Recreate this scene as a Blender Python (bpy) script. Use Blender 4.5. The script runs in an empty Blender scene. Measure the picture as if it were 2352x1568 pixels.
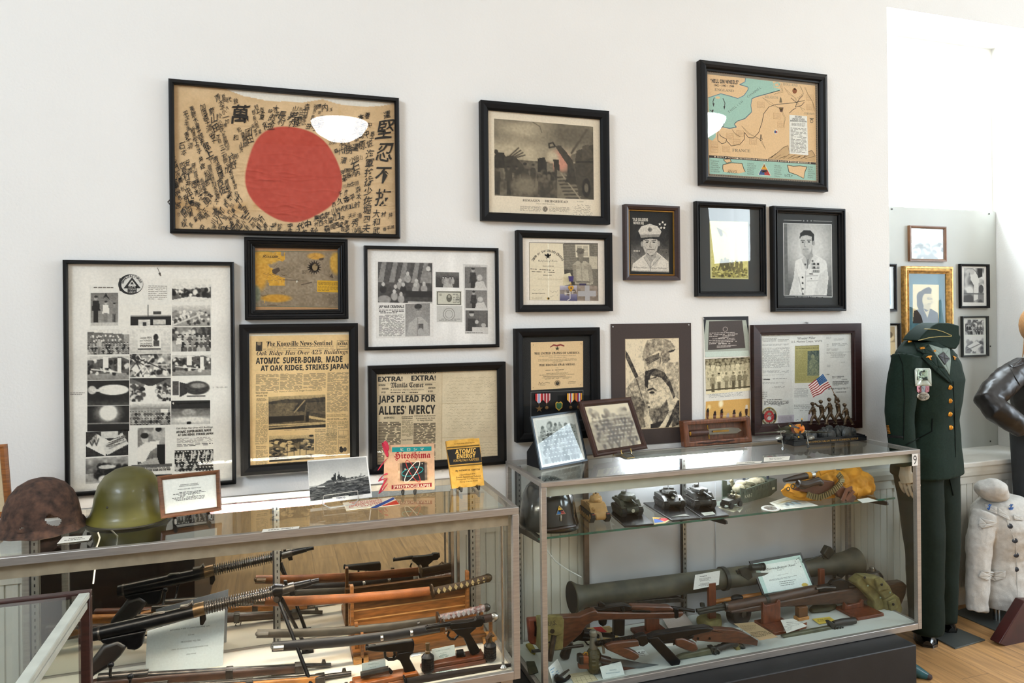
import bpy, math, random
import numpy as np
from mathutils import Vector as V, Matrix as MX
random.seed(7); RNG=np.random.default_rng(7)
SC=bpy.context.scene; COL=SC.collection
# ---------------- camera / world / exposure / daylight ----------------
F0,YAW,ROLL,PYC=1643.92,0.318243,-0.0102,722.96
CX,CY,CZ=0.0401,-2.9,1.57
cd=bpy.data.cameras.new('camera'); cam=bpy.data.objects.new('camera',cd); COL.objects.link(cam)
cd.sensor_width=36; cd.lens=F0/2352*36; cd.shift_y=-(784-PYC)/2352; cd.clip_start=.02
_fw=V((math.sin(YAW),math.cos(YAW),0)); _rt=V((math.cos(YAW),-math.sin(YAW),0)); _up=V((0,0,1))
_c,_s=math.cos(ROLL),math.sin(ROLL)
_r2=(_rt*_c+_up*_s); _u2=_fw.cross(_r2)*-1
cam.matrix_world=MX(((_r2.x,_u2.x,-_fw.x,CX),(_r2.y,_u2.y,-_fw.y,CY),(_r2.z,_u2.z,-_fw.z,CZ),(0,0,0,1)))
SC.camera=cam
SC.view_settings.view_transform='Standard'; SC.view_settings.look='None'
SC.view_settings.exposure=0.13; SC.view_settings.gamma=1.0; SC.view_settings.use_curve_mapping=False
SC.cycles.transparent_max_bounces=40; SC.cycles.max_bounces=10; SC.cycles.caustics_reflective=False; SC.cycles.caustics_refractive=False
SC.cycles.sample_clamp_indirect=6.0
wd=bpy.data.worlds.new('sky'); SC.world=wd; wd.use_nodes=True
wd.node_tree.nodes['Background'].inputs[0].default_value=(.93,.97,1,1); wd.node_tree.nodes['Background'].inputs[1].default_value=3.0
def area(name,loc,target,sx,sy,power,col=(1,1,1)):
 l=bpy.data.lights.new(name,'AREA'); l.shape='RECTANGLE'; l.size=sx; l.size_y=sy; l.energy=power; l.color=col
 o=bpy.data.objects.new(name,l); COL.objects.link(o); o.location=loc
 o.rotation_euler=(V(target)-V(loc)).to_track_quat('-Z','Y').to_euler(); return o
area('daylight_front_window',(3.62,.62,2.72),(3.66,-4,2.0),1.7,1.2,270,(.80,.93,1.03))
area('daylight_right_window',(6.9,-2.6,2.3),(0,-2.2,1.4),2.2,1.8,118,(.76,.91,1.05))
area('daylight_right_far_window',(6.9,-6.83,2.92),(0,-5.5,1.9),.85,1.1,50,(.84,.94,1))
area('daylight_left_window',(-3.42,-3.4,3.65),(1,-2.0,1.6),1.8,.95,140,(.78,.91,1.05))
# ---------------- pixel of the photograph -> point in the place ----------------
def ray(px,py):
 u,v=(px-1176)/F0,(py-PYC)/F0
 x,y=u*_c+v*_s,-u*_s+v*_c
 return V((math.sin(YAW)+x*math.cos(YAW),math.cos(YAW)-x*math.sin(YAW),-y))
CAM=V((CX,CY,CZ))
def onY(px,py,Y): d=ray(px,py); return CAM+d*((Y-CY)/d.y)
def onZ(px,py,Z): d=ray(px,py); return CAM+d*((Z-CZ)/d.z)
def onX(px,py,X): d=ray(px,py); return CAM+d*((X-CX)/d.x)
def onP(px,py,p,n): d=ray(px,py); return CAM+d*((V(p)-CAM).dot(n)/d.dot(n))
def kpx(P): return (V(P)-CAM).dot(_fw)/F0      # metres per pixel at a point
def proj(P):
 d=V(P)-CAM; w=d.dot(_fw); x=d.dot(_rt)/w; y=-d.z/w
 return 1176+F0*(x*_c-y*_s),PYC+F0*(x*_s+y*_c)
def inpoly(x,y,q):
 r=False
 for i in range(len(q)):
  (a,b),(c,d)=q[i],q[(i+1)%len(q)]
  if (b>y)!=(d>y) and x<a+(y-b)*(c-a)/(d-b): r=not r
 return r
def K(x0,y0,k): return lambda *p: [(x0+x*k,y0+y*k) for x,y in p]
# ---------------- materials ----------------
def lin(c):
 return c/12.92 if c<=.04045 else ((c+.055)/1.055)**2.4
def C(h):
 if isinstance(h,str): h=h.lstrip('#'); return tuple(int(h[i:i+2],16)/255 for i in (0,2,4))
 if isinstance(h,(int,float)): return (h,h,h)
 return tuple(h)
def CL(h): return tuple(lin(c) for c in C(h))
MATS={}
def M(key,col='888888',rough=.5,metal=0,var=.12,scale=30,bump=0,bscale=200,col2=None,stretch=None,coat=0,emit=0,detail=3,spec=None,lo=.35,hi=.65):
 if key in MATS: return MATS[key]
 m=bpy.data.materials.new(key); m.use_nodes=True; nt=m.node_tree; N=nt.nodes; L=nt.links; p=N['Principled BSDF']
 a=CL(col); b=CL(col2) if col2 else tuple(min(1,x*(1+var)) for x in a)
 a0=a if col2 else tuple(x*(1-var) for x in a)
 tc=N.new('ShaderNodeTexCoord'); src=tc.outputs['Object']
 if stretch:
  mp=N.new('ShaderNodeMapping'); mp.inputs['Scale'].default_value=stretch; L.new(src,mp.inputs[0]); src=mp.outputs[0]
 nz=N.new('ShaderNodeTexNoise'); nz.inputs['Scale'].default_value=scale; nz.inputs['Detail'].default_value=detail; L.new(src,nz.inputs['Vector'])
 cr=N.new('ShaderNodeValToRGB'); cr.color_ramp.elements[0].color=(*a0,1); cr.color_ramp.elements[1].color=(*b,1)
 cr.color_ramp.elements[0].position=lo; cr.color_ramp.elements[1].position=hi
 L.new(nz.outputs['Fac'],cr.inputs[0]); L.new(cr.outputs[0],p.inputs['Base Color'])
 p.inputs['Roughness'].default_value=rough; p.inputs['Metallic'].default_value=metal
 if coat: p.inputs['Coat Weight'].default_value=coat; p.inputs['Coat Roughness'].default_value=.12
 if spec is not None: p.inputs['Specular IOR Level'].default_value=spec
 if emit: L.new(cr.outputs[0],p.inputs['Emission Color']); p.inputs['Emission Strength'].default_value=emit
 if bump:
  n2=N.new('ShaderNodeTexNoise'); n2.inputs['Scale'].default_value=bscale; n2.inputs['Detail'].default_value=3; L.new(src,n2.inputs['Vector'])
  bm=N.new('ShaderNodeBump'); bm.inputs['Strength'].default_value=bump; bm.inputs['Distance'].default_value=.002
  L.new(n2.outputs['Fac'],bm.inputs['Height']); L.new(bm.outputs[0],p.inputs['Normal'])
 MATS[key]=m; return m
def glassmat(key,tint=(.97,.985,.98),refl=1.0,rough=.0):
 if key in MATS: return MATS[key]
 m=bpy.data.materials.new(key); m.use_nodes=True; nt=m.node_tree; N=nt.nodes; L=nt.links; N.remove(N['Principled BSDF'])
 t=N.new('ShaderNodeBsdfTransparent'); t.inputs[0].default_value=(*tint,1)
 g=N.new('ShaderNodeBsdfGlossy'); g.inputs['Roughness'].default_value=rough; g.inputs[0].default_value=(.98,1,.99,1)
 f=N.new('ShaderNodeFresnel'); f.inputs[0].default_value=1.45
 geo=N.new('ShaderNodeNewGeometry'); mix=N.new('ShaderNodeMixShader'); ml=N.new('ShaderNodeMath'); ml.operation='MULTIPLY'; ml.inputs[1].default_value=refl
 nb=N.new('ShaderNodeMath'); nb.operation='SUBTRACT'; nb.inputs[0].default_value=1; L.new(geo.outputs['Backfacing'],nb.inputs[1])
 m2=N.new('ShaderNodeMath'); m2.operation='MULTIPLY'; L.new(f.outputs[0],ml.inputs[0]); L.new(ml.outputs[0],m2.inputs[0]); L.new(nb.outputs[0],m2.inputs[1])
 L.new(m2.outputs[0],mix.inputs[0]); L.new(t.outputs[0],mix.inputs[1]); L.new(g.outputs[0],mix.inputs[2]); L.new(mix.outputs[0],N['Material Output'].inputs[0])
 MATS[key]=m; return m
def printmat(key='print',rough=.75,spec=.3):
 if key in MATS: return MATS[key]
 m=bpy.data.materials.new(key); m.use_nodes=True; nt=m.node_tree; N=nt.nodes; L=nt.links; p=N['Principled BSDF']
 at=N.new('ShaderNodeAttribute'); at.attribute_name='Col'
 nz=N.new('ShaderNodeTexNoise'); nz.inputs['Scale'].default_value=160; nz.inputs['Detail'].default_value=4
 tc=N.new('ShaderNodeTexCoord'); L.new(tc.outputs['Object'],nz.inputs['Vector'])
 mr=N.new('ShaderNodeMapRange'); mr.inputs[1].default_value=.3; mr.inputs[2].default_value=.7; mr.inputs[3].default_value=.97; mr.inputs[4].default_value=1.09; L.new(nz.outputs['Fac'],mr.inputs[0])
 mx=N.new('ShaderNodeVectorMath'); mx.operation='SCALE'; L.new(at.outputs['Color'],mx.inputs[0]); L.new(mr.outputs[0],mx.inputs['Scale'])
 L.new(mx.outputs[0],p.inputs['Base Color']); p.inputs['Roughness'].default_value=rough; p.inputs['Specular IOR Level'].default_value=spec
 MATS[key]=m; return m
# ---------------- objects ----------------
def tag(o,label=None,cat=None,group=None,kind=None):
 if label: o['label']=label
 if cat: o['category']=cat
 if group: o['group']=group
 if kind: o['kind']=kind
 return o
def thing(name,label,cat,loc,group=None):
 o=bpy.data.objects.new(name,None); COL.objects.link(o); o.location=V(loc); o.empty_display_size=.05
 return tag(o,label,cat,group)
def origin(o):
 p=V((0,0,0))
 while o is not None: p+=V(o.location); o=o.parent
 return p
def copy_tree(o,parent=None):
 c=o.copy(); COL.objects.link(c); c.parent=parent
 for ch in list(o.children): copy_tree(ch,c)
 return c
_TX={}
def sansbold(s):
 o=''
 for c in s:
  if 'A'<=c<='Z': o+=chr(0x1D5D4+ord(c)-65)
  elif 'a'<=c<='z': o+=chr(0x1D5EE+ord(c)-97)
  elif '0'<=c<='9': o+=chr(0x1D7EC+ord(c)-48)
  else: o+=c
 return o
def text_mesh(s,bold=0,shear=0):
 if s.isascii() or '’' in s:
  if bold>=.02 and not shear: s=sansbold(s); bold=.022 if bold>=.03 else .004
  else: bold=0
 k=(s,bold,shear)
 if k in _TX: return _TX[k]
 cu=bpy.data.curves.new('t','FONT'); cu.body=s; cu.offset=bold; cu.resolution_u=2; cu.shear=shear
 o=bpy.data.objects.new('t',cu); COL.objects.link(o)
 dg=bpy.context.evaluated_depsgraph_get(); me=bpy.data.meshes.new_from_object(o.evaluated_get(dg))
 v=[(a.co.x,a.co.y) for a in me.vertices]; f=[tuple(p.vertices) for p in me.polygons]
 bpy.data.objects.remove(o); bpy.data.meshes.remove(me); bpy.data.curves.remove(cu)
 if not v: v=[(0,0)]
 xs=[a for a,_ in v]; ys=[b for _,b in v]
 _TX[k]=(v,f,min(xs),max(xs),min(ys),max(ys)); return _TX[k]
class B:
 def __init__(s): s.v=[]; s.f=[]; s.c=None
 def add(s,vs,fs):
  o=len(s.v); s.v+= [V(a) for a in vs]; s.f+= [tuple(i+o for i in f) for f in fs]; return s
 def box(s,x0,x1,y0,y1,z0,z1,m=None):
  vs=[V((x,y,z)) for z in (z0,z1) for y in (y0,y1) for x in (x0,x1)]
  if m: vs=[m@a for a in vs]
  return s.add(vs,[(0,2,3,1),(4,5,7,6),(0,1,5,4),(2,6,7,3),(0,4,6,2),(1,3,7,5)])
 def prism(s,pts,ext):
  n=len(pts); e=V(ext); pts=[V(p) for p in pts]
  return s.add(pts+[p+e for p in pts],[tuple(range(n)),tuple(range(2*n-1,n-1,-1))]+[(i,n+i,n+(i+1)%n,(i+1)%n) for i in range(n)])
 def pxp(s,pts,Y,th,back=False):     # outline on the plane Y, given its own thickness
  y0=Y if back else Y-th/2
  q=[onY(x,y,Y) for x,y in pts]; q=[V((p.x,y0,p.z)) for p in q]
  ar=sum(q[i].x*q[(i+1)%len(q)].z-q[(i+1)%len(q)].x*q[i].z for i in range(len(q)))
  if ar<0: q=q[::-1]
  return s.prism(q,(0,th,0))
 def tube(s,pts,r,n=10,caps=True,flat=1):
  pts=[V(p) for p in pts]; rs=r if isinstance(r,(list,tuple)) else [r]*len(pts)
  up=None; vs=[]
  for i,p in enumerate(pts):
   d=(pts[min(i+1,len(pts)-1)]-pts[max(i-1,0)])
   d=d.normalized() if d.length>1e-9 else V((0,0,1))
   if up is None: up=V((0,0,1)) if abs(d.z)<.9 else V((0,1,0))
   a=d.cross(up); a=a.normalized() if a.length>1e-6 else V((1,0,0)); b=a.cross(d).normalized(); up=b
   vs+=[p+a*(rs[i]*flat*math.cos(t*2*math.pi/n))+b*(rs[i]*math.sin(t*2*math.pi/n)) for t in range(n)]
  fs=[(i*n+t,i*n+(t+1)%n,(i+1)*n+(t+1)%n,(i+1)*n+t) for i in range(len(pts)-1) for t in range(n)]
  if caps: fs+=[tuple(range(n-1,-1,-1)),tuple((len(pts)-1)*n+t for t in range(n))]
  return s.add(vs,fs)
 def cyl(s,p0,p1,r0,r1=None,n=14): return s.tube([p0,p1],[r0,r0 if r1 is None else r1],n)
 def lathe(s,prof,o=(0,0,0),ax=(0,0,1),n=24,sx=1,sy=1,m=None):
  z=V(ax).normalized(); x=V((1,0,0)) if abs(z.x)<.9 else V((0,1,0)); x=(x-z*x.dot(z)).normalized(); y=z.cross(x); o=V(o); vs=[]
  for r,h in prof:
   for t in range(n):
    a=2*math.pi*t/n; p=x*(r*sx*math.cos(a))+y*(r*sy*math.sin(a))+z*h
    vs.append(o+((m@p) if m else p))
  k=len(prof); fs=[(i*n+t,i*n+(t+1)%n,(i+1)*n+(t+1)%n,(i+1)*n+t) for i in range(k-1) for t in range(n)]
  if prof[0][0]>1e-6: fs.append(tuple(range(n-1,-1,-1)))
  if prof[-1][0]>1e-6: fs.append(tuple((k-1)*n+t for t in range(n)))
  return s.add(vs,fs)
 def ell(s,c,r,m=None,n=16,k=10,zmin=-1):
  prof=[]; c=V(c); vs=[]
  for i in range(k+1):
   th=-math.pi/2+math.pi*i/k
   for t in range(n):
    a=2*math.pi*t/n; p=V((r[0]*math.cos(th)*math.cos(a),r[1]*math.cos(th)*math.sin(a),r[2]*max(zmin,math.sin(th))))
    vs.append(c+((m@p) if m else p))
  return s.add(vs,[(i*n+t,i*n+(t+1)%n,(i+1)*n+(t+1)%n,(i+1)*n+t) for i in range(k) for t in range(n)])
 def loft(s,rings,caps=True,closed=True):
  n=len(rings[0]); vs=[p for r in rings for p in r]
  fs=[(i*n+t,i*n+(t+1)%n,(i+1)*n+(t+1)%n,(i+1)*n+t) for i in range(len(rings)-1) for t in range(n if closed else n-1)]
  if caps: fs+=[tuple(range(n-1,-1,-1)),tuple((len(rings)-1)*n+t for t in range(n))]
  return s.add(vs,fs)
 def xf(s,m): s.v=[m@p for p in s.v]; return s
 def text(s,t,O,U,W,w=None,h=None,dep=.0006,bold=0,shear=0):  # raised lettering: O lower left, U right dir, W up dir
  v,f,x0,x1,y0,y1=text_mesh(t,bold,shear); U=V(U).normalized(); W=V(W).normalized()
  kx=(w/(x1-x0)) if w else h/(y1-y0); ky=(h/(y1-y0)) if h else kx
  return s.add([V(O)+U*((a-x0)*kx)+W*((b-y0)*ky) for a,b in v],f)
 def build(s,name,mat,parent=None,smooth=35,bevel=0,sub=0,loc=None,seg=2,solid=0):
  if parent is not None: off=origin(parent)
  elif loc is not None: off=V(loc)
  else:
   xs=[a.x for a in s.v]; ys=[a.y for a in s.v]; zs=[a.z for a in s.v]
   off=V(((min(xs)+max(xs))/2,(min(ys)+max(ys))/2,min(zs)))
  me=bpy.data.meshes.new(name); me.from_pydata([tuple(a-off) for a in s.v],[],s.f); me.validate()
  if s.c is not None:
   ca=me.color_attributes.new('Col','FLOAT_COLOR','CORNER'); ca.data.foreach_set('color',s.c.ravel())
  if smooth:
   me.shade_smooth(); me.set_sharp_from_angle(angle=math.radians(smooth))
  me.materials.append(mat)
  o=bpy.data.objects.new(name,me); COL.objects.link(o)
  if parent is not None: o.parent=parent
  else: o.location=off
  if solid:
   d=o.modifiers.new('solid','SOLIDIFY'); d.thickness=solid; d.offset=0
  if bevel:
   b=o.modifiers.new('bevel','BEVEL'); b.width=bevel; b.segments=seg; b.limit_method='ANGLE'; b.angle_limit=math.radians(40)
  if sub:
   d=o.modifiers.new('sub','SUBSURF'); d.levels=sub; d.render_levels=sub
  return o
# ---------------- printed matter ----------------
def vn(h,w,sx,sy,rng=RNG):
 gx,gy=max(2,int(sx)+2),max(2,int(sy)+2); g=rng.random((gy,gx))
 x=np.linspace(0,gx-1.001,w); y=np.linspace(0,gy-1.001,h); xi=x.astype(int); yi=y.astype(int); fx=x-xi; fy=(y-yi)[:,None]
 fx=fx*fx*(3-2*fx); fy=fy*fy*(3-2*fy)
 a=g[np.ix_(yi,xi)]; b=g[np.ix_(yi,xi+1)]; c=g[np.ix_(yi+1,xi)]; d=g[np.ix_(yi+1,xi+1)]
 return (a*(1-fx)+b*fx)*(1-fy)+(c*(1-fx)+d*fx)*fy
class R:
 """a small picture as an array of tones (0..1 across and down)"""
 def __init__(s,w,h,base=.5):
  s.w,s.h=w,h; s.a=np.empty((h,w,3)); s.a[:]=C(base)
  s.X,s.Y=np.meshgrid((np.arange(w)+.5)/w,(np.arange(h)+.5)/h); s.asp=h/w
 def put(s,m,c): s.a+= (np.array(C(c))-s.a)*np.clip(m,0,1)[...,None]; return s
 def grad(s,c0,c1,ax=1,lo=0,hi=1):
  t=np.clip(((s.Y if ax else s.X)-lo)/(hi-lo),0,1)[...,None]; reg=((s.Y if ax else s.X)>=lo-1e-9)&((s.Y if ax else s.X)<=hi+1e-9)
  v=np.array(C(c0))*(1-t)+np.array(C(c1))*t; s.a[reg]=v[reg]; return s
 def rect(s,x0,y0,x1,y1,c): return s.put(((s.X>=x0)&(s.X<=x1)&(s.Y>=y0)&(s.Y<=y1)).astype(float),c)
 def ell(s,cx,cy,rx,ry,c,soft=.15,rot=0):
  dx,dy=s.X-cx,(s.Y-cy)*s.asp; ry=ry*s.asp; cr,sr=math.cos(rot),math.sin(rot)
  d=np.sqrt(((dx*cr+dy*sr)/rx)**2+((-dx*sr+dy*cr)/ry)**2); return s.put((1-d)/max(soft,.02)+.5,c)
 def poly(s,pts,c):
  ins=np.zeros(s.X.shape,bool); n=len(pts)
  for i in range(n):
   (x0,y0),(x1,y1)=pts[i],pts[(i+1)%n]
   if y0==y1: continue
   cnd=((s.Y>=min(y0,y1))&(s.Y<max(y0,y1))); xx=x0+(s.Y-y0)*(x1-x0)/(y1-y0); ins^=cnd&(s.X<xx)
  return s.put(ins.astype(float),c)
 def line(s,pts,w,c):
  for (x0,y0),(x1,y1) in zip(pts,pts[1:]):
   ax,ay,bx,by=x0,y0*s.asp,x1,y1*s.asp; px,py=s.X-ax,s.Y*s.asp-ay; dx,dy=bx-ax,by-ay
   t=np.clip((px*dx+py*dy)/max(dx*dx+dy*dy,1e-9),0,1); d=np.hypot(px-t*dx,py-t*dy); s.put((w/2-d)*s.w+.5,c)
  return s
 def noise(s,sc,amp,x0=0,y0=0,x1=1,y1=1,sy=None):
  n=(vn(s.h,s.w,sc,sy or sc*s.asp)-.5)*2*amp; m=((s.X>=x0)&(s.X<=x1)&(s.Y>=y0)&(s.Y<=y1)); s.a+= (n*m)[...,None]; return s
 def blobs(s,n,x0,y0,x1,y1,r,cs,soft=.5,asp=1.3):
  for i in range(n):
   rr=r*random.uniform(.5,1.3); s.ell(random.uniform(x0,x1),y0+(y1-y0)*(i+random.random())/n,rr,rr*asp/s.asp,random.choice(cs),soft)
  return s
 def crowd(s,rows,x0,y0,x1,y1,r,face=.75,body=(.15,.35,.55,.7)):
  for k in range(rows):
   y=y0+(y1-y0)*k/max(1,rows-1); n=max(2,int((x1-x0)/(r*2.3)))
   for i in range(n):
    x=x0+(x1-x0)*(i+.5+.5*(k%2)-.25)/n+random.uniform(-.2,.2)*r; f=face+random.uniform(-.15,.1)
    s.ell(x,y+r*2.6/s.asp,r*1.15,r*2/s.asp,random.choice(body),.25); s.ell(x,y,r*.55,r*.75/s.asp,f,.3); s.ell(x,y-r*.5/s.asp,r*.6,r*.4/s.asp,.15,.3)
  return s
 def person(s,x,y,h,tone=.7,coat=.4,hat=.15,legs=None):   # x centre, y top of head, h height
  u=h/7.5; a=s.asp
  s.poly([(x-u*a*.75,y+u*1.3),(x+u*a*.75,y+u*1.3),(x+u*a*1.05,y+u*3.9),(x-u*a*1.05,y+u*3.9)],coat)
  s.rect(x-u*a*.6,y+u*3.7,x+u*a*.6,y+h,coat*.8 if legs is None else legs); s.rect(x-u*a*.06,y+u*4.2,x+u*a*.06,y+h,.1)
  s.ell(x,y+u*.65,u*a*.42,u*.55,tone,.2); s.ell(x,y+u*.25,u*a*.48,u*.3,hat,.2); return s
 def duo(s,dark,light):
  g=np.clip((s.a.mean(2,keepdims=True)-.5)*1.35+.5,0,1); s.a=np.array(C(dark))*(1-g)+np.array(C(light))*g; return s
def homog(q):
 A=[];b=[]
 for (x,y),(u,v) in zip(q,[(0,0),(1,0),(1,1),(0,1)]):
  A.append([x,y,1,0,0,0,-u*x,-u*y]); b.append(u); A.append([0,0,0,x,y,1,-v*x,-v*y]); b.append(v)
 h=np.linalg.solve(np.array(A,float),np.array(b,float)); return np.append(h,1).reshape(3,3)
class Art:
 """flat printed sheet; coordinates are those of the photograph (through a crop) or 0..1 of the sheet"""
 def __init__(s,tl,tr,br,bl,q=None,step=.00016):
  s.P=[V(tl),V(tr),V(br),V(bl)]; s.H=homog(q) if q else None; s.n=(s.P[3]-s.P[0]).cross(s.P[1]-s.P[0]).normalized(); s.L=0; s.step=step
  s.vs=[];s.fs=[];s.cs=[];s.nv=0; s.o=(0,0,1)
 def crop(s,x0,y0,k): s.o=(x0,y0,k); return s
 def up(s,k=1): s.L+=k; return s
 def st(s,x,y):
  x,y=s.o[0]+x*s.o[2],s.o[1]+y*s.o[2]
  if s.H is None: return x,y
  a=s.H@np.array([x,y,1.]); return a[0]/a[2],a[1]/a[2]
 def w(s,u,t):
  P=s.P; return P[0]*((1-u)*(1-t))+P[1]*(u*(1-t))+P[2]*(u*t)+P[3]*((1-u)*t)+s.n*(s.step*s.L)
 def put(s,pts,faces,col,raw=False):
  for p in pts: s.vs.append(s.w(*(p if raw else s.st(*p))))
  c=CL(col)
  for f in faces: s.fs.append(tuple(i+s.nv for i in f)); s.cs+= [(*c,1)]*len(f)
  s.nv+=len(pts); return s
 def sheet(s,col): s.put([(0,0),(0,1),(1,1),(1,0)],[(0,1,2,3)],col,True); s.up(); return s
 def poly(s,pts,col):
  ar=sum(pts[i][0]*pts[(i+1)%len(pts)][1]-pts[(i+1)%len(pts)][0]*pts[i][1] for i in range(len(pts)))
  if ar>0: pts=pts[::-1]
  return s.put(pts,[tuple(range(len(pts)))],col)
 def rect(s,x0,y0,x1,y1,col,dy=0,dx=0): return s.poly([(x0,y0),(x1,y0+dy),(x1+dx,y1+dy),(x0+dx,y1)],col)
 def frame(s,x0,y0,x1,y1,w,col,dy=0):
  s.rect(x0,y0,x1,y0+w,col,dy); s.rect(x0,y1-w,x1,y1,col,dy); s.rect(x0,y0,x0+w,y1,col); s.poly([(x1-w,y0+dy),(x1,y0+dy),(x1,y1+dy),(x1-w,y1+dy)],col); return s
 def line(s,pts,w,col):
  for (x0,y0),(x1,y1) in zip(pts,pts[1:]):
   l=math.hypot(x1-x0,y1-y0) or 1; nx,ny=-(y1-y0)/l*w/2,(x1-x0)/l*w/2
   s.poly([(x0+nx,y0+ny),(x1+nx,y1+ny),(x1-nx,y1-ny),(x0-nx,y0-ny)],col)
  return s
 def ell(s,cx,cy,rx,ry,col,n=28,rot=0):
  c,d=math.cos(rot),math.sin(rot)
  return s.poly([(cx+rx*math.cos(t)*c-ry*math.sin(t)*d,cy+rx*math.cos(t)*d+ry*math.sin(t)*c) for t in [2*math.pi*i/n for i in range(n)]],col)
 def ring(s,cx,cy,rx,ry,w,col,n=40,rot=0,a0=0,a1=2*math.pi):
  c,d=math.cos(rot),math.sin(rot)
  return s.line([(cx+rx*math.cos(t)*c-ry*math.sin(t)*d,cy+rx*math.cos(t)*d+ry*math.sin(t)*c) for t in [a0+(a1-a0)*i/n for i in range(n+1)]],w,col)
 def star(s,cx,cy,r,col,k=5,rot=0,inner=.4):
  return s.poly([(cx+(r if i%2==0 else r*inner)*math.sin(rot+i*math.pi/k),cy-(r if i%2==0 else r*inner)*math.cos(rot+i*math.pi/k)) for i in range(2*k)],col)
 def text(s,t,x0,y0,x1,h,col,dy=0,bold=0,shear=0,vert=False):   # baseline (x0,y0)-(x1,y0+dy), height h
  v,f,a0,a1,b0,b1=text_mesh(t,bold,shear)
  return s.put([(x0+(a-a0)/(a1-a0)*(x1-x0),y0+dy*(a-a0)/(a1-a0)-(b-b0)/(b1-b0)*h) for a,b in v],f,col)
 def textrot(s,t,cx,cy,h,col,rot=0,bold=0,asp=1,brush=0):
  v,f,a0,a1,b0,b1=text_mesh(t,bold)
  if brush:
   p=[random.uniform(0,6) for _ in range(4)]; q=brush
   v=[(x+q*math.sin(y*6+p[0])+q*.6*math.sin(y*13+p[1])+.12*(y-.4),y+q*math.sin(x*6+p[2])+q*.6*math.sin(x*12+p[3])+.1*x) for x,y in v]
  k=h/max(b1-b0,.66); c,d=math.cos(rot),math.sin(rot); am,bm=(a0+a1)/2,(b0+b1)/2
  return s.put([(cx+(a-am)*k*asp*c+(b-bm)*k*d,cy+(a-am)*k*asp*d-(b-bm)*k*c) for a,b in v],f,col)
 def arc(s,t,cx,cy,r,h,col,a0,a1,bold=0,ry=None,inv=False):
  ry=ry or r
  for i,ch in enumerate(t):
   if ch==' ': continue
   a=math.radians(a0+(a1-a0)*i/(len(t)-1)); s.textrot(ch,cx+r*math.sin(a),cy-ry*math.cos(a),h,col,a+(math.pi if inv else 0),bold)
  return s
 def greek(s,x0,y0,x1,y1,n,col,dy=0,fill=.5,word=.14,jit=.2,left=True,gap=.3):
  H=(y1-y0)/n; Wd=x1-x0
  for i in range(n):
   x=x0 if left else x0+random.uniform(0,.25)*Wd; xe=x1 if left and i<n-1 else x1-(x-x0)-(random.uniform(0,.3)*Wd if left else 0); yy=y0+i*H
   while x<xe-1e-6:
    w=min(Wd*word*random.uniform(.35,1.3),xe-x); o=dy*(x-x0)/Wd
    if random.random()>jit*.4: s.rect(x,yy+o+H*(1-fill)/2,x+w,yy+o+H*(1+fill)/2,col,dy*w/Wd)
    x+=w+Wd*word*gap*random.uniform(.4,1)
  return s
 def script(s,x0,y0,x1,y1,n,w,col,dy=0,amp=.35):   # handwriting
  H=(y1-y0)/n
  for i in range(n):
   x=x0+random.uniform(0,.06)*(x1-x0); pts=[]; y=y0+(i+.5)*H; xe=x1-random.uniform(0,.12)*(x1-x0)
   while x<xe:
    pts.append((x,y+dy*(x-x0)/(x1-x0)+random.uniform(-1,1)*H*amp)); x+=H*random.uniform(.2,.45)
    if random.random()<.14:
     if len(pts)>1: s.line(pts,w,col)
     pts=[]; x+=H*.5
   if len(pts)>1: s.line(pts,w,col)
  return s
 def ras(s,r,x0,y0,x1=None,y1=None,dy=0,quad=None,disp=None):
  a=np.clip(r.a,0,1); a=np.where(a<=.04045,a/12.92,((a+.055)/1.055)**2.4); h,w=a.shape[:2]
  q=quad or [(x0,y0),(x1,y0+dy),(x1,y1+dy),(x0,y1)]; q=[s.st(*p) for p in q]
  W=[s.w(*p) for p in q]
  for j in range(h):
   t=j/(h-1)
   for i in range(w):
    u=i/(w-1); s.vs.append(W[0]*((1-u)*(1-t))+W[1]*(u*(1-t))+W[2]*(u*t)+W[3]*((1-u)*t)+(s.n*float(disp[j,i]) if disp is not None else V((0,0,0))))
  for j in range(h-1):
   for i in range(w-1):
    o=s.nv+j*w+i; s.fs.append((o,o+w,o+w+1,o+1))
    for jj,ii in ((j,i),(j+1,i),(j+1,i+1),(j,i+1)): s.cs.append((*a[jj,ii],1))
  s.nv+=h*w; return s
 def build(s,name,parent=None,mat=None,th=0):
  b=B(); b.v=list(s.vs); b.f=list(s.fs); cs=list(s.cs)
  if th:   # the sheet's own thickness behind it
   o=len(b.v); b.v+=[p for p in s.P]+[p-s.n*th for p in s.P]
   for f in [(7,6,5,4)]+[(i,4+i,4+(i+1)%4,(i+1)%4) for i in range(4)]: b.f.append(tuple(o+i for i in f)); cs+=[cs[0]]*4
  b.c=np.array(cs,dtype=np.float32); return b.build(name,mat or printmat(),parent,smooth=0)
# ================= the room =================
def struct(b,name,mat,**k):
 o=b.build(name,mat,**k); tag(o,kind='structure'); return o
plaster=M('white_orange_peel_plaster','e4e2dd',.75,var=.015,scale=2,bump=.55,bscale=105)
paint=M('white_gloss_trim_paint','e3e1d8',.45,var=.02,scale=4)
cream=M('cream_beadboard_paint','dcd8cc',.5,var=.03,scale=6)
ceilm=M('white_ceiling','e8e6e0',.9,var=.01,scale=3)
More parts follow.
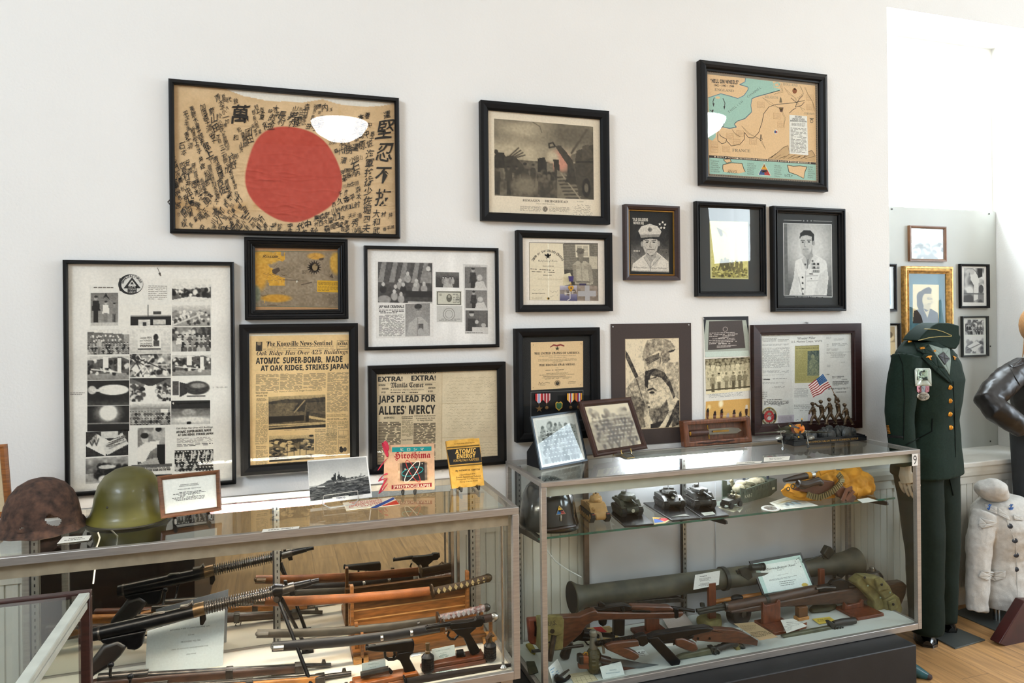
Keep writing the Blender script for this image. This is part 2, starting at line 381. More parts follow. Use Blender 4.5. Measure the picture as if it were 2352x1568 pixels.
# plank floor
fm=bpy.data.materials.new('oak_vinyl_plank_floor'); fm.use_nodes=True; nt=fm.node_tree; N=nt.nodes; L=nt.links; p=N['Principled BSDF']
tc=N.new('ShaderNodeTexCoord'); mp=N.new('ShaderNodeMapping'); mp.inputs['Rotation'].default_value=(0,0,math.pi/2); L.new(tc.outputs['Object'],mp.inputs[0])
br=N.new('ShaderNodeTexBrick'); br.inputs['Scale'].default_value=1; br.inputs['Brick Width'].default_value=1.2; br.inputs['Row Height'].default_value=.15; br.inputs['Mortar Size'].default_value=.0012
br.inputs['Color1'].default_value=(*CL('c79a68'),1); br.inputs['Color2'].default_value=(*CL('b08656'),1); br.inputs['Mortar'].default_value=(*CL('785c3e'),1); L.new(mp.outputs[0],br.inputs['Vector'])
m2=N.new('ShaderNodeMapping'); m2.inputs['Scale'].default_value=(26,1.6,1); L.new(tc.outputs['Object'],m2.inputs[0])
nz=N.new('ShaderNodeTexNoise'); nz.inputs['Scale'].default_value=1.6; nz.inputs['Detail'].default_value=6; nz.inputs['Distortion'].default_value=1.2; L.new(m2.outputs[0],nz.inputs['Vector'])
mr=N.new('ShaderNodeMapRange'); mr.inputs[1].default_value=.25; mr.inputs[2].default_value=.75; mr.inputs[3].default_value=.62; mr.inputs[4].default_value=1.3; L.new(nz.outputs['Fac'],mr.inputs[0])
vm=N.new('ShaderNodeVectorMath'); vm.operation='SCALE'; L.new(br.outputs['Color'],vm.inputs[0]); L.new(mr.outputs[0],vm.inputs['Scale']); L.new(vm.outputs[0],p.inputs['Base Color']); p.inputs['Roughness'].default_value=.42
XC=3.051; XJ=4.15; SILL=.76; HEAD=3.14; YB=.3; ZC=4.3
struct(B().box(-3.7,7.2,-9.2,.8,-.1,0),'floor',fm,smooth=0)
struct(B().box(-3.7,7.2,-9.2,.8,ZC,ZC+.1),'ceiling',ceilm,smooth=0)
w=B().box(-3.7,XC,0,.36,0,ZC).box(XC,XJ,0,.36,HEAD,ZC).box(XC,XJ,0,.36,0,SILL-.02).box(XJ,7.2,0,.36,0,ZC)
struct(w,'wall_back',plaster,smooth=0)
def win(X,y0,y1,z0,z1,n,ax='x',sgn=1):   # window in a side or rear wall: casing, sash bars
 b=B(); t=.05
 def bx(a0,a1,c0,c1,d=.05):
  if ax=='x': b.box(X-d,X+d,a0,a1,c0,c1)
  else: b.box(a0,a1,X-d,X+d,c0,c1)
 bx(y0-.09,y0,z0-.09,z1+.09); bx(y1,y1+.09,z0-.09,z1+.09); bx(y0,y1,z0-.09,z0,.07); bx(y0,y1,z1,z1+.09)
 bx((y0+y1)/2-.02,(y0+y1)/2+.02,z0,z1,.02); bx(y0,y1,(z0+z1)/2-.02,(z0+z1)/2+.02,.025)
 return struct(b,'window_%d'%n,paint,smooth=0)
def holed(X0,X1,ax,a0,a1,holes,name):
 b=B(); cur=a0
 def bx(c0,c1,z0,z1):
  if ax=='x': b.box(X0,X1,c0,c1,z0,z1)
  else: b.box(c0,c1,X0,X1,z0,z1)
 for h0,h1,z0,z1 in sorted(holes):
  bx(cur,h0,0,ZC); bx(h0,h1,0,z0); bx(h0,h1,z1,ZC); cur=h1
 bx(cur,a1,0,ZC); struct(b,name,plaster,smooth=0)
holed(7.0,7.2,'x',-9.2,0,[(-3.7,-1.5,1.4,3.2),(-7.25,-6.4,2.35,3.5)],'wall_right')
holed(-9.2,-9.0,'y',-3.7,7.0,[],'wall_front')
holed(-3.7,-3.5,'x',-9.0,0,[(-4.3,-2.5,3.15,4.15)],'wall_left')
win(7.0,-3.7,-1.5,1.4,3.2,2); win(7.0,-7.25,-6.4,2.35,3.5,3); win(-3.5,-4.3,-2.5,3.15,4.15,4)
# recessed front window: sash, pane, screwed board over its lower half, sill
b=B(); b.box(XC,XC+.05,YB-.01,YB+.05,2.1,HEAD).box(XJ-.05,XJ,YB-.01,YB+.05,2.1,HEAD).box(XC+.05,XJ-.05,YB-.01,YB+.05,HEAD-.05,HEAD).box(XC+.05,XJ-.05,YB-.01,YB+.05,2.1,2.15)
w1=struct(b,'window_1',paint,smooth=0)
B().box(XC+.05,XJ-.05,YB+.02,YB+.026,2.15,HEAD-.05).build('pane',glassmat('window_glass',(1,1,1)),w1,smooth=0)
board=M('grey_white_painted_board','b6b8b1',.5,var=.015,scale=3)
tb=struct(B().box(XC,XJ-.002,YB-.03,YB-.012,SILL,2.16),'trim_1',board,smooth=0)
b=B()
for px,py in((2272,491),(2275,795),(2275,1013),(2049,480)):
 q=onY(px,py,YB-.033); b.ell(q,(.005,.003,.005),n=8,k=4)
b.build('screw',M('dark_screw','3a3a38',.5,.6),tb)
struct(B().box(XC,XJ,-.045,YB-.012,SILL-.028,SILL),'trim_2',paint,smooth=0,bevel=.006)
# beadboard wainscot and its cap rail, baseboard
b=B(); x=-3.5; pts=[]
while x<6.9: pts+=[(x,-.010),(x+.036,-.010),(x+.038,-.004),(x+.040,-.004)]; x+=.042
vs=[V((a,c,z)) for z in(.08,.70) for a,c in pts]; n=len(pts)
b.add(vs,[(i,i+1,n+i+1,n+i) for i in range(n-1)]); struct(b,'trim_3',cream,smooth=0)
prof=[(0,.66),(-.016,.66),(-.018,.70),(-.03,.708),(-.034,.735),(-.026,.755),(0,.762)]
def rail(x0,x1,name):
 b=B(); b.loft([[V((x,y,z)) for y,z in prof] for x in(x0,x1)]); return struct(b,name,cream,smooth=0)
rail(-3.5,XC,'trim_4')
prof=[(0,.64),(-.016,.64),(-.018,.675),(-.028,.685),(-.032,.705),(-.034,.732),(0,.732)]; rail(XC,6.9,'trim_5')
prof=[(0,0),(-.02,0),(-.02,.075),(-.012,.09),(0,.09)]; rail(-3.5,6.9,'baseboard_back')
# pendant lamps of the room (seen mirrored in the picture glass)
lampg=M('lit_opal_glass','f4f8ff',.4,var=.01,emit=22); brass=M('aged_brass','8a6b3a',.35,.9)
bowl=[(.02,-.13),(.10,-.125),(.19,-.07),(.235,0),(.24,.02),(.225,.02),(.0,.02)]
def pendant(x,y,z,lab):
 t=thing('pendant_lamp',lab,'lamp',(x,y,z-.13),'pendant bowl lamps of the room')
 B().lathe(bowl,(x,y,z)).build('bowl',lampg,t)
 B().cyl((x,y,z+.02),(x,y,ZC-.03),.009).lathe([(.06,-.03),(.06,0),(.01,0)],(x,y,ZC)).build('rod',brass,t)
for x,y in((.57,-3.38),(3.48,-2.45)): pendant(x,y,3.2,'white glass bowl lamp hanging from the ceiling, mirrored in the picture glass')
# ================= pictures on the wall =================
blk=M('black_lacquer_frame','060607',.4,var=.2,scale=40,spec=.28); blkm=M('matte_black_frame','070708',.55,var=.2,scale=40,spec=.22)
dbrn=M('dark_mahogany_frame','2c1614',.4,var=.25,scale=8,stretch=(3,3,30)); pane_m=glassmat('picture_glass',(.985,.99,.985),.55)
FLAT=[(0,0),(0,1),(.35,1),(.8,.85),(1,.6),(1,.35)]
THIN=[(0,0),(0,.9),(.3,1),(.75,1),(1,.8),(1,.35)]
STEP=[(0,0),(0,.8),(.12,1),(.3,1),(.36,.82),(.55,.78),(.62,.95),(.72,.9),(.8,.6),(1,.5),(1,.3)]
def rectpx(q,Y):
 c=[onY(x,y,Y) for x,y in q]
 return (c[0].x+c[3].x)/2,(c[1].x+c[2].x)/2,(c[2].z+c[3].z)/2,(c[0].z+c[1].z)/2
def frame(name,label,q,d,fw,mat,prof=FLAT,cat='picture',matcol=None,matq=None,glass=True,Y=0,group=None,pane=pane_m):
 """q: outer corners as seen; d: depth off the wall; fw: moulding width; returns thing and an Art sheet set inside"""
 x0,x1,z0,z1=rectpx(q,Y-d*.9)
 t=thing(name,label,cat,((x0+x1)/2,Y,z0),group)
 b=B(); rings=[[V((x0+a*fw,Y-.001-c*d,z0+a*fw)),V((x1-a*fw,Y-.001-c*d,z0+a*fw)),V((x1-a*fw,Y-.001-c*d,z1-a*fw)),V((x0+a*fw,Y-.001-c*d,z1-a*fw))] for a,c in prof]
 b.loft(rings,caps=False); o=len(b.v); b.add(rings[0],[(0,1,2,3)]); b.build('frame',mat,t,smooth=0)
 yi=Y-d*prof[-1][1]*.9; f=fw*.98
 a=Art((x0+f,yi,z1-f),(x1-f,yi,z1-f),(x1-f,yi,z0+f),(x0+f,yi,z0+f))
 # photograph coordinates -> sheet: through the frame's own seen corners
 H=homog(q); W,Hh=x1-x0,z1-z0
 T=np.array([[W/(W-2*f),0,-f/(W-2*f)],[0,Hh/(Hh-2*f),-f/(Hh-2*f)],[0,0,1]]); a.H=T@H
 if glass: B().box(x0+f,x1-f,yi-.0055,yi-.004,z0+f,z1-f).build('glass',pane,t,smooth=0)
 return t,a
INK='2b2622'
# ---- signed flag
t,a=frame('framed_flag','large black-framed beige flag with a red disc, covered in brushed characters',[(386,178),(916,227),(920,549),(391,533)],.03,.017,blk,THIN,'flag',pane=glassmat('picture_glass_bright',(.985,.99,.985),1.0))
a.sheet('e6ddcf'); a.crop(360,150,.2679)
r=R(250,172,C('d3b186')); X,Yy=r.X,r.Y
r.noise(9,.035).noise(40,.02)
st=np.clip(1-np.abs(Yy-(.80+.05*np.sin(X*9)))/.05,0,1)*(X<.6); r.a-= (st*.13*vn(172,250,30,20))[...,None]*np.array([.6,.9,1.2])
r.put(np.clip((np.abs(X-.5)-.47)/.03,0,.35),C('c59a6a'))
def topedge(u): return np.interp(u,[0,.19,.3,.4,.48,.56,.65,.72,.78,.84,.92,1],[0,0,.055,.075,.072,.068,.035,.06,.066,.066,.05,.02])
r.put((Yy<topedge(X)).astype(float),C('e6ddcf'))
cx,cy=.516,.578
ang=np.arctan2((Yy-cy)*.64,X-cx); rad=np.hypot(X-cx,(Yy-cy)*.64); rr=.213+.006*np.sin(ang*3+1)+.004*np.sin(ang*5)
red=np.clip((rr-rad)*180+.5,0,1); rc=np.array(C('b74434'))+((vn(172,250,60,40)-.5)*.05)[...,None]
r.a=r.a*(1-red[...,None])+rc*red[...,None]
wr=np.zeros_like(X)
for i in range(70):
 y0=random.uniform(.5,.98) if i<55 else random.uniform(.15,.5); x0=random.uniform(.0,.85); ln=random.uniform(.1,.35); k=random.uniform(-.06,.1); sg=random.uniform(.005,.009)
 tt=np.clip((X-x0)/ln,0,1); wr+=random.uniform(.3,1)*np.exp(-((Yy-y0-k*(X-x0)-.01*np.sin((X-x0)*30+i))/sg)**2)*np.sin(tt*math.pi)*((X>x0)&(X<x0+ln))
a.ras(r,118,132,2060,1405,dy=0,quad=[(112,125),(2062,300),(2078,1478),(130,1408)],disp=wr*.0022); a.up(16)
KJ='武運長久祈皇國忠義報田中山本太郎吉村小林木川井上高橋佐藤加松次三一正男清雄大野原石岡島和夫内西口金子長谷森池竹文平安青宮秀勇勝春夏秋千代'
def inside(x,y): return 130<x<2040 and 180+(x-130)*.09<y<1400+(x-130)*.034
def blob(x,y):
 dx,dy=(x-1130)/445,(y-935)/415; return dx*dx+dy*dy
taken=[(1965,550,95),(1960,750,95),(1950,945,95),(1945,1140,95),(715,415,95),(1560,515,120)]+[(1820,770+75*i,50) for i in range(9)]+[(1890,1290+80*i,40) for i in range(3)]
for col in range(620):
 th=random.uniform(0,2*math.pi); dx,dy=math.cos(th),math.sin(th); sz=random.choice([36,40,44,50,58,66]); r0=random.uniform(1.05,2.45)
 x=1130+445*r0*dx; y=935+415*r0*dy; ux,uy=-.1,1
 if dx<-.35: ux,uy=(.3,.95) if dy<.2 else (.75,.65)
 elif dx>.5: ux,uy=-.95,.25
 rot=math.atan2(-ux,uy) if dx<.5 else -.1
 ink=random.choice(['2d2823','332c26','453d34']); bd=random.choice([0,.006,.012])
 for i in range(random.randint(3,7)):
  X0,Y0=x+ux*sz*.98*i,y+uy*sz*.98*i
  if not inside(X0,Y0) or Y0<165+topedge((X0-118)/1940)*1280+(X0-118)*.09+10 or blob(X0,Y0)<1.08: continue
  if any(abs(X0-p)<q+sz*.38 and abs(Y0-s)<q+sz*.38 for p,s,q in taken): continue
  taken.append((X0,Y0,sz*.38)); a.textrot(random.choice(KJ),X0,Y0,sz*random.uniform(.9,1.25),ink,rot+random.uniform(-.2,.2),bd,random.uniform(.75,1),.05)
a.textrot('萬',715,415,165,'241f1b',.05,.016,1,.03)
for ch,x,y,h in(('堅',1965,552,158),('忍',1960,752,155),('不',1950,950,150),('抜',1945,1140,150)): a.textrot(ch,x,y,h,'241f1b',.06,.01,.85,.035)
for i,ch in enumerate('海軍技術少佐堀四夫'): a.textrot(ch,1832-i*4,762+i*80,78 if ch!='四' else 55,'2a2520',.08,.008,.9,.035)
for i,ch in enumerate('大和武'): a.textrot(ch,1888,1275+i*72,66,'2a2520',.05,.008,.9,.03)
a.build('flag_cloth',t)
# ---- poster of wartime photographs
t,a=frame('framed_photo_poster','tall thin-framed poster of many black and white wartime photographs',[(143,595),(538,603),(541,1115),(150,1138)],.028,.0135,blk,THIN)
a.sheet('e9e0d4'); a.crop(120,570,.3827)
r=R(60,80,C('e9e1d6')); r.noise(6,.03).noise(3,.03); a.ras(r,75,84,quad=[(75,84),(1078,97),(1085,1418),(84,1475)]); a.up()
a.rect(215,215,955,1400,'e4ddd2',0); a.up()
def ph(x0,y0,x1,y1,fn,w=56,h=38,base=.6,dy=0,dk='1d1a18',lt='e6ded2'):
 r=R(w,h,base); fn(r); r.noise(26,.06); r.duo(dk,lt); a.ras(r,x0,y0,x1,y1,dy)
def p_men(r): r.grad(.45,.6); r.person(.2,.1,.85,.65,.15); r.person(.55,.25,.72,.7,.9,.2,.5); r.person(.85,.3,.65,.6,.5); r.poly([(.42,.2),(.55,.02),(.72,.25),(.55,.12)],.08); r.rect(0,.9,1,1,.75)
def p_gate(r): r.rect(0,0,1,.45,.9); r.rect(0,.5,1,.98,.12); r.rect(.2,.62,.48,.9,.8); r.rect(.55,.62,.85,.85,.75); r.rect(0,.88,1,1,.85); r.rect(.55,.3,.75,.42,.25); r.rect(.3,.75,.4,.9,.2); r.line([(.43,0),(.43,.5)],.02,.3)
def p_town(r): r.grad(.9,.82,1,0,.45); r.poly([(0,.4),(.3,.5),(1,.35),(1,.8),(0,.95)],.35); r.blobs(26,0,.45,1,.75,.05,[.1,.2,.3,.9]); r.poly([(0,1),(0,.9),(.5,.75),(1,.85),(1,1)],.85)
def p_field(r): r.grad(.85,.45,1,0,.6); r.blobs(60,0,.3,1,.9,.04,[.25,.5,.8,.9]); r.line([(0,.95),(.8,.4)],.05,.8)
def p_crowd(r): r.rect(0,0,1,.2,.85); r.poly([(0,.1),(.85,.2),(.85,.6),(0,.6)],.42); r.blobs(20,.05,.25,.8,.32,.018,[.85],.2); r.blobs(20,.05,.4,.8,.47,.018,[.8],.2); r.crowd(4,0,.55,1,.9,.03); r.person(.28,.35,.7,.75,.7)
def p_sign(r): r.grad(.85,.75); r.rect(.2,.15,.75,.85,.93); r.rect(.2,.78,.75,.85,.2); r.ell(.63,.35,.06,.14,.15); r.rect(.57,.48,.72,.7,.3)
def p_line(r): r.grad(.5,.7); r.blobs(40,0,.05,1,.5,.06,[.2,.35,.8]); r.crowd(3,.2,.35,1,.75,.045); r.person(.18,.3,.8,.8,.85)
def p_build(r): r.grad(.8,.5); r.poly([(0,.2),(.8,.05),(1,.2),(1,.7),(0,.75)],.35); r.blobs(50,0,.2,1,.75,.04,[.1,.25,.85]); r.rect(.38,.05,.5,.5,.9); r.rect(.72,.1,.8,.7,.88); r.line([(.1,.55),(.8,.7)],.03,.9)
def p_works(r): r.blobs(90,0,0,1,1,.05,[.15,.4,.7,.95]); [r.line([(random.random(),random.random()),(random.random(),random.random())],.03,random.choice([.9,.2])) for i in range(14)]
def p_bomb1(r): r.rect(0,0,1,1,.14); r.ell(.62,.38,.36,.2,.9,.12); r.ell(.12,.38,.1,.16,.75,.2); r.rect(.12,.33,.4,.44,.8); r.grad(.14,.3,1,.75,1)
def p_hall(r): r.grad(.3,.8); r.poly([(.4,0),(.6,0),(.75,1),(.25,1)],.92); r.blobs(70,0,.3,.35,1,.04,[.1,.3,.8]); r.blobs(70,.65,.3,1,1,.04,[.1,.3,.8]); r.poly([(0,0),(1,0),(.55,.35),(.45,.35)],.2)
def p_bomb2(r): r.rect(0,0,1,1,.88); r.rect(.02,.05,.17,.8,.3); r.ell(.65,.42,.33,.36,.22,.15); r.ell(.68,.3,.2,.14,.55,.6); r.poly([(.2,.1),(.4,.2),(.4,.7),(.2,.9)],.2); r.line([(.4,.85),(.85,.85)],.04,.2)
def p_blast(r): r.rect(0,0,1,1,.13); r.ell(.5,.3,.28,.36,.6,.9); r.ell(.5,.28,.2,.3,.97,.3); r.rect(0,.66,1,.7,.5); r.rect(0,.7,1,1,.1)
def p_rally(r): r.grad(.9,.4,1,0,.35); r.rect(0,.3,1,1,.62); r.crowd(4,0,.4,1,.9,.03); r.rect(.75,.3,.93,.45,.9)
def p_mush(r): r.grad(.1,.75); r.rect(0,0,1,.35,.12); r.ell(.45,.5,.17,.14,.6,.3); r.rect(.38,.55,.53,.9,.55); r.ell(.5,.8,.5,.12,.85,.6); r.ell(.06,.12,.02,.03,.95); r.ell(.45,.93,.06,.07,.1)
def p_papers(r): r.rect(0,0,1,1,.2); r.poly([(0,.55),(.25,.1),(.6,.45),(.45,.98)],.88); r.poly([(.38,.6),(.85,.1),(1,.55),(.5,.95)],.82); r.rect(.35,.02,.75,.3,.8); r.line([(.1,.4),(.15,.55),(.2,.35),(.25,.55),(.3,.3)],.03,.3); r.line([(.5,.6),(.9,.25)],.06,.5); r.line([(.55,.7),(.95,.42)],.03,.5)
def p_monument(r): r.grad(.7,.35,1,0,.6); r.noise(8,.15); r.blobs(40,.25,.35,.95,.8,.06,[.08,.12,.2]); r.ell(.5,.38,.2,.08,.8); r.ell(.42,.85,.12,.14,.9,.3); r.rect(0,.92,1,1,.7)
def p_man(r): r.grad(.8,.3); r.blobs(20,0,0,1,.4,.1,[.5,.7]); r.ell(.75,.12,.1,.13,.7); r.ell(.75,.05,.11,.07,.1); r.ell(.28,.3,.12,.14,.75); r.ell(.26,.22,.14,.08,.12); r.poly([(.0,.55),(.3,.4),(.8,.35),(.75,.5),(.45,.65),(.25,.95),(0,.9)],.93); r.rect(.7,.45,1,1,.1); r.poly([(0,1),(.4,.85),(.7,.8),(.8,1)],.65)
def p_head(r): r.rect(0,0,1,1,.9)
def p_faces(r): r.rect(0,0,1,1,.2); r.crowd(7,0,.06,1,.95,.035,.85,(.1,.2,.7)); [r.line([(x,.5),(x+.03,.1)],.03,.85) for x in(.2,.42,.6,.8,.93)]
def p_story(r): r.rect(0,0,1,.13,.35); r.rect(0,.13,1,.42,.92); r.rect(0,.45,1,1,.15); r.crowd(3,.02,.6,.95,.95,.035,.75)
ph(222,265,388,465,p_men,36,46); ph(393,335,455,480,p_head,8,8); ph(462,340,708,482,p_gate); ph(714,185,951,325,p_town); ph(714,345,948,473,p_field)
ph(203,487,456,638,p_crowd); ph(458,487,706,634,p_sign); ph(714,478,950,626,p_line); ph(203,647,454,791,p_build); ph(458,637,706,778,p_works); ph(714,647,950,772,p_build)
ph(203,795,455,945,p_bomb1); ph(458,783,706,925,p_hall); ph(714,800,944,912,p_bomb2); ph(203,947,455,1100,p_blast); ph(458,934,704,1066,p_rally); ph(708,922,944,1066,p_mush)
ph(195,1103,449,1252,p_papers,dy=-8); ph(505,1083,671,1303,p_man,36,48); ph(738,1075,962,1215,p_head,8,8); ph(194,1262,449,1412,p_monument,dy=-12); ph(468,1305,712,1450,p_story,dy=-6); ph(728,1222,962,1350,p_faces,64,42,dy=-4)
a.up()
a.ell(464,216,76,62,'1c1a1a'); a.up(); a.ell(472,214,66,56,'d8d2ca'); a.ell(400,216,8,40,'2a2828'); a.up(); a.poly([(472,172),(525,240),(420,240)],'2a2727'); a.rect(445,220,500,270,'2a2727'); a.up(); a.poly([(472,190),(498,224),(448,224)],'d8d2ca'); a.up(); a.poly([(472,200),(484,217),(460,217)],'333')if 0 else a.poly([(472,198),(484,216),(460,216)],'333333')
a.text('HOME',452,236,494,12,'d8d2ca'); a.text('TODAY',450,252,496,12,'d8d2ca'); a.text('USE IT',452,268,494,11,'d8d2ca')
a.arc('MANUFACTURED',470,214,56,14,'2a2727',-75,75,.02,48)
a.greek(570,220,685,310,8,'6a6058',3,.25); a.line([(625,115),(648,165)],3,'6a6058'); a.poly([(632,150),(646,145),(644,168)],'55504a'); a.greek(240,228,382,236,1,'6a6058',2,.8)
a.text('Loose PEN',520,546,590,13,'2c2825'); a.text('and TONGUE',518,562,592,11,'4a4540'); a.text('can be Enemy',520,580,594,11,'4a4540'); a.text('WEAPONS',520,596,596,14,'2c2825',bold=.02)
a.text('Oak Ridge Has Over 425 Buildings',738,1098,960,14,INK,-6,.005,.2); a.text('ATOMIC SUPER-BOMB, MADE',738,1122,950,18,INK,-10,.03); a.text('AT OAK RIDGE, STRIKES JAPAN',748,1140,962,17,INK,-8,.03)
a.greek(742,1146,958,1180,5,'8a8078',-4,.4); a.greek(742,1184,960,1200,2,'55504a',-6,.5)
a.text('THE BEGINNING OF THE END',530,1328,700,9,'3a3632',-2,.02); a.text('STORY  OF  THE ATOMIC BOMB AND THE WAR',476,1348,704,14,'2a2622',-8,.03)
a.greek(100,862,188,880,2,'6a6058',0,.3); a.greek(960,840,1050,852,2,'6a6058',0,.3)
a.text('WAR',222,1185,262,46,'4a4642',-30,0); a.greek(330,1150,425,1200,4,'55504a',-30,.35)
a.build('poster_sheet',t)
# ---- small ocean map
t,a=frame('framed_map','small brown ocean map in a wide stepped black frame',[(559,543.7),(798,549.6),(801.6,732),(564,734.6)],.035,.038,blk,STEP,'map')
a.sheet('b5875b'); a.crop(540,530,.36994)
r=R(170,119,C('897760')); r.noise(8,.03); n=vn(119,170,9,7)+.55*vn(119,170,24,17)+.3*vn(119,170,60,42)-.15; X,Yy=r.X,r.Y
r.put(np.clip((n-.85-.9*np.clip(X-.15,0,.5)+.5*np.clip(.30-X,0,1)*(Yy<.62)-.4*(Yy>.62)-.5*(X>.35)*(X<.88)+.4*(X>.9)*(Yy<.5))*16,0,1),C('c9952f'))
r.ell(.25,.85,.17,.07,C('c28d2d'),.4); r.ell(.06,.35,.1,.35,C('c69236'),.4); r.ell(.12,.12,.16,.12,C('c8983c'),.4); r.ell(.97,.2,.08,.2,C('c99a3c'),.4); r.ell(.02,.78,.05,.15,C('7d8069'),.5); r.ell(.72,.08,.1,.06,C('c08d3a'),.4); r.noise(50,.05)
a.ras(r,118,122,quad=[(118,122),(645,132),(650,470),(122,468)]); a.up()
a.frame(117,120,648,470,4,'5f6a58',6)
for k in range(16):
 x,y=random.uniform(130,300),random.uniform(150,430); a.line([(x,y),(x+random.uniform(10,40),y+random.uniform(-15,15)),(x+random.uniform(30,60),y+random.uniform(-20,20))],2,'6a5436')
for (x0,y0,x1,y1) in((240,300,500,150),(470,235,640,300),(300,300,450,310),(380,300,600,420),(250,260,480,330),(530,170,600,290)): a.line([(x0,y0),(x1,y1)],1.5,'6c5c48')
a.up(); a.star(492,225,48,'3a2c22',16,0,.6); a.ell(492,225,30,30,'4a3a2c'); a.up(); a.ell(497,224,17,22,'8d7654'); a.poly([(475,210),(510,198),(520,215),(500,214)],'2f251e')
a.poly([(228,240),(270,225),(280,245),(250,268),(232,262)],'4d3d30'); a.poly([(520,170),(552,165),(548,180),(525,182)],'4d3d30'); a.poly([(588,285),(605,262),(612,292)],'4d3d30'); a.poly([(380,308),(390,308),(385,325)],'d0cbb8'); a.line([(300,302),(395,306)],5,'5d4d3c'); a.line([(412,334),(480,318)],6,'5d4d3c')
a.rect(512,306,648,378,'d2a024',4); a.up(); a.text('MILES FROM YOUR STATES TO ALL NATIONS',520,336,640,22,'4a3a1c',3,.01); a.greek(518,342,644,372,4,'7a5e20',3,.4)
a.text('Russia',168,165,262,20,'4a3926',0,.01,.3); a.greek(585,392,640,462,9,'5c5040',2,.35); a.greek(415,240,450,268,4,'5c4c38',0,.35); a.text('Australia',200,465,262,9,'5c4020')
a.build('map_sheet',t)
# ---- newspaper
t,a=frame('framed_newspaper','black-framed yellowed newspaper page announcing the atomic super-bomb',[(545.5,745.7),(818,741),(829,1072),(557,1092)],.03,.034,blk,FLAT,'newspaper')
a.sheet('d8cdb8'); a.crop(540,530,.36994)
r=R(60,80,C('ddb983')); r.noise(5,.025).noise(20,.012); a.ras(r,0,0,quad=[(80,655),(720,642),(742,1470),(100,1486)]); a.up()
SL=-.022
def T(s,x0,y,x1,h,b=.02,sh=0,col=INK,dy=None): a.text(s,x0,y,x1,h,col,(x1-x0)*SL if dy is None else dy,b,sh)
T('𝐓𝐡𝐞 𝐊𝐧𝐨𝐱𝐯𝐢𝐥𝐥𝐞 𝐍𝐞𝐰𝐬-𝐒𝐞𝐧𝐭𝐢𝐧𝐞𝐥',185,718,598,30,.008,dy=-8); a.frame(626,680,698,735,2,'4a4238',-1); T('EXTRA',632,710,693,17,.03,dy=-1); a.greek(645,682,680,690,1,'4a4238',0,.5); a.greek(642,714,684,722,1,'4a4238',0,.5)
r=R(16,24,.25); r.ell(.5,.2,.3,.2,.6); r.ell(.5,.7,.25,.3,.1); r.duo('2a231d','c8a878'); a.ras(r,120,690,160,748); a.greek(190,718,625,728,1,'5a5044',-8,.35,.03); a.greek(165,732,625,740,1,'6a5d4c',-8,.35,.08); a.line([(160,748),(700,735)],1.2,'5a5044')
T('𝑶𝒂𝒌 𝑹𝒊𝒅𝒈𝒆 𝑯𝒂𝒔 𝑶𝒗𝒆𝒓 𝟒𝟐𝟓 𝑩𝒖𝒊𝒍𝒅𝒊𝒏𝒈𝒔',126,783,697,36,0,dy=-12)
T('ATOMIC  SUPER-BOMB,  MADE',122,836,664,46,.045,dy=-14); T('AT OAK RIDGE, STRIKES JAPAN',153,882,702,44,.045,dy=-14)
for x0,x1,y0,y1 in((125,270,892,998),(276,416,888,990),(422,562,886,985),(572,704,880,1130)): a.greek(x0,y0,x1,y1,int((y1-y0)/5.2),'6d5f4c',-(x1-x0)*.02,.5,.3)
T('Two Views of Giant Oak Ridge Production Plant',238,1010,540,13,.02,.15,dy=-14); T('Story of Secret',126,1018,200,15,.02); T('Officially Told',128,1034,196,13,.02)
a.greek(132,1042,200,1062,4,'4f4437',-2,.5); a.greek(130,1070,205,1330,50,'77684f',-2,.45,.3); a.greek(135,1365,210,1455,17,'77684f',-2,.45,.3); T('Kellogg Subsidiary',136,1348,200,9,.02); T('Designs One Plant',136,1358,198,9,.02)
T('First Test in Desert Waste',572,1150,692,10,.02,.15); T('Was Blast Beyond Description',572,1161,708,10,.02,.15); a.greek(575,1168,700,1180,2,'5a4e3e',-3,.5)
a.greek(575,1185,640,1300,22,'77684f',-2,.45,.3); a.greek(645,1185,708,1235,10,'77684f',-2,.45,.3); a.greek(502,1262,640,1412,30,'77684f',-4,.45,.2); T('First Atomic Target',500,1245,568,10,.02); T('Was Big Supply Port',500,1256,568,10,.02)
a.frame(648,1242,710,1272,1.5,'5a4e3e'); a.line([(680,1242),(680,1270)],1.5,'5a4e3e'); a.greek(648,1275,700,1290,3,'5a4e3e',0,.5); a.frame(650,1295,712,1390,1.5,'5a4e3e',-1); a.greek(655,1300,705,1330,5,'5a4e3e',0,.4)
a.ell(670,1365,14,16,'3c332a'); a.ell(692,1360,11,14,'4c4238'); a.poly([(655,1350),(668,1340),(682,1356),(672,1362)],'2c2620')
def pic(fn,q,w,h,lt='c9aa78'):
 r=R(w,h,.5); fn(r); r.noise(40,.07).noise(90,.05); r.duo('231e19',lt); a.ras(r,0,0,quad=q)
def n1(r):
 r.grad(.75,.55,1,0,.18); r.poly([(0,.16),(.3,.1),(.6,.12),(1,.08),(1,.3),(0,.3)],.25); r.rect(0,.22,1,1,.4); r.noise(14,.12,0,.2,1,.5)
 r.poly([(.55,.15),(.66,.15),(.62,.55),(.4,.5)],.2); r.poly([(.66,.3),(1,.28),(1,.5),(.64,.5)],.33); r.poly([(0,.5),(.3,.45),(.64,.5),(.6,.62),(.1,.6)],.42); r.poly([(0,.6),(.62,.6),(.62,.76),(.0,.8)],.08); r.poly([(.65,.5),(.72,.5),(.7,.8),(.64,.8)],.14); r.poly([(.7,.52),(1,.6),(1,.72),(.7,.62)],.3)
 r.poly([(.7,.62),(1,.74),(1,.8),(.7,.7)],.85); r.rect(0,.83,1,.87,.8); r.rect(0,.9,1,1,.15); r.line([(0,.93),(1,.88)],.02,.8); r.line([(.45,.5),(.63,.16)],.02,.7)
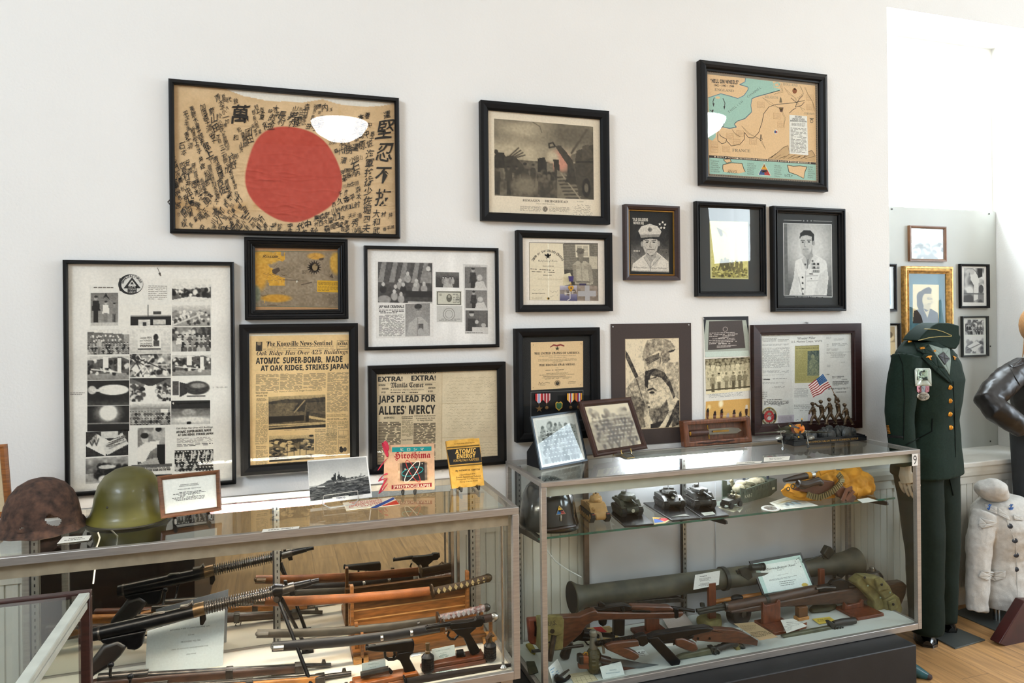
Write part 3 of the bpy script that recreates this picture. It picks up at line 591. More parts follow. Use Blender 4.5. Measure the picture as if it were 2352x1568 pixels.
def n2(r):
 r.grad(.85,.7,1,0,.2); r.poly([(0,.18),(.2,.12),(.4,.18),(.7,.14),(1,.2),(1,.3),(0,.3)],.2); r.rect(0,.28,1,1,.45); r.blobs(120,0,.25,1,.95,.05,[.12,.25,.7,.95],.3,.6); r.poly([(.3,.7),(.7,.6),(1,.65),(1,.75),(.5,.9)],.9); r.poly([(0,.78),(.5,.9),(.5,1),(0,1)],.1)
 [r.line([(x,.3),(x,.85)],.012,.15) for x in(.4,.55,.68,.82)]; r.ell(.93,.05,.05,.05,.15)
pic(n1,[(206,1033),(562,1017),(568,1222),(212,1240)],120,72); pic(n2,[(216,1276),(497,1268),(499,1420),(220,1440)],100,62); a.greek(310,1238,520,1244,1,'6a5c48',-6,.5,.05); a.greek(270,1440,470,1446,1,'6a5c48',-6,.5,.05)
a.build('newspaper_page',t)
# ---- trial clippings
t,a=frame('framed_clippings','thin black frame of grey trial clippings and two banknotes on white cloth',[(836,563),(1145.6,570),(1146.7,798),(839,804)],.025,.0135,blk,THIN)
a.sheet('e9e3de'); a.crop(820,540,.38257)
r=R(100,60,C('ece7e2')); r.noise(16,.03,sy=2); a.ras(r,0,0,quad=[(55,76),(835,95),(838,668),(64,678)]); a.up()
a.poly([(112,152),(462,162),(462,612),(118,618)],'e0dad4'); a.poly([(642,172),(790,178),(792,596),(652,594)],'d0cbc6'); a.up()
def cl(fn,x0,y0,x1,y1,w=60,h=44,dy=0,dk='2a2726',lt='cfc9c3',base=.5):
 r=R(w,h,base); fn(r); r.noise(30,.06); r.duo(dk,lt); a.ras(r,x0,y0,x1,y1,dy)
def c1(r):
 r.rect(0,0,1,1,.3); [r.poly([(x,0),(x+.08,0),(x+.02,.5),(x-.08,.5)],.55) for x in(.08,.28,.46,.68,.84)]; r.grad(.28,.22,1,.6,1)
 for x,y in((.1,.55),(.32,.6),(.4,.45),(.46,.55),(.7,.45),(.68,.55),(.84,.52),(.54,.28),(.3,.72),(.42,.78)): r.ell(x,y+.12,.06,.1,random.choice([.15,.65,.25])); r.ell(x,y,.03,.05,.8)
 r.ell(.92,.15,.04,.06,.85); r.rect(.87,.22,.98,.5,.55); r.ell(.12,.92,.12,.1,.6); r.rect(.5,.7,1,.85,.12); r.rect(.55,.95,1,1,.75)
def c2(r): r.grad(.55,.65); r.ell(.52,.2,.14,.15,.65); r.ell(.52,.1,.15,.08,.2); r.line([(.43,.2),(.62,.2)],.03,.25); r.poly([(.05,1),(.15,.6),(.45,.42),(.65,.42),(.9,.6),(.98,1)],.72); r.rect(.53,.62,.72,.85,.35); r.ell(.62,.85,.1,.1,.7); r.line([(.5,.45),(.48,1)],.02,.4)
def c3(r): r.rect(0,0,1,1,.25); r.grad(.45,.3,1,0,.4); r.poly([(.3,1),(.4,.4),(.6,.4),(.75,1)],.7); r.crowd(1,.3,.35,.5,.6,.06); r.crowd(1,.6,.35,.8,.6,.06)
def c4(r): r.grad(.5,.6); r.rect(0,0,.3,1,.45); r.person(.38,.05,1.3,.7,.2,.12); r.ell(.68,.5,.12,.14,.8); r.poly([(.5,.7),(.85,.65),(.98,1),(.45,1)],.85)
def c5(r): r.grad(.4,.3); r.ell(.28,.2,.1,.1,.75); r.ell(.28,.1,.12,.06,.15); r.poly([(.1,.4),(.45,.4),(.5,1),(.1,1)],.2); r.rect(.6,0,.9,.8,.4); r.ell(.5,.55,.08,.09,.8); r.ell(.8,.7,.1,.1,.75); r.poly([(.3,.8),(1,.8),(1,1),(.3,1)],.85)
cl(c1,128,158,456,402,90,66,8); cl(c2,293,412,441,608,44,58,-4); cl(c3,476,219,618,312,48,32,4); cl(c4,652,190,784,318,40,38,2); cl(c4,656,330,786,438,40,34,3); cl(c5,656,452,790,578,40,38,2)
a.text('JAP WAR CRIMINALS',132,440,286,20,'3a3634',0,.03); a.greek(134,444,284,470,3,'4a4644',0,.5,.1); a.greek(134,476,288,606,24,'7a7570',0,.55,.2); a.rect(131,408,291,610,'d3cdc8'); a.vs[-4:]=[v+a.n*-.0002 for v in a.vs[-4:]]
a.rect(480,334,632,420,'c9c4b4',2); a.rect(482,424,636,522,'c4c0ba',2); a.up(); a.frame(484,338,628,418,5,'4a4740',2); a.ell(557,378,17,24,'6a665a'); a.text('10',495,365,512,14,'4a4740'); a.text('円',598,405,620,30,'55524a'); a.greek(580,350,620,410,6,'8a867c',1,.5,.4); a.ring(556,475,34,36,4,'8a8680'); a.ring(556,475,22,24,3,'8a8680'); a.up(); a.ell(557,368,8,9,'a8a394'); a.greek(495,500,630,515,2,'8a8680',1,.5)
a.greek(655,182,780,188,1,'6a6560',1,.4,.1); a.greek(655,582,785,592,1,'6a6560',1,.4,.1)
a.build('clippings',t)
# ---- comet newspaper + letter
t,a=frame('framed_newspaper','black-framed wide frame with a surrender headline newspaper beside a handwritten letter',[(844,839.6),(1160,831),(1164,1064),(850,1090)],.03,.034,blk,FLAT,'newspaper')
a.sheet('d8c4a2'); a.crop(820,540,.38257)
r=R(50,60,C('d3bd9b')); r.noise(6,.03).noise(20,.012); a.ras(r,0,0,quad=[(100,806),(514,800),(518,1405),(110,1412)]); r=R(50,60,C('d9c6a5')); r.noise(4,.02).noise(12,.015); a.ras(r,0,0,quad=[(516,808),(862,798),(868,1360),(520,1405)]); a.up()
def T(s,x0,y,x1,h,b=.03,dy=-3,col=INK): a.text(s,x0,y,x1,h,col,dy,b)
T('𝐉𝐀𝐏𝐀𝐍, 𝐊𝐎𝐑𝐄𝐀 𝐈𝐍𝐕𝐀𝐃𝐄𝐃',125,838,480,16,.015,-4); T('EXTRA!',127,881,277,30,.05,-3); T('EXTRA!',330,876,478,32,.05,-2); T('𝕸𝖆𝖓𝖎𝖑𝖆 𝕮𝖔𝖒𝖊𝖙',204,918,405,32,.01,-2)
for s,x0,y,x1 in(('MORNING',131,908,173),('EDITION',152,930,192),('P.18',150,952,174),('MORNING',415,904,458),('EDITION',435,925,476),('P.18',434,946,460)): T(s,x0,y,x1,11,.03,-1)
a.text('A Sunday News Publication',200,938,408,12,INK,-2,0,.3); a.greek(205,942,385,952,1,'5a4e40',-1,.5,.05); a.line([(130,962),(480,958)],2,INK); a.line([(130,895),(480,888)],1.2,'6a5d4c')
T('JAPS PLEAD FOR',131,1020,478,54,.05,-6); T('ALLIES’ MERCY',133,1083,478,54,.05,-8); T('𝐄𝐃𝐈𝐓𝐎𝐑𝐈𝐀𝐋',165,1107,232,12,.01); T('JAPAN REACTION TO END OF WAR',274,1100,342,8,.03); T('Tense And Ominous',274,1109,340,8,.03); T('Will Abide By Potsdam',350,1096,478,11,.02); T('Proclamation But Begs',362,1110,476,11,.02); T('To Keep Hirohito',368,1123,462,12,.02)
a.greek(133,1125,270,1400,40,'44392e',-2,.62,.35,.08); a.greek(276,1115,343,1215,18,'77684f',-1,.45,.3); T('Premier Hirohito',276,1238,340,8,.02); a.greek(347,1130,480,1400,40,'44392e',-2,.62,.35,.08)
a.line([(516,805),(520,1405)],2,'a98f68'); a.line([(518,1015),(866,1005)],1.5,'b79c74'); a.line([(520,1220),(866,1212)],1.5,'b79c74'); a.script(545,850,850,930,4,.9,'8d7a5e',-6,.25); a.script(542,935,855,1190,14,.9,'8d7a5e',-6,.25); a.script(740,1240,862,1340,6,.9,'7d6c54',-4,.25); a.script(770,880,840,915,3,.9,'7d6c54',-4)
a.build('newspaper_and_letter',t)
# ---- battle print
t,a=frame('framed_print','black frame with sloped edges, brown battle picture of guns and soldiers',[(1102.7,229),(1399,256),(1400,515),(1107,506)],.032,.036,blkm,FLAT)
a.sheet('e2d2ba'); a.crop(1080,210,.33816)
def battle(r):
 r.grad(.55,.8,1,0,.55); r.noise(5,.16,0,0,1,.55,6).noise(12,.06,0,0,1,.5); r.ell(.35,.12,.3,.1,.82,.9); r.ell(.85,.15,.35,.16,.4,.9); r.ell(.15,.4,.2,.08,.85,.8); r.poly([(.78,.4),(1,.3),(1,.5),(.7,.5)],.42)
 r.rect(0,.52,1,1,.36); r.noise(9,.1,0,.5,1,1).noise(40,.1,0,.5,1,1); r.ell(.65,.5,.1,.14,C('d8a080'),.6); r.ell(.58,.46,.06,.08,.88,.7)
 r.poly([(0,.5),(.02,.44),(.1,.44),(.12,.56),(.1,.64),(0,.64)],.12); r.ell(.02,.43,.02,.03,.15); [r.line([(.13+.02*i,.5),(.24+.02*i,.36+.03*i)],.012,.15) for i in range(4)]; r.poly([(.1,.48),(.2,.47),(.3,.6),(.28,.7),(.1,.68)],.18)
 for x,y,h in((.03,.62,.36),(.14,.6,.38),(.3,.55,.42),(.22,.6,.3),(.38,.56,.3)): r.person(x,y,h,.35,.2,.12,.16)
 r.poly([(.43,.48),(.5,.46),(.52,.66),(.43,.66)],.12); r.poly([(.58,.48),(.64,.48),(.65,.68),(.6,.68)],.13); r.rect(.52,.54,.58,.66,.5)
 r.poly([(.42,.7),(.6,.64),(.65,.72),(.6,.85),(.48,1),(.43,.95)],.2); r.blobs(25,.44,.66,.62,.85,.02,[.3,.38,.14]); r.poly([(.62,.62),(.7,.66),(.95,1),(.62,1)],.5); [r.line([(.62+.015*i,.72+.045*i),(.74+.04*i,.7+.045*i)],.014,.2) for i in range(7)]; r.line([(.66,.66),(.86,1)],.014,.65)
 r.poly([(.6,.3),(.66,.29),(.72,.38),(.78,.48),(.8,.6),(.78,.78),(.72,.78),(.73,.55),(.66,.42)],.2); r.line([(.6,.31),(.545,.33),(.54,.28),(.58,.26),(.6,.3)],.014,.12); r.poly([(.7,.78),(.74,.6),(.8,.6),(.82,.8)],.17); r.line([(.77,.38),(.93,.06)],.022,.3)
 r.poly([(.82,.35),(1,.24),(1,1),(.84,.95),(.8,.55)],.22); r.ell(.92,.84,.045,.13,.08,.1); r.ell(.92,.84,.022,.06,.4,.15); r.line([(.82,.5),(1,.48)],.014,.1); r.poly([(.88,.28),(.95,.25),(1,.42),(.88,.48)],.28); r.line([(.37,0),(.45,.06),(.47,.14)],.008,.4); r.ell(.3,.85,.12,.12,.5,.7)
r=R(150,110,.5); battle(r); r.noise(60,.05); g=r.a.mean(2,keepdims=True); k=np.abs(r.a[...,0:1]-r.a[...,2:3]); r2=R(150,110); r2.a=np.array(C('201c17'))*(1-g)+np.array(C('cdbb9c'))*g; r2.a[...,0]+=k[...,0]*.5
a.ras(r2,0,0,quad=[(170,176),(849,234),(851,732),(176,703)])
a.text('𝐑𝐄𝐌𝐀𝐆𝐄𝐍     𝐁𝐑𝐈𝐃𝐆𝐄𝐇𝐄𝐀𝐃',368,743,674,16,'5b5146',11,.006); a.text('THE U.S. ARMY IN ACTION',458,762,586,7,'6d6152',4); a.greek(350,772,494,808,6,'857767',5,.4); a.greek(548,778,690,812,6,'857767',5,.4); a.ell(521,795,17,18,'5d5347'); a.up(); a.ring(521,795,12,13,2,'cbbca4'); a.star(521,795,7,'cbbca4'); a.script(704,760,846,850,7,1.5,'3c352e',6,.3); a.text('1-27-63',740,748,780,8,'3c352e')
a.build('battle_print',t)
# ---- certificate with medal
t,a=frame('framed_certificate','flat black frame with a wartime service certificate, soldier photograph and purple medal',[(1186,528),(1405.6,534.6),(1407,714),(1189,717)],.03,.03,blkm,FLAT)
a.sheet('e8ddd0'); a.crop(1080,210,.33816)
a.poly([(408,1022),(880,1028),(883,1421),(412,1417)],'6b6259'); a.up(); a.poly([(411,1026),(648,1030),(655,1418),(415,1416)],'e1d2b6'); a.up(); a.poly([(536,1030),(544,1030),(548,1416),(540,1416)],'efe4cc'); a.line([(412,1190),(650,1195)],2,'d2c2a2'); a.line([(414,1320),(620,1322)],2,'d2c2a2')
a.arc('𝕬𝖗𝖒𝖞 𝖔𝖋 𝖙𝖍𝖊 𝖀𝖓𝖎𝖙𝖊𝖉 𝕾𝖙𝖆𝖙𝖊𝖘',538,1220,122,19,INK,-56,56,0,140); a.ell(538,1113,9,16,'2d2823'); a.poly([(515,1100),(534,1110),(536,1122),(518,1116)],'2d2823'); a.poly([(560,1100),(542,1110),(540,1122),(558,1116)],'2d2823'); a.line([(522,1128),(554,1128)],4,'4a4238'); a.line([(532,1128),(528,1138)],3,'2d2823')
a.text('𝓒𝓮𝓻𝓽𝓲𝓯𝓲𝓬𝓪𝓽𝓮 𝓸𝓯 𝓢𝓮𝓻𝓿𝓲𝓬𝓮',472,1160,604,18,'4a4238'); a.text('This is to certify that',502,1190,578,9,'4a4238',0,.02); a.greek(418,1200,648,1208,1,'4f463b',14,.6,.06); a.greek(418,1218,600,1226,1,'4f463b',6,.6,.06); a.text('Military Grant',508,1252,566,9,'4a4238',0,.02); a.greek(470,1268,640,1280,2,'b0a284',4,.3,.05); a.script(430,1340,520,1356,1,1,'6d6252'); a.greek(430,1366,520,1375,1,'5a5044',0,.5,.1); a.greek(430,1395,500,1410,2,'9a8c74',0,.3); a.script(550,1345,612,1400,2,1.2,'5a5044'); a.ell(542,1406,9,8,'a9853a')
def sold(r):
 r.rect(0,0,1,1,.42); [r.line([(0,y),(.4,y+.01)],.012,.6) for y in np.linspace(.04,.6,15)]; [r.line([(.9,y),(1,y)],.012,.6) for y in np.linspace(.04,.4,9)]; r.rect(.36,.02,.75,.32,.88); r.rect(.4,.05,.72,.3,.7); r.line([(.56,.05),(.56,.3)],.02,.95); r.line([(.56,.18),(.72,.17)],.02,.95); r.rect(0,.62,.3,1,.25); r.rect(.75,.3,.98,.6,.75)
 r.poly([(.26,.5),(.4,.4),(.62,.4),(.8,.5),(.85,.95),(.7,.97),(.3,.95)],.68); r.poly([(.68,.5),(.8,.5),(.86,.9),(.74,.94)],.58); r.poly([(.26,.5),(.36,.5),(.36,.9),(.26,.9)],.56); r.line([(.5,.42),(.52,.9)],.014,.5); r.rect(.36,.52,.46,.6,.6); r.rect(.58,.52,.68,.6,.6); r.poly([(.43,.36),(.58,.36),(.54,.46),(.48,.44)],.45); r.ell(.5,.26,.09,.11,.48); r.ell(.5,.2,.1,.05,.35); r.poly([(.37,.2),(.62,.18),(.6,.12),(.42,.1)],.4); r.rect(.35,.88,.76,.93,.45)
r=R(70,84,.5); sold(r); r.noise(40,.06); r.duo('2c2722','d8cbb2'); a.ras(r,0,0,quad=[(640,1032),(876,1034),(880,1320),(655,1316)]); a.up()
a.poly([(648,1240),(690,1230),(704,1262),(690,1310),(640,1318)],'d9caa6'); a.up(); r=R(50,34,.5); r.grad(C('c7bfc9'),C('4a4668')); r.rect(0,.3,1,.55,C('8b7f78')); r.blobs(10,.1,.3,1,.55,.06,[C('6c5c50'),C('b7a79a')]); a.ras(r,0,0,quad=[(620,1318),(736,1316),(738,1422),(620,1420)]); r=R(40,30,C('8a7a6c')); r.noise(8,.08); a.ras(r,0,0,quad=[(738,1316),(876,1318),(880,1420),(740,1420)]); a.up(); a.line([(655,1372),(690,1372),(690,1356),(722,1356)],4,'e5ddd0'); a.line([(690,1372),(690,1408),(672,1418)],4,'e5ddd0')
a.poly([(790,1316),(822,1316),(822,1352),(866,1352),(866,1390),(824,1390),(824,1420),(792,1420),(792,1390),(744,1390),(744,1354),(790,1354)],'a9a4a4'); a.rect(752,1302,800,1316,'2f2748')
a.build('certificate',t)
b=B(); P=lambda x,y,dy: (lambda q:V((q.x,-.022-dy,q.z)))(onY(1080+x*.33816,210+y*.33816,-.022))
b.prism([P(666,1254,0),P(672,1290,0),P(698,1290,0),P(702,1254,0)],(0,-.0015,0)); rb=b.build('ribbon',M('purple_ribbon','3a2c66',.7),t,smooth=0)
b=B(); hp=[(683,1362)]+[(683+s*20*math.cos(u),1330-14*math.sin(u)) for s,u in((1,-.5),(1,.1),(1,.7),(1,1.2))]+[(683,1322)]+[(683-20*math.cos(u),1330-14*math.sin(u)) for u in(1.2,.7,.1,-.5)]
b.prism([P(x,y,0) for x,y in hp][::-1],(0,-.003,0)).tube([P(683,1316,.001),P(683,1306,.001),P(683,1298,.001)],.0018); b.build('medal_heart',M('gilt_medal','c8973c',.3,.9),t,bevel=.0008)
b=B(); b.ell(P(684,1334,.003),(.0035,.0015,.0045)); b.build('medal_centre',M('violet_enamel','3d2a3c',.3),t)
# ---- campaign map
t,a=frame('framed_map','campaign map of the Channel coast in a black moulded frame, highest right on the wall',[(1609.7,137.8),(1903,169),(1903,438),(1611.6,425)],.04,.043,blk,[(0,0),(0,.75),(.15,.8),(.45,1),(.7,.85),(.85,.6),(1,.55),(1,.3)],'map',pane=glassmat('picture_glass_bright'))
a.sheet('e8dcc8'); a.crop(1410,120,.3954)
LND='e3bd8e'; SEA='9fc3b2'; LN='3a3530'
def sk(x): return (x-565)*.085
a.poly([(552,100),(1203,165),(1203,752),(560,715)],'8a7a66'); a.up();
for i in range(48): x=556+13.5*i; a.rect(x,103+sk(x),x+7,110+sk(x),'5f5348'); a.rect(x,706+(x-565)*.06,x+7,712+(x-565)*.06,'5f5348')
for i in range(44): a.rect(556,112+13*i,562,119+13*i,'5f5348'); a.rect(1195,170+13*i,1201,177+13*i,'5f5348')
a.poly([(562,122),(1193,182),(1196,740),(570,703)],LND); a.up()
a.poly([(786,142),(945,160),(950,195),(990,205),(985,215),(905,235),(850,250),(822,262),(815,300),(820,340),(780,380),(735,395),(718,412),(730,430),(690,438),(640,428),(625,390),(600,395),(570,388),(566,260),(640,235),(700,250),(740,262),(775,245),(800,210),(800,195),(750,180),(782,165)],SEA)
a.line([(786,142),(782,165),(750,180),(800,195),(800,210),(775,245),(740,262),(700,250),(640,235),(566,260)],4,'5d86a0'); a.line([(985,212),(905,235),(850,250),(822,262),(815,300),(820,340),(780,380),(735,395),(718,412),(730,430),(690,438),(640,428),(625,390),(600,400)],4,'5d86a0'); a.poly([(947,172),(970,162),(990,172),(980,190),(955,195)],SEA); a.poly([(566,380),(600,400),(612,440),(608,490),(590,510),(568,500)],SEA); a.up(); a.ell(622,258,14,7,LND); a.poly([(955,175),(975,170),(980,185),(962,188)],LND)
a.text('"HELL ON WHEELS"',580,172,744,24,'2e2a26',8,.03); a.text('1942 • 1943 • 1944',600,193,718,14,'2e2a26',5,.02); a.text('𝐄𝐍𝐆𝐋𝐀𝐍𝐃',604,218,716,15,'8a7c66',8); a.text('𝐇𝐎𝐋𝐋𝐀𝐍𝐃',1003,182,1090,16,'a8987a',8); a.text('𝐁𝐄𝐋𝐆𝐈𝐔𝐌',897,258,974,15,'a8987a',5); a.text('𝐅𝐑𝐀𝐍𝐂𝐄',705,573,810,17,'8a7c66',4); a.text('𝐆𝐄𝐑𝐌𝐀𝐍𝐘',1126,352,1188,13,'a8987a',3)
for s,x0,y0,x1,y1 in(('ENGLISH',688,340,762,282),('CHANNEL',800,250,870,198)):
 for i,ch in enumerate(s): u=i/(len(s)-1); a.textrot(ch,x0+(x1-x0)*u,y0+(y1-y0)*u,13,'5d6d66',-.65)
for p in([(602,258),(594,280),(597,306)],[(652,262),(664,290),(660,322)],[(650,385),(654,420)],[(575,330),(592,343)]): a.line(p,4,LN); x,y=p[-1]; a.poly([(x-6,y-14),(x+6,y-14),(x,y+8)],LN)
a.line([(654,425),(625,450),(620,480),(622,510),(645,528),(668,520),(672,500),(650,490),(635,480),(632,470)],3,LN); a.line([(672,510),(700,540),(750,530),(776,500),(776,460),(800,490),(830,492),(860,460),(880,400),(890,350),(920,310),(960,295),(1060,285),(1130,270)],3,LN); a.line([(1050,255),(1085,285),(1100,260),(1120,240)],3,LN); a.line([(1085,285),(1075,310),(1110,300),(1128,280)],3,LN); a.line([(1040,345),(1060,325),(1080,315)],3,LN)
for p in([(1010,200),(1040,240),(1080,260),(1100,300),(1130,330)],[(1130,190),(1150,240),(1180,270),(1190,330)],[(880,250),(930,290),(990,320),(1020,370),(1010,420)],[(760,430),(800,460),(870,500),(900,560)],[(990,180),(1000,220),(960,240)],[(1110,190),(1120,230),(1090,260)],[(700,440),(720,470),(760,480)]):
 for q in range(2): a.line([(x+random.uniform(-9,9),y+random.uniform(-9,9)) for x,y in p],1.8,'a48a68')
for x,y in((852,280),(946,345),(970,395),(670,465),(730,448),(710,500),(805,495),(580,515),(580,545),(648,540),(1140,290),(1140,235)): a.frame(x,y,x+42,y+34,1.5,'c39a6e',2); a.greek(x+4,y+5,x+38,y+32,5,'c8a27a',2,.4)
a.poly([(870,500),(868,508),(876,508)],LN); a.line([(873,470),(868,502)],3,LN); a.line([(873,470),(880,502)],3,LN); a.line([(866,495),(882,497)],2,LN); a.ell(960,455,12,13,'e8e0d0'); a.up(); a.ell(956,455,5,9,'3a4a7a'); a.ell(965,456,4,8,'b04a3a'); a.ell(1072,214,13,16,'8a4a22'); a.ell(1072,205,7,6,'d09a32'); a.poly([(980,312),(1006,312),(1000,338),(986,338)],'5a3a30'); a.ell(992,322,6,8,'b8a04a'); a.poly([(985,262),(990,250),(995,262),(998,284),(982,284)],'7a6a50'); a.poly([(1155,372),(1185,375),(1174,382),(1166,382)],'6a604e'); a.ring(1170,392,8,8,3,'6a604e')
a.poly([(915,612),(960,585),(1005,545),(1030,535),(1040,585),(1140,590),(1145,570),(1170,562),(1190,595),(1188,628)],'c9a577'); a.line([(915,612),(960,585),(1005,545),(1030,535),(1040,585)],3,'6d5c44'); a.line([(1120,605),(1145,570),(1170,562),(1190,595)],3,'6d5c44'); [a.line([(930+25*i,610),(960+28*i,580+8*(i%3))],2.5,'8d7656') for i in range(9)]
a.up(); a.poly([(1040,355),(1143,362),(1148,590),(1038,582)],'eae6dc'); a.up(); a.text('SECOND',1072,370,1112,10,'3a3632',2,.02); a.text('UNITED STATES',1056,383,1128,10,'3a3632',4,.02); a.text('ARMORED DIVISION',1044,394,1140,10,'3a3632',5,.02); a.greek(1052,400,1132,420,3,'6a655c',4,.4); a.greek(1046,428,1138,575,20,'8a857c',4,.45,.25)
a.poly([(570,595),(1192,632),(1192,644),(570,610)],'3a2e2c'); a.poly([(570,610),(1192,644),(1194,738),(572,703)],SEA); a.up()
for s,x0,x1 in(('SCOTT',616,656),('PATTON',679,730),('CRITTENBERGER',742,838),('HARMON',853,900),('KINGMAN',918,966),('GAFFEY',982,1024),('BROOKS',1041,1084),('HARMON',1098,1147)): a.text(s,x0,609+(x0-616)*.057,x1,9,'cdb598',(x1-x0)*.057,.02)
for x in(604,667,735,845,909,974,1032,1091,1158): a.ell(x,604+(x-604)*.057,4,4,'e0cdb0')
for x,y,ls,w in((579,632,'FT.BENNING|GEORGIA|TENNESSEE|MISS.-FLORIDA|LOUISIANA|N.S.CAROLINA',54),(792,645,'SAFI|PORT LYAUTEY|CASABLANCA|RABAT|MONOD|MAMORA',54),(950,656,'MEKNES|FEZ, OUJDA|PORT-AUX-|POULES|MOSTAGANEM|ORAN',48),(1144,662,'BUTERA|GELA|CANICATTI|CASTELVETRANO|MARSALA|PALERMO',42)):
 for i,s in enumerate(ls.split('|')): a.text(s,x,y+i*12.2,x+w*(.5+.5*len(s)/13),8.5,'6a6a60',3,.01)
a.poly([(652,620),(690,615),(700,632),(672,640)],LND); a.poly([(650,650),(700,638),(762,642),(770,670),(780,690),(745,700),(655,692),(648,672)],LND); a.poly([(1025,648),(1060,655),(1100,652),(1140,658),(1126,690),(1120,725),(1080,705),(1035,690)],LND)
a.line([(652,620),(690,615),(700,632),(672,640),(652,620)],3,LN); a.line([(655,692),(648,672),(650,650),(700,638),(762,642),(770,670),(780,690)],3.5,LN); a.line([(1025,648),(1060,655),(1100,652),(1140,658),(1126,690),(1120,725),(1080,705),(1035,690),(1025,648)],3.5,LN); a.text('AFRICA',676,698,733,14,'3a3530',3,.01); a.text('1942 • 1943',680,684,732,6,'3a3530',2); a.text('SICILY',1008,716,1056,13,'3a3530',3,.01); a.text('1943',1025,706,1042,7,'3a3530')
a.poly([(890,637),(931,712),(853,708)],'e2dccb'); a.up(); a.poly([(890,643),(908,676),(872,676)],'d89a2a'); a.poly([(872,676),(890,676),(892,708),(857,706)],'2f4f86'); a.poly([(890,676),(908,676),(926,710),(892,708)],'b8352c'); a.up(); a.text('2',885,662,895,15,'2a2420',0,.03); a.poly([(872,684),(905,676),(908,688),(878,694)],'3a2a22'); a.line([(876,680),(906,698)],5,'7c2a22')
a.build('map_sheet',t)
# ---- portrait of an old soldier (magazine cover)
gold=M('gilt_inner_lip','b98a3e',.35,.8)
def lip(t,q,d,f0,f1,Y=0):
 x0,x1,z0,z1=rectpx(q,Y-d*.9); b=B(); y0,y1=Y-d*.62,Y-d*.45
 b.loft([[V((x0+f,y,z0+f)),V((x1-f,y,z0+f)),V((x1-f,y,z1-f)),V((x0+f,y,z1-f))] for f,y in((f0,y0),(f1,y0-.002),(f1+.002,y1))],caps=False); b.build('gilt_lip',gold,t,smooth=0)
q=[(1434.5,469.5),(1560,472.7),(1562.6,642.7),(1437,644)]
t,a=frame('framed_magazine_cover','small mahogany and gilt frame with a drawn officer in a peaked cap',q,.03,.024,dbrn,FLAT); lip(t,q,.03,.019,.026)
a.sheet('1b1a1a'); a.crop(1410,120,.3954)
r=R(100,140,C('1e1c1b')); r.grad(.12,.16,1,0,.4).grad(.16,.62,1,.4,1); r.noise(8,.05)
r.poly([(.02,.98),(.05,.86),(.3,.72),(.42,.66),(.68,.64),(.8,.7),(.98,.8),(.99,.98)],.82); r.poly([(.33,.74),(.42,.68),(.52,.84),(.5,.92)],.7); r.poly([(.7,.66),(.78,.72),(.62,.92),(.55,.86)],.72); r.line([(.52,.84),(.5,.98)],.012,.4); r.line([(.33,.74),(.5,.92),(.78,.72)],.008,.4)
r.poly([(.36,.6),(.68,.58),(.66,.72),(.52,.84),(.4,.72)],.62); r.ell(.51,.5,.2,.2,.72,.08); r.poly([(.33,.52),(.4,.64),(.5,.7),(.6,.68),(.68,.6),(.7,.5),(.68,.62),(.55,.72),(.42,.68)],.4); r.ell(.29,.5,.03,.05,.6); r.ell(.73,.48,.03,.05,.6); r.line([(.37,.435),(.47,.44)],.02,.2); r.line([(.55,.437),(.65,.425)],.02,.2); r.ell(.42,.465,.035,.012,.15); r.ell(.6,.46,.035,.012,.15); r.line([(.51,.46),(.49,.545),(.54,.55)],.012,.35); r.line([(.43,.595),(.6,.59)],.014,.2); r.line([(.46,.64),(.56,.64)],.01,.45); r.line([(.37,.55),(.42,.62)],.01,.45); r.line([(.65,.54),(.61,.61)],.01,.45)
r.poly([(.2,.27),(.28,.18),(.5,.13),(.7,.17),(.8,.26),(.74,.35),(.27,.37)],.78); r.poly([(.24,.33),(.75,.31),(.74,.37),(.5,.385),(.27,.4)],.55); r.poly([(.27,.39),(.5,.37),(.74,.36),(.72,.41),(.5,.4),(.3,.43)],.14); r.ell(.5,.235,.06,.04,.5); r.line([(.5,.2),(.5,.27)],.01,.25); r.line([(.45,.24),(.55,.23)],.01,.25); r.noise(45,.06); r.duo('1c1a19','e3d9cb')
a.ras(r,0,0,quad=[(106,950),(330,955),(333,1275),(112,1272)]); a.up(); a.text('"OLD SOLDIERS',118,977,208,17,'ddd5c8',2,.02); a.text('NEVER DIE',124,997,184,16,'ddd5c8',1,.02); [a.star(x,y,9,'e6dfd2') for x,y in((294,983),(277,994),(308,996),(285,1015),(303,1015))]; a.text('A Photo History of General MacArthur',125,1256,320,11,'24201d',2,0,.3); a.rect(280,1140,322,1166,'3a3633'); a.up(); a.frame(280,1140,322,1166,1.5,'8a8378'); a.greek(284,1145,318,1162,3,'8a8378',0,.4); a.greek(125,1148,162,1158,1,'c8beae',0,.7,.3)
a.build('magazine_cover',t)
# ---- flag raising print, yellow
t,a=frame('framed_print','black frame, wide charcoal mat, small yellow print of men raising a flag',[(1599.8,462),(1760.7,468),(1760.7,679.5),(1601,681.5)],.03,.026,blk,STEP,pane=glassmat('picture_glass_bright'))
a.sheet('37393a'); a.crop(1410,120,.3954); a.poly([(570,978),(794,982),(795,1316),(574,1314)],'cfcb8e'); a.up()
r=R(76,110,C('dcd68e')); r.grad(C('dfd79a'),C('d4cc7a')); D=C('5c5634'); r.noise(7,.03); r.poly([(.14,.09),(.5,.17),(.46,.27),(.38,.3),(.27,.28),(.2,.18)],C('c9c190')); r.poly([(.14,.09),(.3,.14),(.33,.24),(.26,.27)],C('55543e')); [r.line([(.3+.03*i,.15+.02*i),(.44,.2+.025*i)],.014,C('8a8058')) for i in range(4)]
r.poly([(.0,.84),(.25,.8),(.6,.8),(1,.82),(1,1),(0,1)],C('a89f58')); r.blobs(110,0,.8,1,.99,.035,[C('6b6438'),C('cdc57c'),C('8c8448'),C('4e492a')],.3,.6)
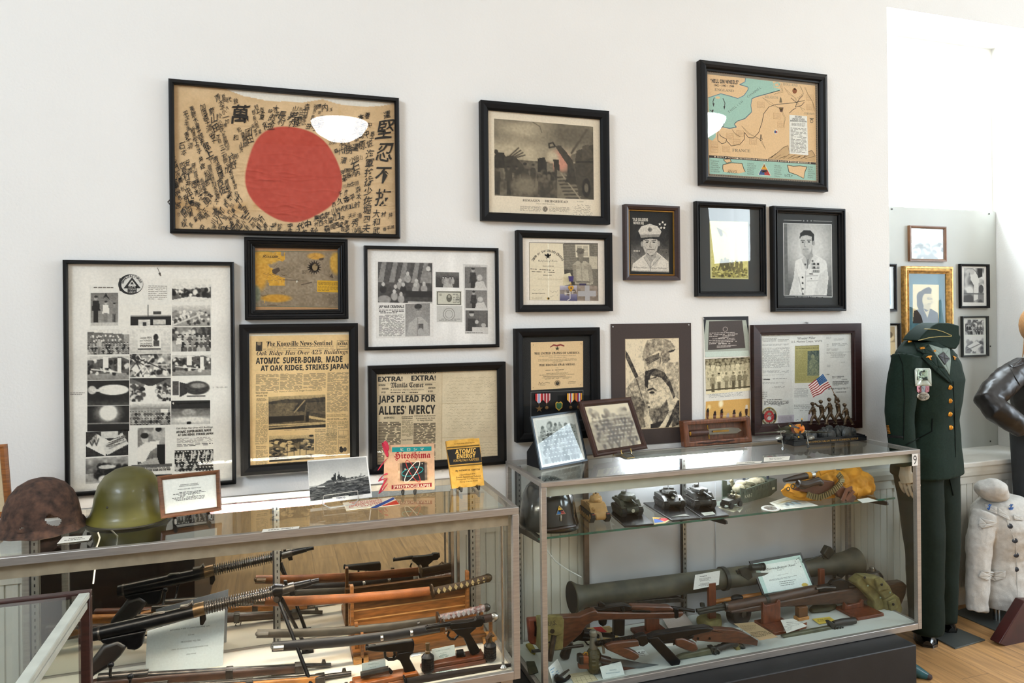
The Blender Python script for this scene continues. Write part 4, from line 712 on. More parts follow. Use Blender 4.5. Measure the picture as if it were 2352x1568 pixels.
for x,y in((.28,.68),(.38,.66),(.46,.68),(.57,.7),(.7,.71),(.82,.72)): r.ell(x,y,.035,.03,D); r.poly([(x-.05,y+.02),(x+.05,y+.02),(x+.04,y+.1),(x+.09,y+.2),(x+.03,y+.2),(x-.02,y+.12),(x-.09,y+.2),(x-.12,y+.19),(x-.06,y+.1)],random.choice([C('6a6340'),C('7d7548'),D]))
r.noise(40,.05); a.ras(r,0,0,quad=[(578,984),(789,988),(790,1308),(581,1308)]); a.build('flag_raising_print',t)
# ---- officer portrait
t,a=frame('framed_portrait','black frame with a grey portrait of a seated officer in a pale tunic',[(1777,472),(1943,479.4),(1943,714),(1777.7,716)],.034,.032,blk,STEP)
a.sheet('2f3234'); a.crop(1410,120,.3954)
def officer(r):
 r.grad(.5,.35); r.ell(.55,.35,.5,.4,.8,1.1); r.rect(0,0,.08,1,.4)
 r.poly([(.1,1),(.2,.75),(.24,.52),(.42,.46),(.5,.43),(.68,.44),(.88,.52),(.92,.75),(.88,1)],.86); r.poly([(.1,1),(.2,.75),(.24,.6),(.3,.75),(.3,.95),(.45,1)],.8); r.poly([(.74,.7),(.9,.62),(.9,.9),(.8,1),(.6,1)],.8); r.poly([(.36,.5),(.46,.44),(.5,.52),(.46,.66)],.74); r.poly([(.6,.42),(.7,.47),(.6,.58),(.5,.66)],.8); r.poly([(.45,.46),(.6,.43),(.54,.55),(.48,.6)],.62); r.line([(.5,.48),(.48,.62)],.022,.4)
 r.ell(.47,.28,.13,.135,.72,.1); r.poly([(.36,.32),(.58,.3),(.6,.46),(.48,.5),(.4,.44)],.6); r.ell(.47,.3,.115,.13,.75,.12); r.poly([(.33,.22),(.34,.14),(.42,.09),(.55,.09),(.63,.15),(.63,.25),(.59,.3),(.58,.18),(.47,.16),(.37,.18)],.1); r.ell(.62,.27,.025,.035,.6); r.line([(.36,.235),(.43,.235)],.016,.2); r.line([(.49,.232),(.56,.23)],.016,.2); r.ell(.395,.26,.025,.01,.2); r.ell(.52,.255,.025,.01,.2); r.line([(.44,.25),(.425,.32),(.46,.325)],.012,.5); r.line([(.4,.36),(.5,.355)],.014,.3); r.ell(.45,.4,.08,.05,.68,.6)
 [r.ell(.38,y,.02,.014,.15) for y in(.75,.83,.91,.98)]; [r.rect(.57,y,.73,y+.035,.3) for y in(.54,.59,.64)]; [r.rect(.575+.04*i,y+.006,.6+.04*i,y+.028,random.choice([.6,.2,.8])) for y in(.54,.59,.64) for i in range(4)]; r.rect(.52,.69,.6,.705,.2); r.line([(.46,.73),(.7,.72)],.01,.55); r.line([(.48,.8),(.7,.79)],.01,.6); r.ell(.56,.765,.015,.01,.2); r.ell(.44,.57,.02,.015,.3); r.ell(.59,.52,.02,.015,.3); r.line([(.45,.66),(.42,1)],.01,.6); r.line([(.3,.75),(.38,1)],.012,.55); r.noise(30,.03)
r=R(100,140,.5); officer(r); r.duo('1f2223','dfdfdc'); a.ras(r,0,0,quad=[(1003,990),(1284,997),(1284,1412),(1007,1408)]); a.up(); a.frame(1002,988,1286,1412,3,'d4d6d4',8)
a.line([(1005,972),(1110,975)],2,'b9bcba'); a.line([(1178,976),(1288,979)],2,'b9bcba'); [a.star(x,976,6,'9ea2a0') for x in(1122,1144,1166)]; a.line([(1007,1420),(1066,1422)],2,'b9bcba'); a.line([(1230,1423),(1285,1424)],2,'b9bcba'); a.text('Lt. Gen. Lewis B. "Chesty" Puller',1070,1425,1226,11,'b9bcba',2,0,.25)
a.build('portrait_print',t)
# ---- bronze star shadow box
q=[(1183,753.8),(1376,752),(1380,1007),(1186,1012)]
t,a=frame('shadow_box','black shadow box with a cream award certificate above a row of ribboned medals',q,.035,.038,blkm,FLAT,'shadow box')
a.sheet('151516'); a.crop(1160,700,.24236); a.poly([(255,352),(752,346),(755,788),(259,805)],'e3c294'); a.up()
a.star(505,414,24,'3a3a26'); a.poly([(435,398),(470,372),(500,380),(536,370),(574,386),(572,398),(536,386),(505,396),(470,388),(440,404)],'8c3a32'); [a.ell(x,y,4,4,'7a6a50') for x,y in((278,378),(733,372),(278,782),(733,766))]
dk='3a3228'
for s,x0,y,x1,h in(('𝐓𝐇𝐄 𝐔𝐍𝐈𝐓𝐄𝐃 𝐒𝐓𝐀𝐓𝐄𝐒 𝐎𝐅 𝐀𝐌𝐄𝐑𝐈𝐂𝐀',288,470,718,21),('TO ALL WHO SHALL SEE THESE PRESENTS, GREETING:',330,490,684,9),('THIS IS TO CERTIFY THAT',422,506,594,8),('THE PRESIDENT OF THE UNITED STATES OF AMERICA',322,522,690,8),('AUTHORIZED BY EXECUTIVE ORDER, FEBRUARY 4, 1944',322,535,690,9),('HAS AWARDED',462,547,556,8),('𝐓𝐇𝐄 𝐁𝐑𝐎𝐍𝐙𝐄 𝐒𝐓𝐀𝐑 𝐌𝐄𝐃𝐀𝐋',334,580,678,20),('TO',498,604,514,8),('FOR',496,642,520,7),('MERITORIOUS ACHIEVEMENT',402,656,610,9),('IN GROUND OPERATIONS AGAINST THE ENEMY',340,669,670,9),('GIVEN UNDER MY HAND IN THE CITY OF WASHINGTON',364,695,646,8)): a.text(s,x0,y,x1,h,dk,-3,.015)
a.greek(394,614,612,624,1,dk,-3,.5,.05); a.greek(372,674,636,684,1,dk,-3,.5,.04); a.greek(390,698,622,706,1,dk,-3,.4,.1); a.ring(508,744,26,27,4,dk); a.ell(508,744,20,20,'5a4c38'); a.up(); a.poly([(490,736),(506,748),(526,736),(514,756),(508,764),(500,756)],'2a2420'); a.line([(330,758),(336,728),(350,752),(362,735),(378,742),(400,736),(436,740)],3,dk); a.line([(612,735),(640,730),(685,734)],3,dk); a.greek(345,752,400,764,2,dk,0,.3); a.greek(608,742,682,750,1,dk,0,.4)
a.frame(256,822,755,1110,2,'9a9a98',-5); a.build('award_certificate',t)
P=lambda x,y,dy=0: (lambda q:V((q.x,-.024-dy,q.z)))(onY(1160+x*.24236,700+y*.24236,-.024))
brz=M('bronze_medal','8a6a42',.4,.8)
def medal(x,y,cols,kind,lab):
 m=obj_ribbon(x,y,cols); b=B()
 if kind=='star': b.prism([P(x+(36 if i%2==0 else 14)*math.sin(i*math.pi/5)+2,y+142-(36 if i%2==0 else 14)*math.cos(i*math.pi/5)) for i in range(10)],(0,-.003,0))
 else: b.cyl(P(x,y+132),P(x,y+132,.003),.0072,n=24).ell(P(x,y+132,.003),(.004,.001,.005))
 b.tube([P(x,y+88,.001),P(x,y+102,.001)],.0016); b.build('medal',brz,t,smooth=0,bevel=.0006)
def obj_ribbon(x,y,cols):
 a2=Art(P(x-34,y,.001),P(x+34,y-2,.001),P(x+34,y+96,.001),P(x-34,y+96,.001)); n=len(cols)
 for i,c in enumerate(cols):
  u0,u1=i/n,(i+1)/n; f=lambda u: .62+.38*(1-abs(u-.5)*2)
  a2.poly([(u0,0),(u1,0),(u1,f(u1)),(u0,f(u0))],c)
 return a2.build('medal_ribbon',t)
for x,y,c,k in((321,842,['b8302e','b8302e','e8dcd8','3f5ea0','e8dcd8','b8302e','b8302e'],'star'),(394,840,['d9bcb4','9c3438','9c3438','d9bcb4','9c3438','9c3438','d9bcb4'],'disc'),(621,838,['d69a2c','d69a2c','f0e6d0','c8402c','2f3e70','f0e6d0','d69a2c','d69a2c'],'disc'),(694,836,['a03030','d69a2c','a03030','a03030','3a5a9a','d8d0c0','a03030','d69a2c'],'disc')): medal(x,y,c,k,'')
b=B(); b.cyl(P(508,957),P(508,957,.0025),.0131,n=32); b.build('patch_edge',M('red_patch','b2302a',.8),t,smooth=0)
b=B(); hp=[(508,1002),(478,975),(476,930),(490,916),(508,926),(526,914),(542,930),(538,972)]; b.prism([P(x,y,.0026) for x,y in hp],(0,-.001,0)); b.build('patch_rim',M('yellow_thread','d8a83a',.8),t,smooth=0)
b=B(); b.prism([P(508+(x-508)*.8,955+(y-955)*.8,.0036) for x,y in hp],(0,-.001,0)); b.build('patch_leaf',M('green_patch','2f5a36',.8),t,smooth=0)
# ---- drawing of two helmeted men on brown mat
q=[(1402,744),(1586,741),(1590.5,1016),(1407,1023)]
x0,x1,z0,z1=rectpx(q,-.004); tl,tr,brr,bl=V((x0,-.005,z1)),V((x1,-.005,z1)),V((x1,-.005,z0)),V((x0,-.005,z0))
t=thing('mounted_drawing','ink drawing of two helmeted soldiers on unframed dark brown mat board','drawing',((x0+x1)/2,0,z0))
a=Art(tl,tr,brr,bl,q); a.sheet('443a36'); a.crop(1160,700,.24236); a.poly([(1130,322),(1642,313),(1658,1164),(1144,1180)],'b39f80'); a.up()
def two(r):
 r.rect(0,0,1,1,.93); r.poly([(.0,.12),(.05,.16),(.24,.42),(.18,.44),(0,.2)],.22)
 r.poly([(.38,.4),(.34,.3),(.36,.2),(.5,.18),(.66,.24),(.66,.34),(.6,.42),(.42,.46)],.72); r.poly([(.36,.22),(.62,.16),(.64,.22),(.5,.26),(.4,.3)],.35)
 r.poly([(.31,.2),(.34,.1),(.4,.02),(.55,0),(.7,.0),(.84,.03),(.9,.08),(.93,.12),(.8,.15),(.6,.14),(.45,.19),(.32,.24)],.6); r.poly([(.66,.16),(.82,.14),(.94,.12),(.9,.15),(.75,.17)],.15); r.line([(.66,.16),(.63,.32)],.012,.2); r.ell(.74,.2,.08,.09,.55,.3); r.poly([(.78,.2),(.84,.24),(.8,.25),(.76,.28),(.68,.28)],.4); r.ell(.84,.235,.014,.012,.85)
 r.poly([(.55,.34),(.7,.27),(1,.27),(1,.7),(.86,.62),(.72,.42)],.68); r.poly([(0,.55),(.15,.44),(.34,.38),(.4,.5),(.4,.85),(.1,.95),(0,.9)],.66); r.line([(.2,.45),(.35,.75)],.02,.35); r.line([(.05,.52),(.2,.7)],.012,.4); r.ell(.16,.76,.19,.13,.42,.15); r.ell(.12,.72,.1,.06,.55,.7); r.poly([(0,.85),(.3,.8),(.36,.98),(0,1)],.5)
 r.poly([(.36,.58),(.34,.42),(.4,.36),(.55,.33),(.72,.38),(.84,.5),(.92,.66),(.88,.68),(.8,.55),(.66,.44),(.46,.41),(.42,.46)],.3); r.poly([(.36,.36),(.55,.33),(.46,.4),(.4,.56),(.36,.52)],.1)
 r.poly([(.42,.46),(.48,.42),(.66,.44),(.8,.56),(.86,.68),(.8,.82),(.7,.9),(.5,.95),(.44,.88),(.42,.8),(.4,.77),(.41,.72),(.36,.7),(.4,.6)],.78); r.poly([(.5,.95),(.44,.86),(.6,.8),(.76,.68),(.8,.82),(.7,.92)],.38); r.ell(.56,.84,.12,.08,.4,.7); r.line([(.41,.57),(.5,.555),(.56,.58)],.03,.15); r.ell(.48,.6,.05,.014,.12); r.poly([(.4,.58),(.36,.7),(.41,.72),(.44,.66)],.6); r.line([(.38,.715),(.43,.715)],.016,.2); r.poly([(.4,.75),(.46,.755),(.42,.775)],.25); r.ell(.64,.62,.1,.1,.85,.8); r.line([(.44,.45),(.56,.43)],.02,.3); r.line([(.46,.47),(.6,.45)],.008,.4)
 r.poly([(.84,.66),(1,.78),(1,1),(.7,1),(.76,.9)],.78); r.poly([(.96,.7),(1,.7),(1,.8),(.78,1),(.72,1)],.1); r.poly([(.45,.95),(.7,.92),(.6,1),(.45,1)],.15); r.poly([(.86,.8),(1,.76),(1,.97),(.85,1)],.3); r.noise(22,.16).noise(60,.13)
r=R(120,180,.9); two(r); m=(r.a.mean(2)>.86); r.duo('2b2622','e0d0b0'); a.ras(r,0,0,quad=[(1134,327),(1639,318),(1654,1160),(1148,1175)]); a.build('drawing_board',t,th=.004)
b=B()
for x,y in((1021,208),(1740,190)): B().ell(onY(1160+x*.24236,700+y*.24236,-.006),(.004,.003,.004),n=10,k=6).build('pushpin',M('steel_pin','b8b8b8',.3,.8),t)
# ---- strip of three colour photographs
q=[(1613,728),(1716,725),(1722,958),(1620,962)]
x0,x1,z0,z1=rectpx(q,-.003)
t=thing('photo_strip','narrow pinned strip of three colour photographs: plaque, troop and veterans','photograph',((x0+x1)/2,0,z0))
q2=[(1613,728),(1716,725),(1723.5,1000),(1620.5,1004)]; x0,x1,z0,z1=rectpx(q2,-.003)
a=Art((x0,-.004,z1),(x1,-.004,z1),(x1,-.004,z0),(x0,-.004,z0),q2); a.sheet('e6e3d8'); a.crop(1540,700,.22956)
a.poly([(318,124),(768,110),(788,512),(340,525)],'a9b0a4'); a.up(); a.poly([(318,124),(768,110),(772,300),(745,150),(345,155),(330,300)],'2a2d33'); a.poly([(345,520),(340,470),(775,455),(786,512)],'c9d6ca'); a.up(); a.poly([(375,166),(705,152),(742,430),(368,452)],'4c4644'); a.up(); a.ring(536,243,22,22,6,'a89c94')
for i,(x0,x1) in enumerate(((380,712),(380,714),(378,716),(470,600),(378,718),(378,720),(378,720),(378,590))): a.greek(x0,280+i*16-(6 if i>3 else 0),x1,289+i*16-(6 if i>3 else 0),1,'c9c0b8',-14,.7,.06)
a.greek(470,385,630,398,1,'c9c0b8',-8,.7,.06); a.greek(455,405,650,430,2,'b9b0a8',-8,.6,.07)
def troop(r):
 r.rect(0,0,1,.5,.4); r.noise(30,.25,0,0,1,.4); r.rect(0,.35,1,1,.72); r.rect(0,.85,1,1,.92)
 for k,(y,h) in enumerate(((.12,.5),(.3,.5))):
  for i in range(9): r.person(.06+.11*i+.05*k,y+random.uniform(-.02,.02)-.04*(i>7),h,.62,random.choice([.7,.8,.75]),.6,.72)
 for i,x in enumerate((.16,.3,.46,.62,.76,.88)): r.person(x,.42+(.0 if i else .03),.5,.55,[.55,.85,.6,.5,.45,.5][i],.4 if i!=1 else .12,[.4,.45,.5,.35,.35,.5][i])
 r.rect(0,.86,1,.9,.3)
r=R(96,84,.7); troop(r); r.noise(50,.06); r.duo('2a2414','efe3bc'); a.ras(r,0,0,quad=[(342,540),(788,520),(796,858),(356,890)]); a.script(370,888,745,930,3,2.5,'5a6a72',-20,.3)
r=R(96,44,C('d8a860')); r.grad(C('d9ab62'),C('e2b46a')); r.ell(.34,.14,.05,.14,C('fff2c8'),.8); r.ell(.08,.25,.04,.1,C('f2d894'),.8)
for x,y,sk_,hat,co in((.05,.38,'5a382a','1e1e22','22283a'),(.21,.5,'6a4636','2a2024','2a2c40'),(.36,.44,'6a4234','241e20','2a2434'),(.5,.62,'8a6450','b8a8a0','3a3444'),(.64,.5,'8a5c46','2c2226','262c42'),(.78,.58,'54362c','3a2c26','30303c'),(.92,.34,'3a241e','e8dcc8','1e2438')):
 r.poly([(x-.09,1.02),(x-.07,y+.42),(x,y+.3),(x+.08,y+.4),(x+.1,1.02)],C(co)); r.poly([(x-.02,y+.34),(x+.025,y+.34),(x+.01,.99)],C('d8d0d0')); r.line([(x,y+.4),(x,1)],.012,C('a03038')); r.ell(x,y+.16,.032,.19,C(sk_)); r.poly([(x-.035,y+.08),(x-.02,y-.06),(x+.02,y-.1),(x+.036,y+.08)],C(hat))
a.ras(r,0,0,quad=[(356,962),(797,938),(797,1190),(352,1200)]); a.build('photo_sheet',t,mat=printmat('glossy_print',.18,.5),th=.002)
b=B(); b.ell(onY(1540+332*.22956,700+140*.22956,-.005),(.003,.002,.003),n=8,k=4); b.build('pushpin',MATS['steel_pin'],t)
# ---- service record in mahogany frame
t,a=frame('framed_documents','reddish brown frame of typed service papers with a round red marine seal',[(1728.7,747),(1976,741),(1981,981),(1734,1001)],.028,.05,dbrn,[(0,0),(0,1),(.75,.92),(.8,.75),(1,.7),(1,.4)],'documents')
a.sheet('e2e3df'); a.crop(1540,700,.22956); a.poly([(1210,285),(1550,272),(1560,1190),(1260,1205)],'e8e9e5'); a.up()
a.text('Wheeler Miller',1286,350,1468,26,'2c2b2a',-8,.012); a.text('U.S. Marine Corps, WWII',1224,388,1534,26,'2c2b2a',-12,.012)
a.poly([(1262,412),(1505,402),(1512,778),(1264,786)],'b3ad74'); a.up(); a.text('Gunner Writes Home From Hospital',1268,422,1500,13,'55583c',-8,.02); a.text('For His Finest Battle in Marines',1272,444,1500,14,'55583c',-8,.02); a.greek(1268,456,1385,770,38,'97925f',-4,.5,.25); a.greek(1392,715,1505,765,6,'97925f',-2,.5,.25)
r=R(36,64,.4); r.grad(.35,.55); r.ell(.45,.15,.2,.1,.25); r.poly([(.15,.45),(.45,.28),(.8,.42),(.9,1),(.1,1)],.6); r.ell(.45,.23,.14,.09,.7); r.noise(14,.18); r.duo('3a4a4e','aab08a'); a.ras(r,0,0,quad=[(1390,462),(1508,456),(1510,708),(1390,710)])
lt='9a9b98'
for x0,x1,y0,y1,n in((918,1130,292,316,2),(935,1080,335,375,3),(1090,1200,345,372,2),(935,1205,395,415,2),(935,1208,432,640,20),(938,1205,660,690,3),(938,1200,705,712,1),(938,1200,740,755,1),(940,1170,780,795,2),(1040,1165,820,840,2),(940,990,870,950,4),(1262,1400,838,930,9),(1260,1490,1000,1045,3),(1320,1490,1055,1070,1),(1575,1625,320,345,3),(1650,1755,335,355,2),(1580,1600,385,420,2),(1635,1790,382,412,3),(1580,1620,435,460,2),(1630,1700,435,460,2),(1580,1825,470,490,2),(1620,1775,495,530,3),(1725,1770,568,576,1),(1585,1620,600,625,3)): a.greek(x0,y0,x1,y1,n,lt,-(x1-x0)*.03,.4,.1)
for x0,x1,y0,y1,n in((958,1205,968,1012,4),(985,1175,950,962,1),(1575,1612,690,705,2),(1640,1760,710,735,3),(1645,1805,762,800,4),(1735,1795,740,748,1),(1645,1720,805,812,1),(1600,1815,832,850,2),(1650,1800,868,880,1)): a.greek(x0,y0,x1,y1,n,'3a3a3a',-(x1-x0)*.03,.5,.09)
a.line([(950,750),(1015,752)],8,'4a4a48'); a.script(1095,1008,1150,1024,1,3,'333333'); a.script(1275,1140,1330,1170,1,3,'55555a')
a.poly([(1098,1112),(1262,1102),(1262,1196),(1100,1205)],'c9c2cc'); a.greek(1108,1125,1245,1190,8,'a49da8',-6,.35,.1); a.poly([(1400,1095),(1470,1092),(1470,1190),(1400,1195)],'cdc6d0')
a.up(); a.ell(1010,1122,80,95,'a89a62'); a.up(); a.ell(1010,1122,72,86,'23262e'); a.up(); a.ell(1010,1122,50,60,'b03032'); a.arc('UNITED STATES',1010,1122,58,17,'d8d0b0',-62,62,.02,70);
for i,ch in enumerate('MARINE CORPS'):
 an=math.radians(238-116*i/11); a.textrot(ch,1010+58*math.sin(an),1122-70*math.cos(an),16,'d8d0b0',an+math.pi,.02) if ch!=' ' else 0
a.up(); a.ell(1012,1140,20,20,'c8c8c4'); a.line([(985,1160),(1045,1110)],6,'8a8a86'); a.poly([(990,1095),(1010,1080),(1035,1092),(1025,1112),(1000,1110)],'8a8478'); a.ring(1010,1130,32,30,4,'8d8a80',a0=2,a1=5)
a.build('service_papers',t)
b=B(); q=onY(1540+1368*.22956,700+177*.22956,-.008); b.ell(q,(.006,.006,.004),n=8,k=4).cyl(q,q+V((0,.008,0)),.002); b.build('hanging_nail',MATS['steel_pin'],t)
# ---- alcove board pictures
AY=YB-.03
wood=M('brown_thin_wood_frame','6e4a2e',.4,var=.2,scale=8); gilt=M('ornate_gilt_frame','b98d4c',.35,.6,var=.35,scale=60,bump=.6,bscale=160)
def al(x,y): return (2000+x*.3955,480+y*.3955)
def alq(*p): return [al(*v) for v in p]
def small(name,label,q,fw,mat,base,d=.018,prof=FLAT,pane=pane_m):
 t,a=frame(name,label,q,d,fw,mat,prof,Y=AY,pane=pane); a.sheet(base); a.crop(2000,480,.3955); return t,a
t,a=small('framed_photograph','small brown-framed pale photograph highest on the window board',alq((228,95),(441,101),(438,304),(226,303)),.015,wood,'d8d8d2',pane=glassmat('picture_glass_bright'))
r=R(60,56,.85); r.grad(.95,.9,1,0,.5); r.blobs(60,0,.55,1,1,.09,[.35,.5,.75,.9]); r.duo('4a4c48','e8e8e2'); a.ras(r,236,105,430,295,4); a.build('photograph',t)
t,a=small('framed_portrait','ornate gilt frame with teal mat around a smiling woman in a service cap',alq((197,333),(478,331),(483,765),(201,778)),.042,gilt,'3d6672',.03,STEP)
r=R(40,60,C('3d6672')); r.noise(8,.04); a.ras(r,0,0,quad=[(236,366),(440,364),(446,760),(240,770)]); a.up()
def lady(r):
 r.rect(0,0,1,1,.93); r.poly([(0,1),(.05,.68),(.35,.6),(.7,.62),(.95,.72),(1,1)],.12); r.ell(.35,.34,.2,.17,.18,.1); r.ell(.3,.5,.14,.14,.15); r.ell(.56,.4,.2,.19,.8,.08); r.poly([(.42,.5),(.7,.52),(.62,.66),(.42,.62)],.72); r.poly([(.22,.28),(.4,.12),(.62,.06),(.72,.12),(.7,.24),(.45,.24)],.22); r.line([(.56,.34),(.64,.33)],.02,.3); r.line([(.6,.38),(.74,.37)],.02,.35); r.ell(.57,.37,.03,.012,.25); r.ell(.69,.37,.03,.012,.25); r.line([(.56,.5),(.68,.49)],.025,.45); r.poly([(.4,.62),(.5,.7),(.65,.64),(.56,.85)],.75); r.ell(.75,.45,.05,.02,.7)
r=R(60,92,.9); lady(r); r.duo('231e1c','d8c89c'); a.ras(r,260,437,412,664); a.up(); a.build('portrait_print',t)
t,a=small('framed_photograph','thin black frame with a grey photograph of a bending man, beside gilt frame',alq((519,317),(688,321),(692,575),(526,574)),.013,blkm,'e4e2de')
r=R(44,72,.7); r.blobs(40,0,0,1,1,.2,[.3,.5,.75,.9]); r.poly([(.3,.1),(.55,.1),(.75,.3),(.7,.9),(.5,.95),(.5,.5),(.35,.35)],.9); r.ell(.4,.12,.12,.08,.75); r.poly([(.65,0),(.9,0),(.9,.25),(.7,.3)],.08); r.ell(.85,.6,.12,.12,.3); r.rect(0,.72,1,.76,.4); r.duo('26262a','e2e2e0'); a.ras(r,549,340,667,540,4); a.build('photograph',t)
t,a=small('framed_photographs','frame of two grey snapshots, one above the other, low right on the window board',alq((532,622),(687,621),(684,855),(538,858)),.01,M('pewter_frame','2e302e',.4,.4),'e2e4de')
r=R(44,36,.5); r.blobs(60,0,0,1,1,.09,[.2,.4,.7,.9]); r.crowd(2,.1,.4,.9,.7,.05); r.duo('26262a','e2e2e0'); a.ras(r,557,642,668,732,2); r=R(44,40,.85); r.blobs(20,.1,.3,1,1,.12,[.3,.6,.5]); r.poly([(.1,.6),(.6,.3),(.9,.5),(.5,.9)],.9); r.line([(.1,.8),(.9,.4)],.04,.3); r.duo('33333a','e6e6e4'); a.ras(r,560,740,664,838,2); a.build('photographs',t)
t,a=small('framed_picture','black frame half hidden behind the wall corner, upper one',alq((20,318),(155,317),(148,596),(26,594)),.015,blk,'dfe2e0'); a.rect(40,360,122,560,'9fb8c8'); a.build('print',t)
t,a=small('framed_photograph','black frame with a tan photograph half hidden behind the wall corner, lower one',alq((40,664),(177,661),(170,860),(42,862)),.013,blk,'e6e4dc'); r=R(24,40,.6); r.ell(.6,.4,.3,.12,.9); r.ell(.6,.3,.2,.1,.3); r.rect(.2,.55,1,1,.85); r.duo('4a3826','e0caa0'); a.ras(r,80,682,150,850); a.build('photograph',t)
# ================= display cases =================
alu=M('brushed_aluminium','aaa59f',.36,.62,var=.10,scale=14,stretch=(1,14,14),bump=.05); steel=M('polished_steel','b9b6b2',.22,1,var=.08)
cgf=glassmat('case_front_glass',(.965,.98,.972),.5); ledge=M('pale_case_valance','aeb0a4',.5,var=.03); cglass=glassmat('case_glass',(.955,.975,.965),1.0); egl=M('green_glass_edge','0d5348',.15,var=.3,scale=20,spec=.8)
std=M('slotted_steel_standard','8d8d88',.35,.7); slotm=M('dark_slot','0c0c0d',.7); tube_m=M('lit_fluorescent_tube','f4faff',.4,var=.01,emit=120)
mirror=bpy.data.materials.new('mirror_door'); mirror.use_nodes=True; p=mirror.node_tree.nodes['Principled BSDF']; p.inputs['Metallic'].default_value=1; p.inputs['Roughness'].default_value=.02
_nz=mirror.node_tree.nodes.new('ShaderNodeTexNoise'); _nz.inputs['Scale'].default_value=3; _cr=mirror.node_tree.nodes.new('ShaderNodeValToRGB'); _cr.color_ramp.elements[0].color=(.56,.56,.52,1); _cr.color_ramp.elements[1].color=(.64,.63,.60,1)
mirror.node_tree.links.new(_nz.outputs['Fac'],_cr.inputs[0]); mirror.node_tree.links.new(_cr.outputs[0],p.inputs['Base Color'])
greyb=M('grey_laminate_back','b2b2b4',.38,var=.04,scale=8); creamf=M('cream_deck_board','e2d6c2',.5,var=.03,scale=5); greyf=M('pale_grey_deck_board','c3c8c2',.45,var=.03,scale=5)
def case(label,x0,x1,yf,yb,z0,z1,deck,deckm,rail=.023,post=.022,low=.027):
 t=thing('display_case',label,'display case',((x0+x1)/2,(yf+yb)/2,z0)); g=.006
 for X in(x0,x1-post):
  for Y in(yf,yb-post): B().box(X,X+post,Y,Y+post,z0,z1-rail).build('post',alu,t,bevel=.0015)
 B().box(x0,x1,yf,yf+.018,z1-rail,z1).build('top_rail',alu,t,bevel=.0015); B().box(x0,x1,yb-.018,yb,z1-rail,z1).build('top_rail',alu,t,bevel=.0015)
 for X in(x0,x1-.018): B().box(X,X+.018,yf+.018,yb-.018,z1-rail,z1).build('top_rail',alu,t,bevel=.0015)
 B().box(x0+post,x1-post,yf,yf+.018,z0,z0+low).build('bottom_rail',alu,t,bevel=.0015); B().box(x0+post,x1-post,yb-.018,yb,z0,z0+low).build('bottom_rail',alu,t,bevel=.0015)
 for X in(x0,x1-.018): B().box(X,X+.018,yf+post,yb-post,z0,z0+low).build('bottom_rail',alu,t,bevel=.0015)
 B().box(x0+.018,x1-.018,yf+.018,yb-.018,z0+.006,deck).build('deck',deckm,t)
 B().box(x0+.018,x1-.018,yf+.018,yb-.018,z1-g-.001,z1-.001).build('glass_top',cglass,t,smooth=0)
 b=B(); b.box(x0+.016,x1-.016,yf+.0165,yf+.018,z1-g-.001,z1-.001); b.build('glass_edge',egl,t,smooth=0)
 B().box(x0+post,x1-post,yf+.008,yf+.013,z0+low,z1-rail).build('glass_front',cgf,t,smooth=0)
 for X in(x0+.008,x1-.013): B().box(X,X+.005,yf+post,yb-post,z0+low,z1-rail).build('glass_side',cgf,t,smooth=0)
 return t
def standard(t,x,y,z0,z1):
 s=B().box(x-.009,x+.009,y-.006,y+.006,z0,z1).build('shelf_standard',std,t); b=B(); z=z0+.02
 while z<z1-.02: b.box(x-.002,x+.002,y-.0072,y-.006,z,z+.009); z+=.022
 b.build('slot_row',slotm,s,smooth=0); b=B(); b.box(x-.0155,x-.009,y-.002,y+.006,z0,z1); b.build('standard_channel',M('black_channel','121214',.5),s,smooth=0)
LX0,LX1,LYF,LYB,LZ0,LZ1,LD=-.74,.780,-.705,-.215,.393,.948,.412
caseL=case('left glass display case with mirrored back doors holding rifles, swords and a machine gun',LX0,LX1,LYF,LYB,LZ0,LZ1,LD,creamf)
B().box(LX0+.03,.664,LYB-.024,LYB-.020,LZ0+.03,LZ1-.045).build('mirror_door',mirror,caseL,smooth=0)
for x in(.668,.690): B().box(x-.005,x+.005,LYB-.03,LYB-.018,LZ0+.027,LZ1-.04).build('door_stile',steel,caseL)
standard(caseL,.035,LYB-.032,LD,LZ1-.03); standard(caseL,LX1-.034,LYB-.028,LD,LZ1-.03); standard(caseL,-.700,LYB-.032,LD,LZ1-.03)
B().box(LX0+.022,LX1-.03,LYF+.020,LYF+.035,LZ1-.062,LZ1-.024).build('light_valance',M('beige_case_valance','a3937e',.5),caseL)
b=B().cyl((-.15,LYB-.04,LZ1-.034),(.17,LYB-.04,LZ1-.034),.008); b.build('lamp_tube',tube_m,caseL)
B().cyl((LX0+.10,LYF+.05,LZ1-.035),(LX1-.12,LYF+.05,LZ1-.035),.008).build('lamp_tube',M('lit_front_tube','fff3e2',.4,var=.01,emit=80),caseL); B().box(LX0+.03,LX1-.04,LYF+.036,LYF+.075,LZ1-.026,LZ1-.021).build('added_lamp_shield',M('beige_case_valance'),caseL)  # strip over the tube is an added shield, keeps its light off the top
b=B().box(-.18,.20,LYB-.03,LYB-.019,LZ1-.05,LZ1-.023); b.build('lamp_holder',M('pinkish_lamp_holder','b9787a',.4),caseL)
B().cyl((LX1-.045,LYF+.045,LD),(LX1-.045,LYF+.045,LZ1-.03),.0045).lathe([(.011,0),(.011,.006),(.005,.014)],(LX1-.045,LYF+.045,LD)).build('support_rod',steel,caseL)
for X in(LX0+.02,LX1-.06):
 for Y in(LYF+.02,LYB-.06): B().box(X,X+.04,Y,Y+.04,0,LZ0).build('leg',alu,caseL)
B().box(LX0+.06,LX1-.06,LYF+.09,LYB-.06,.04,LZ0-.012).build('storage_box',M('black_storage_base','101012',.6),caseL)
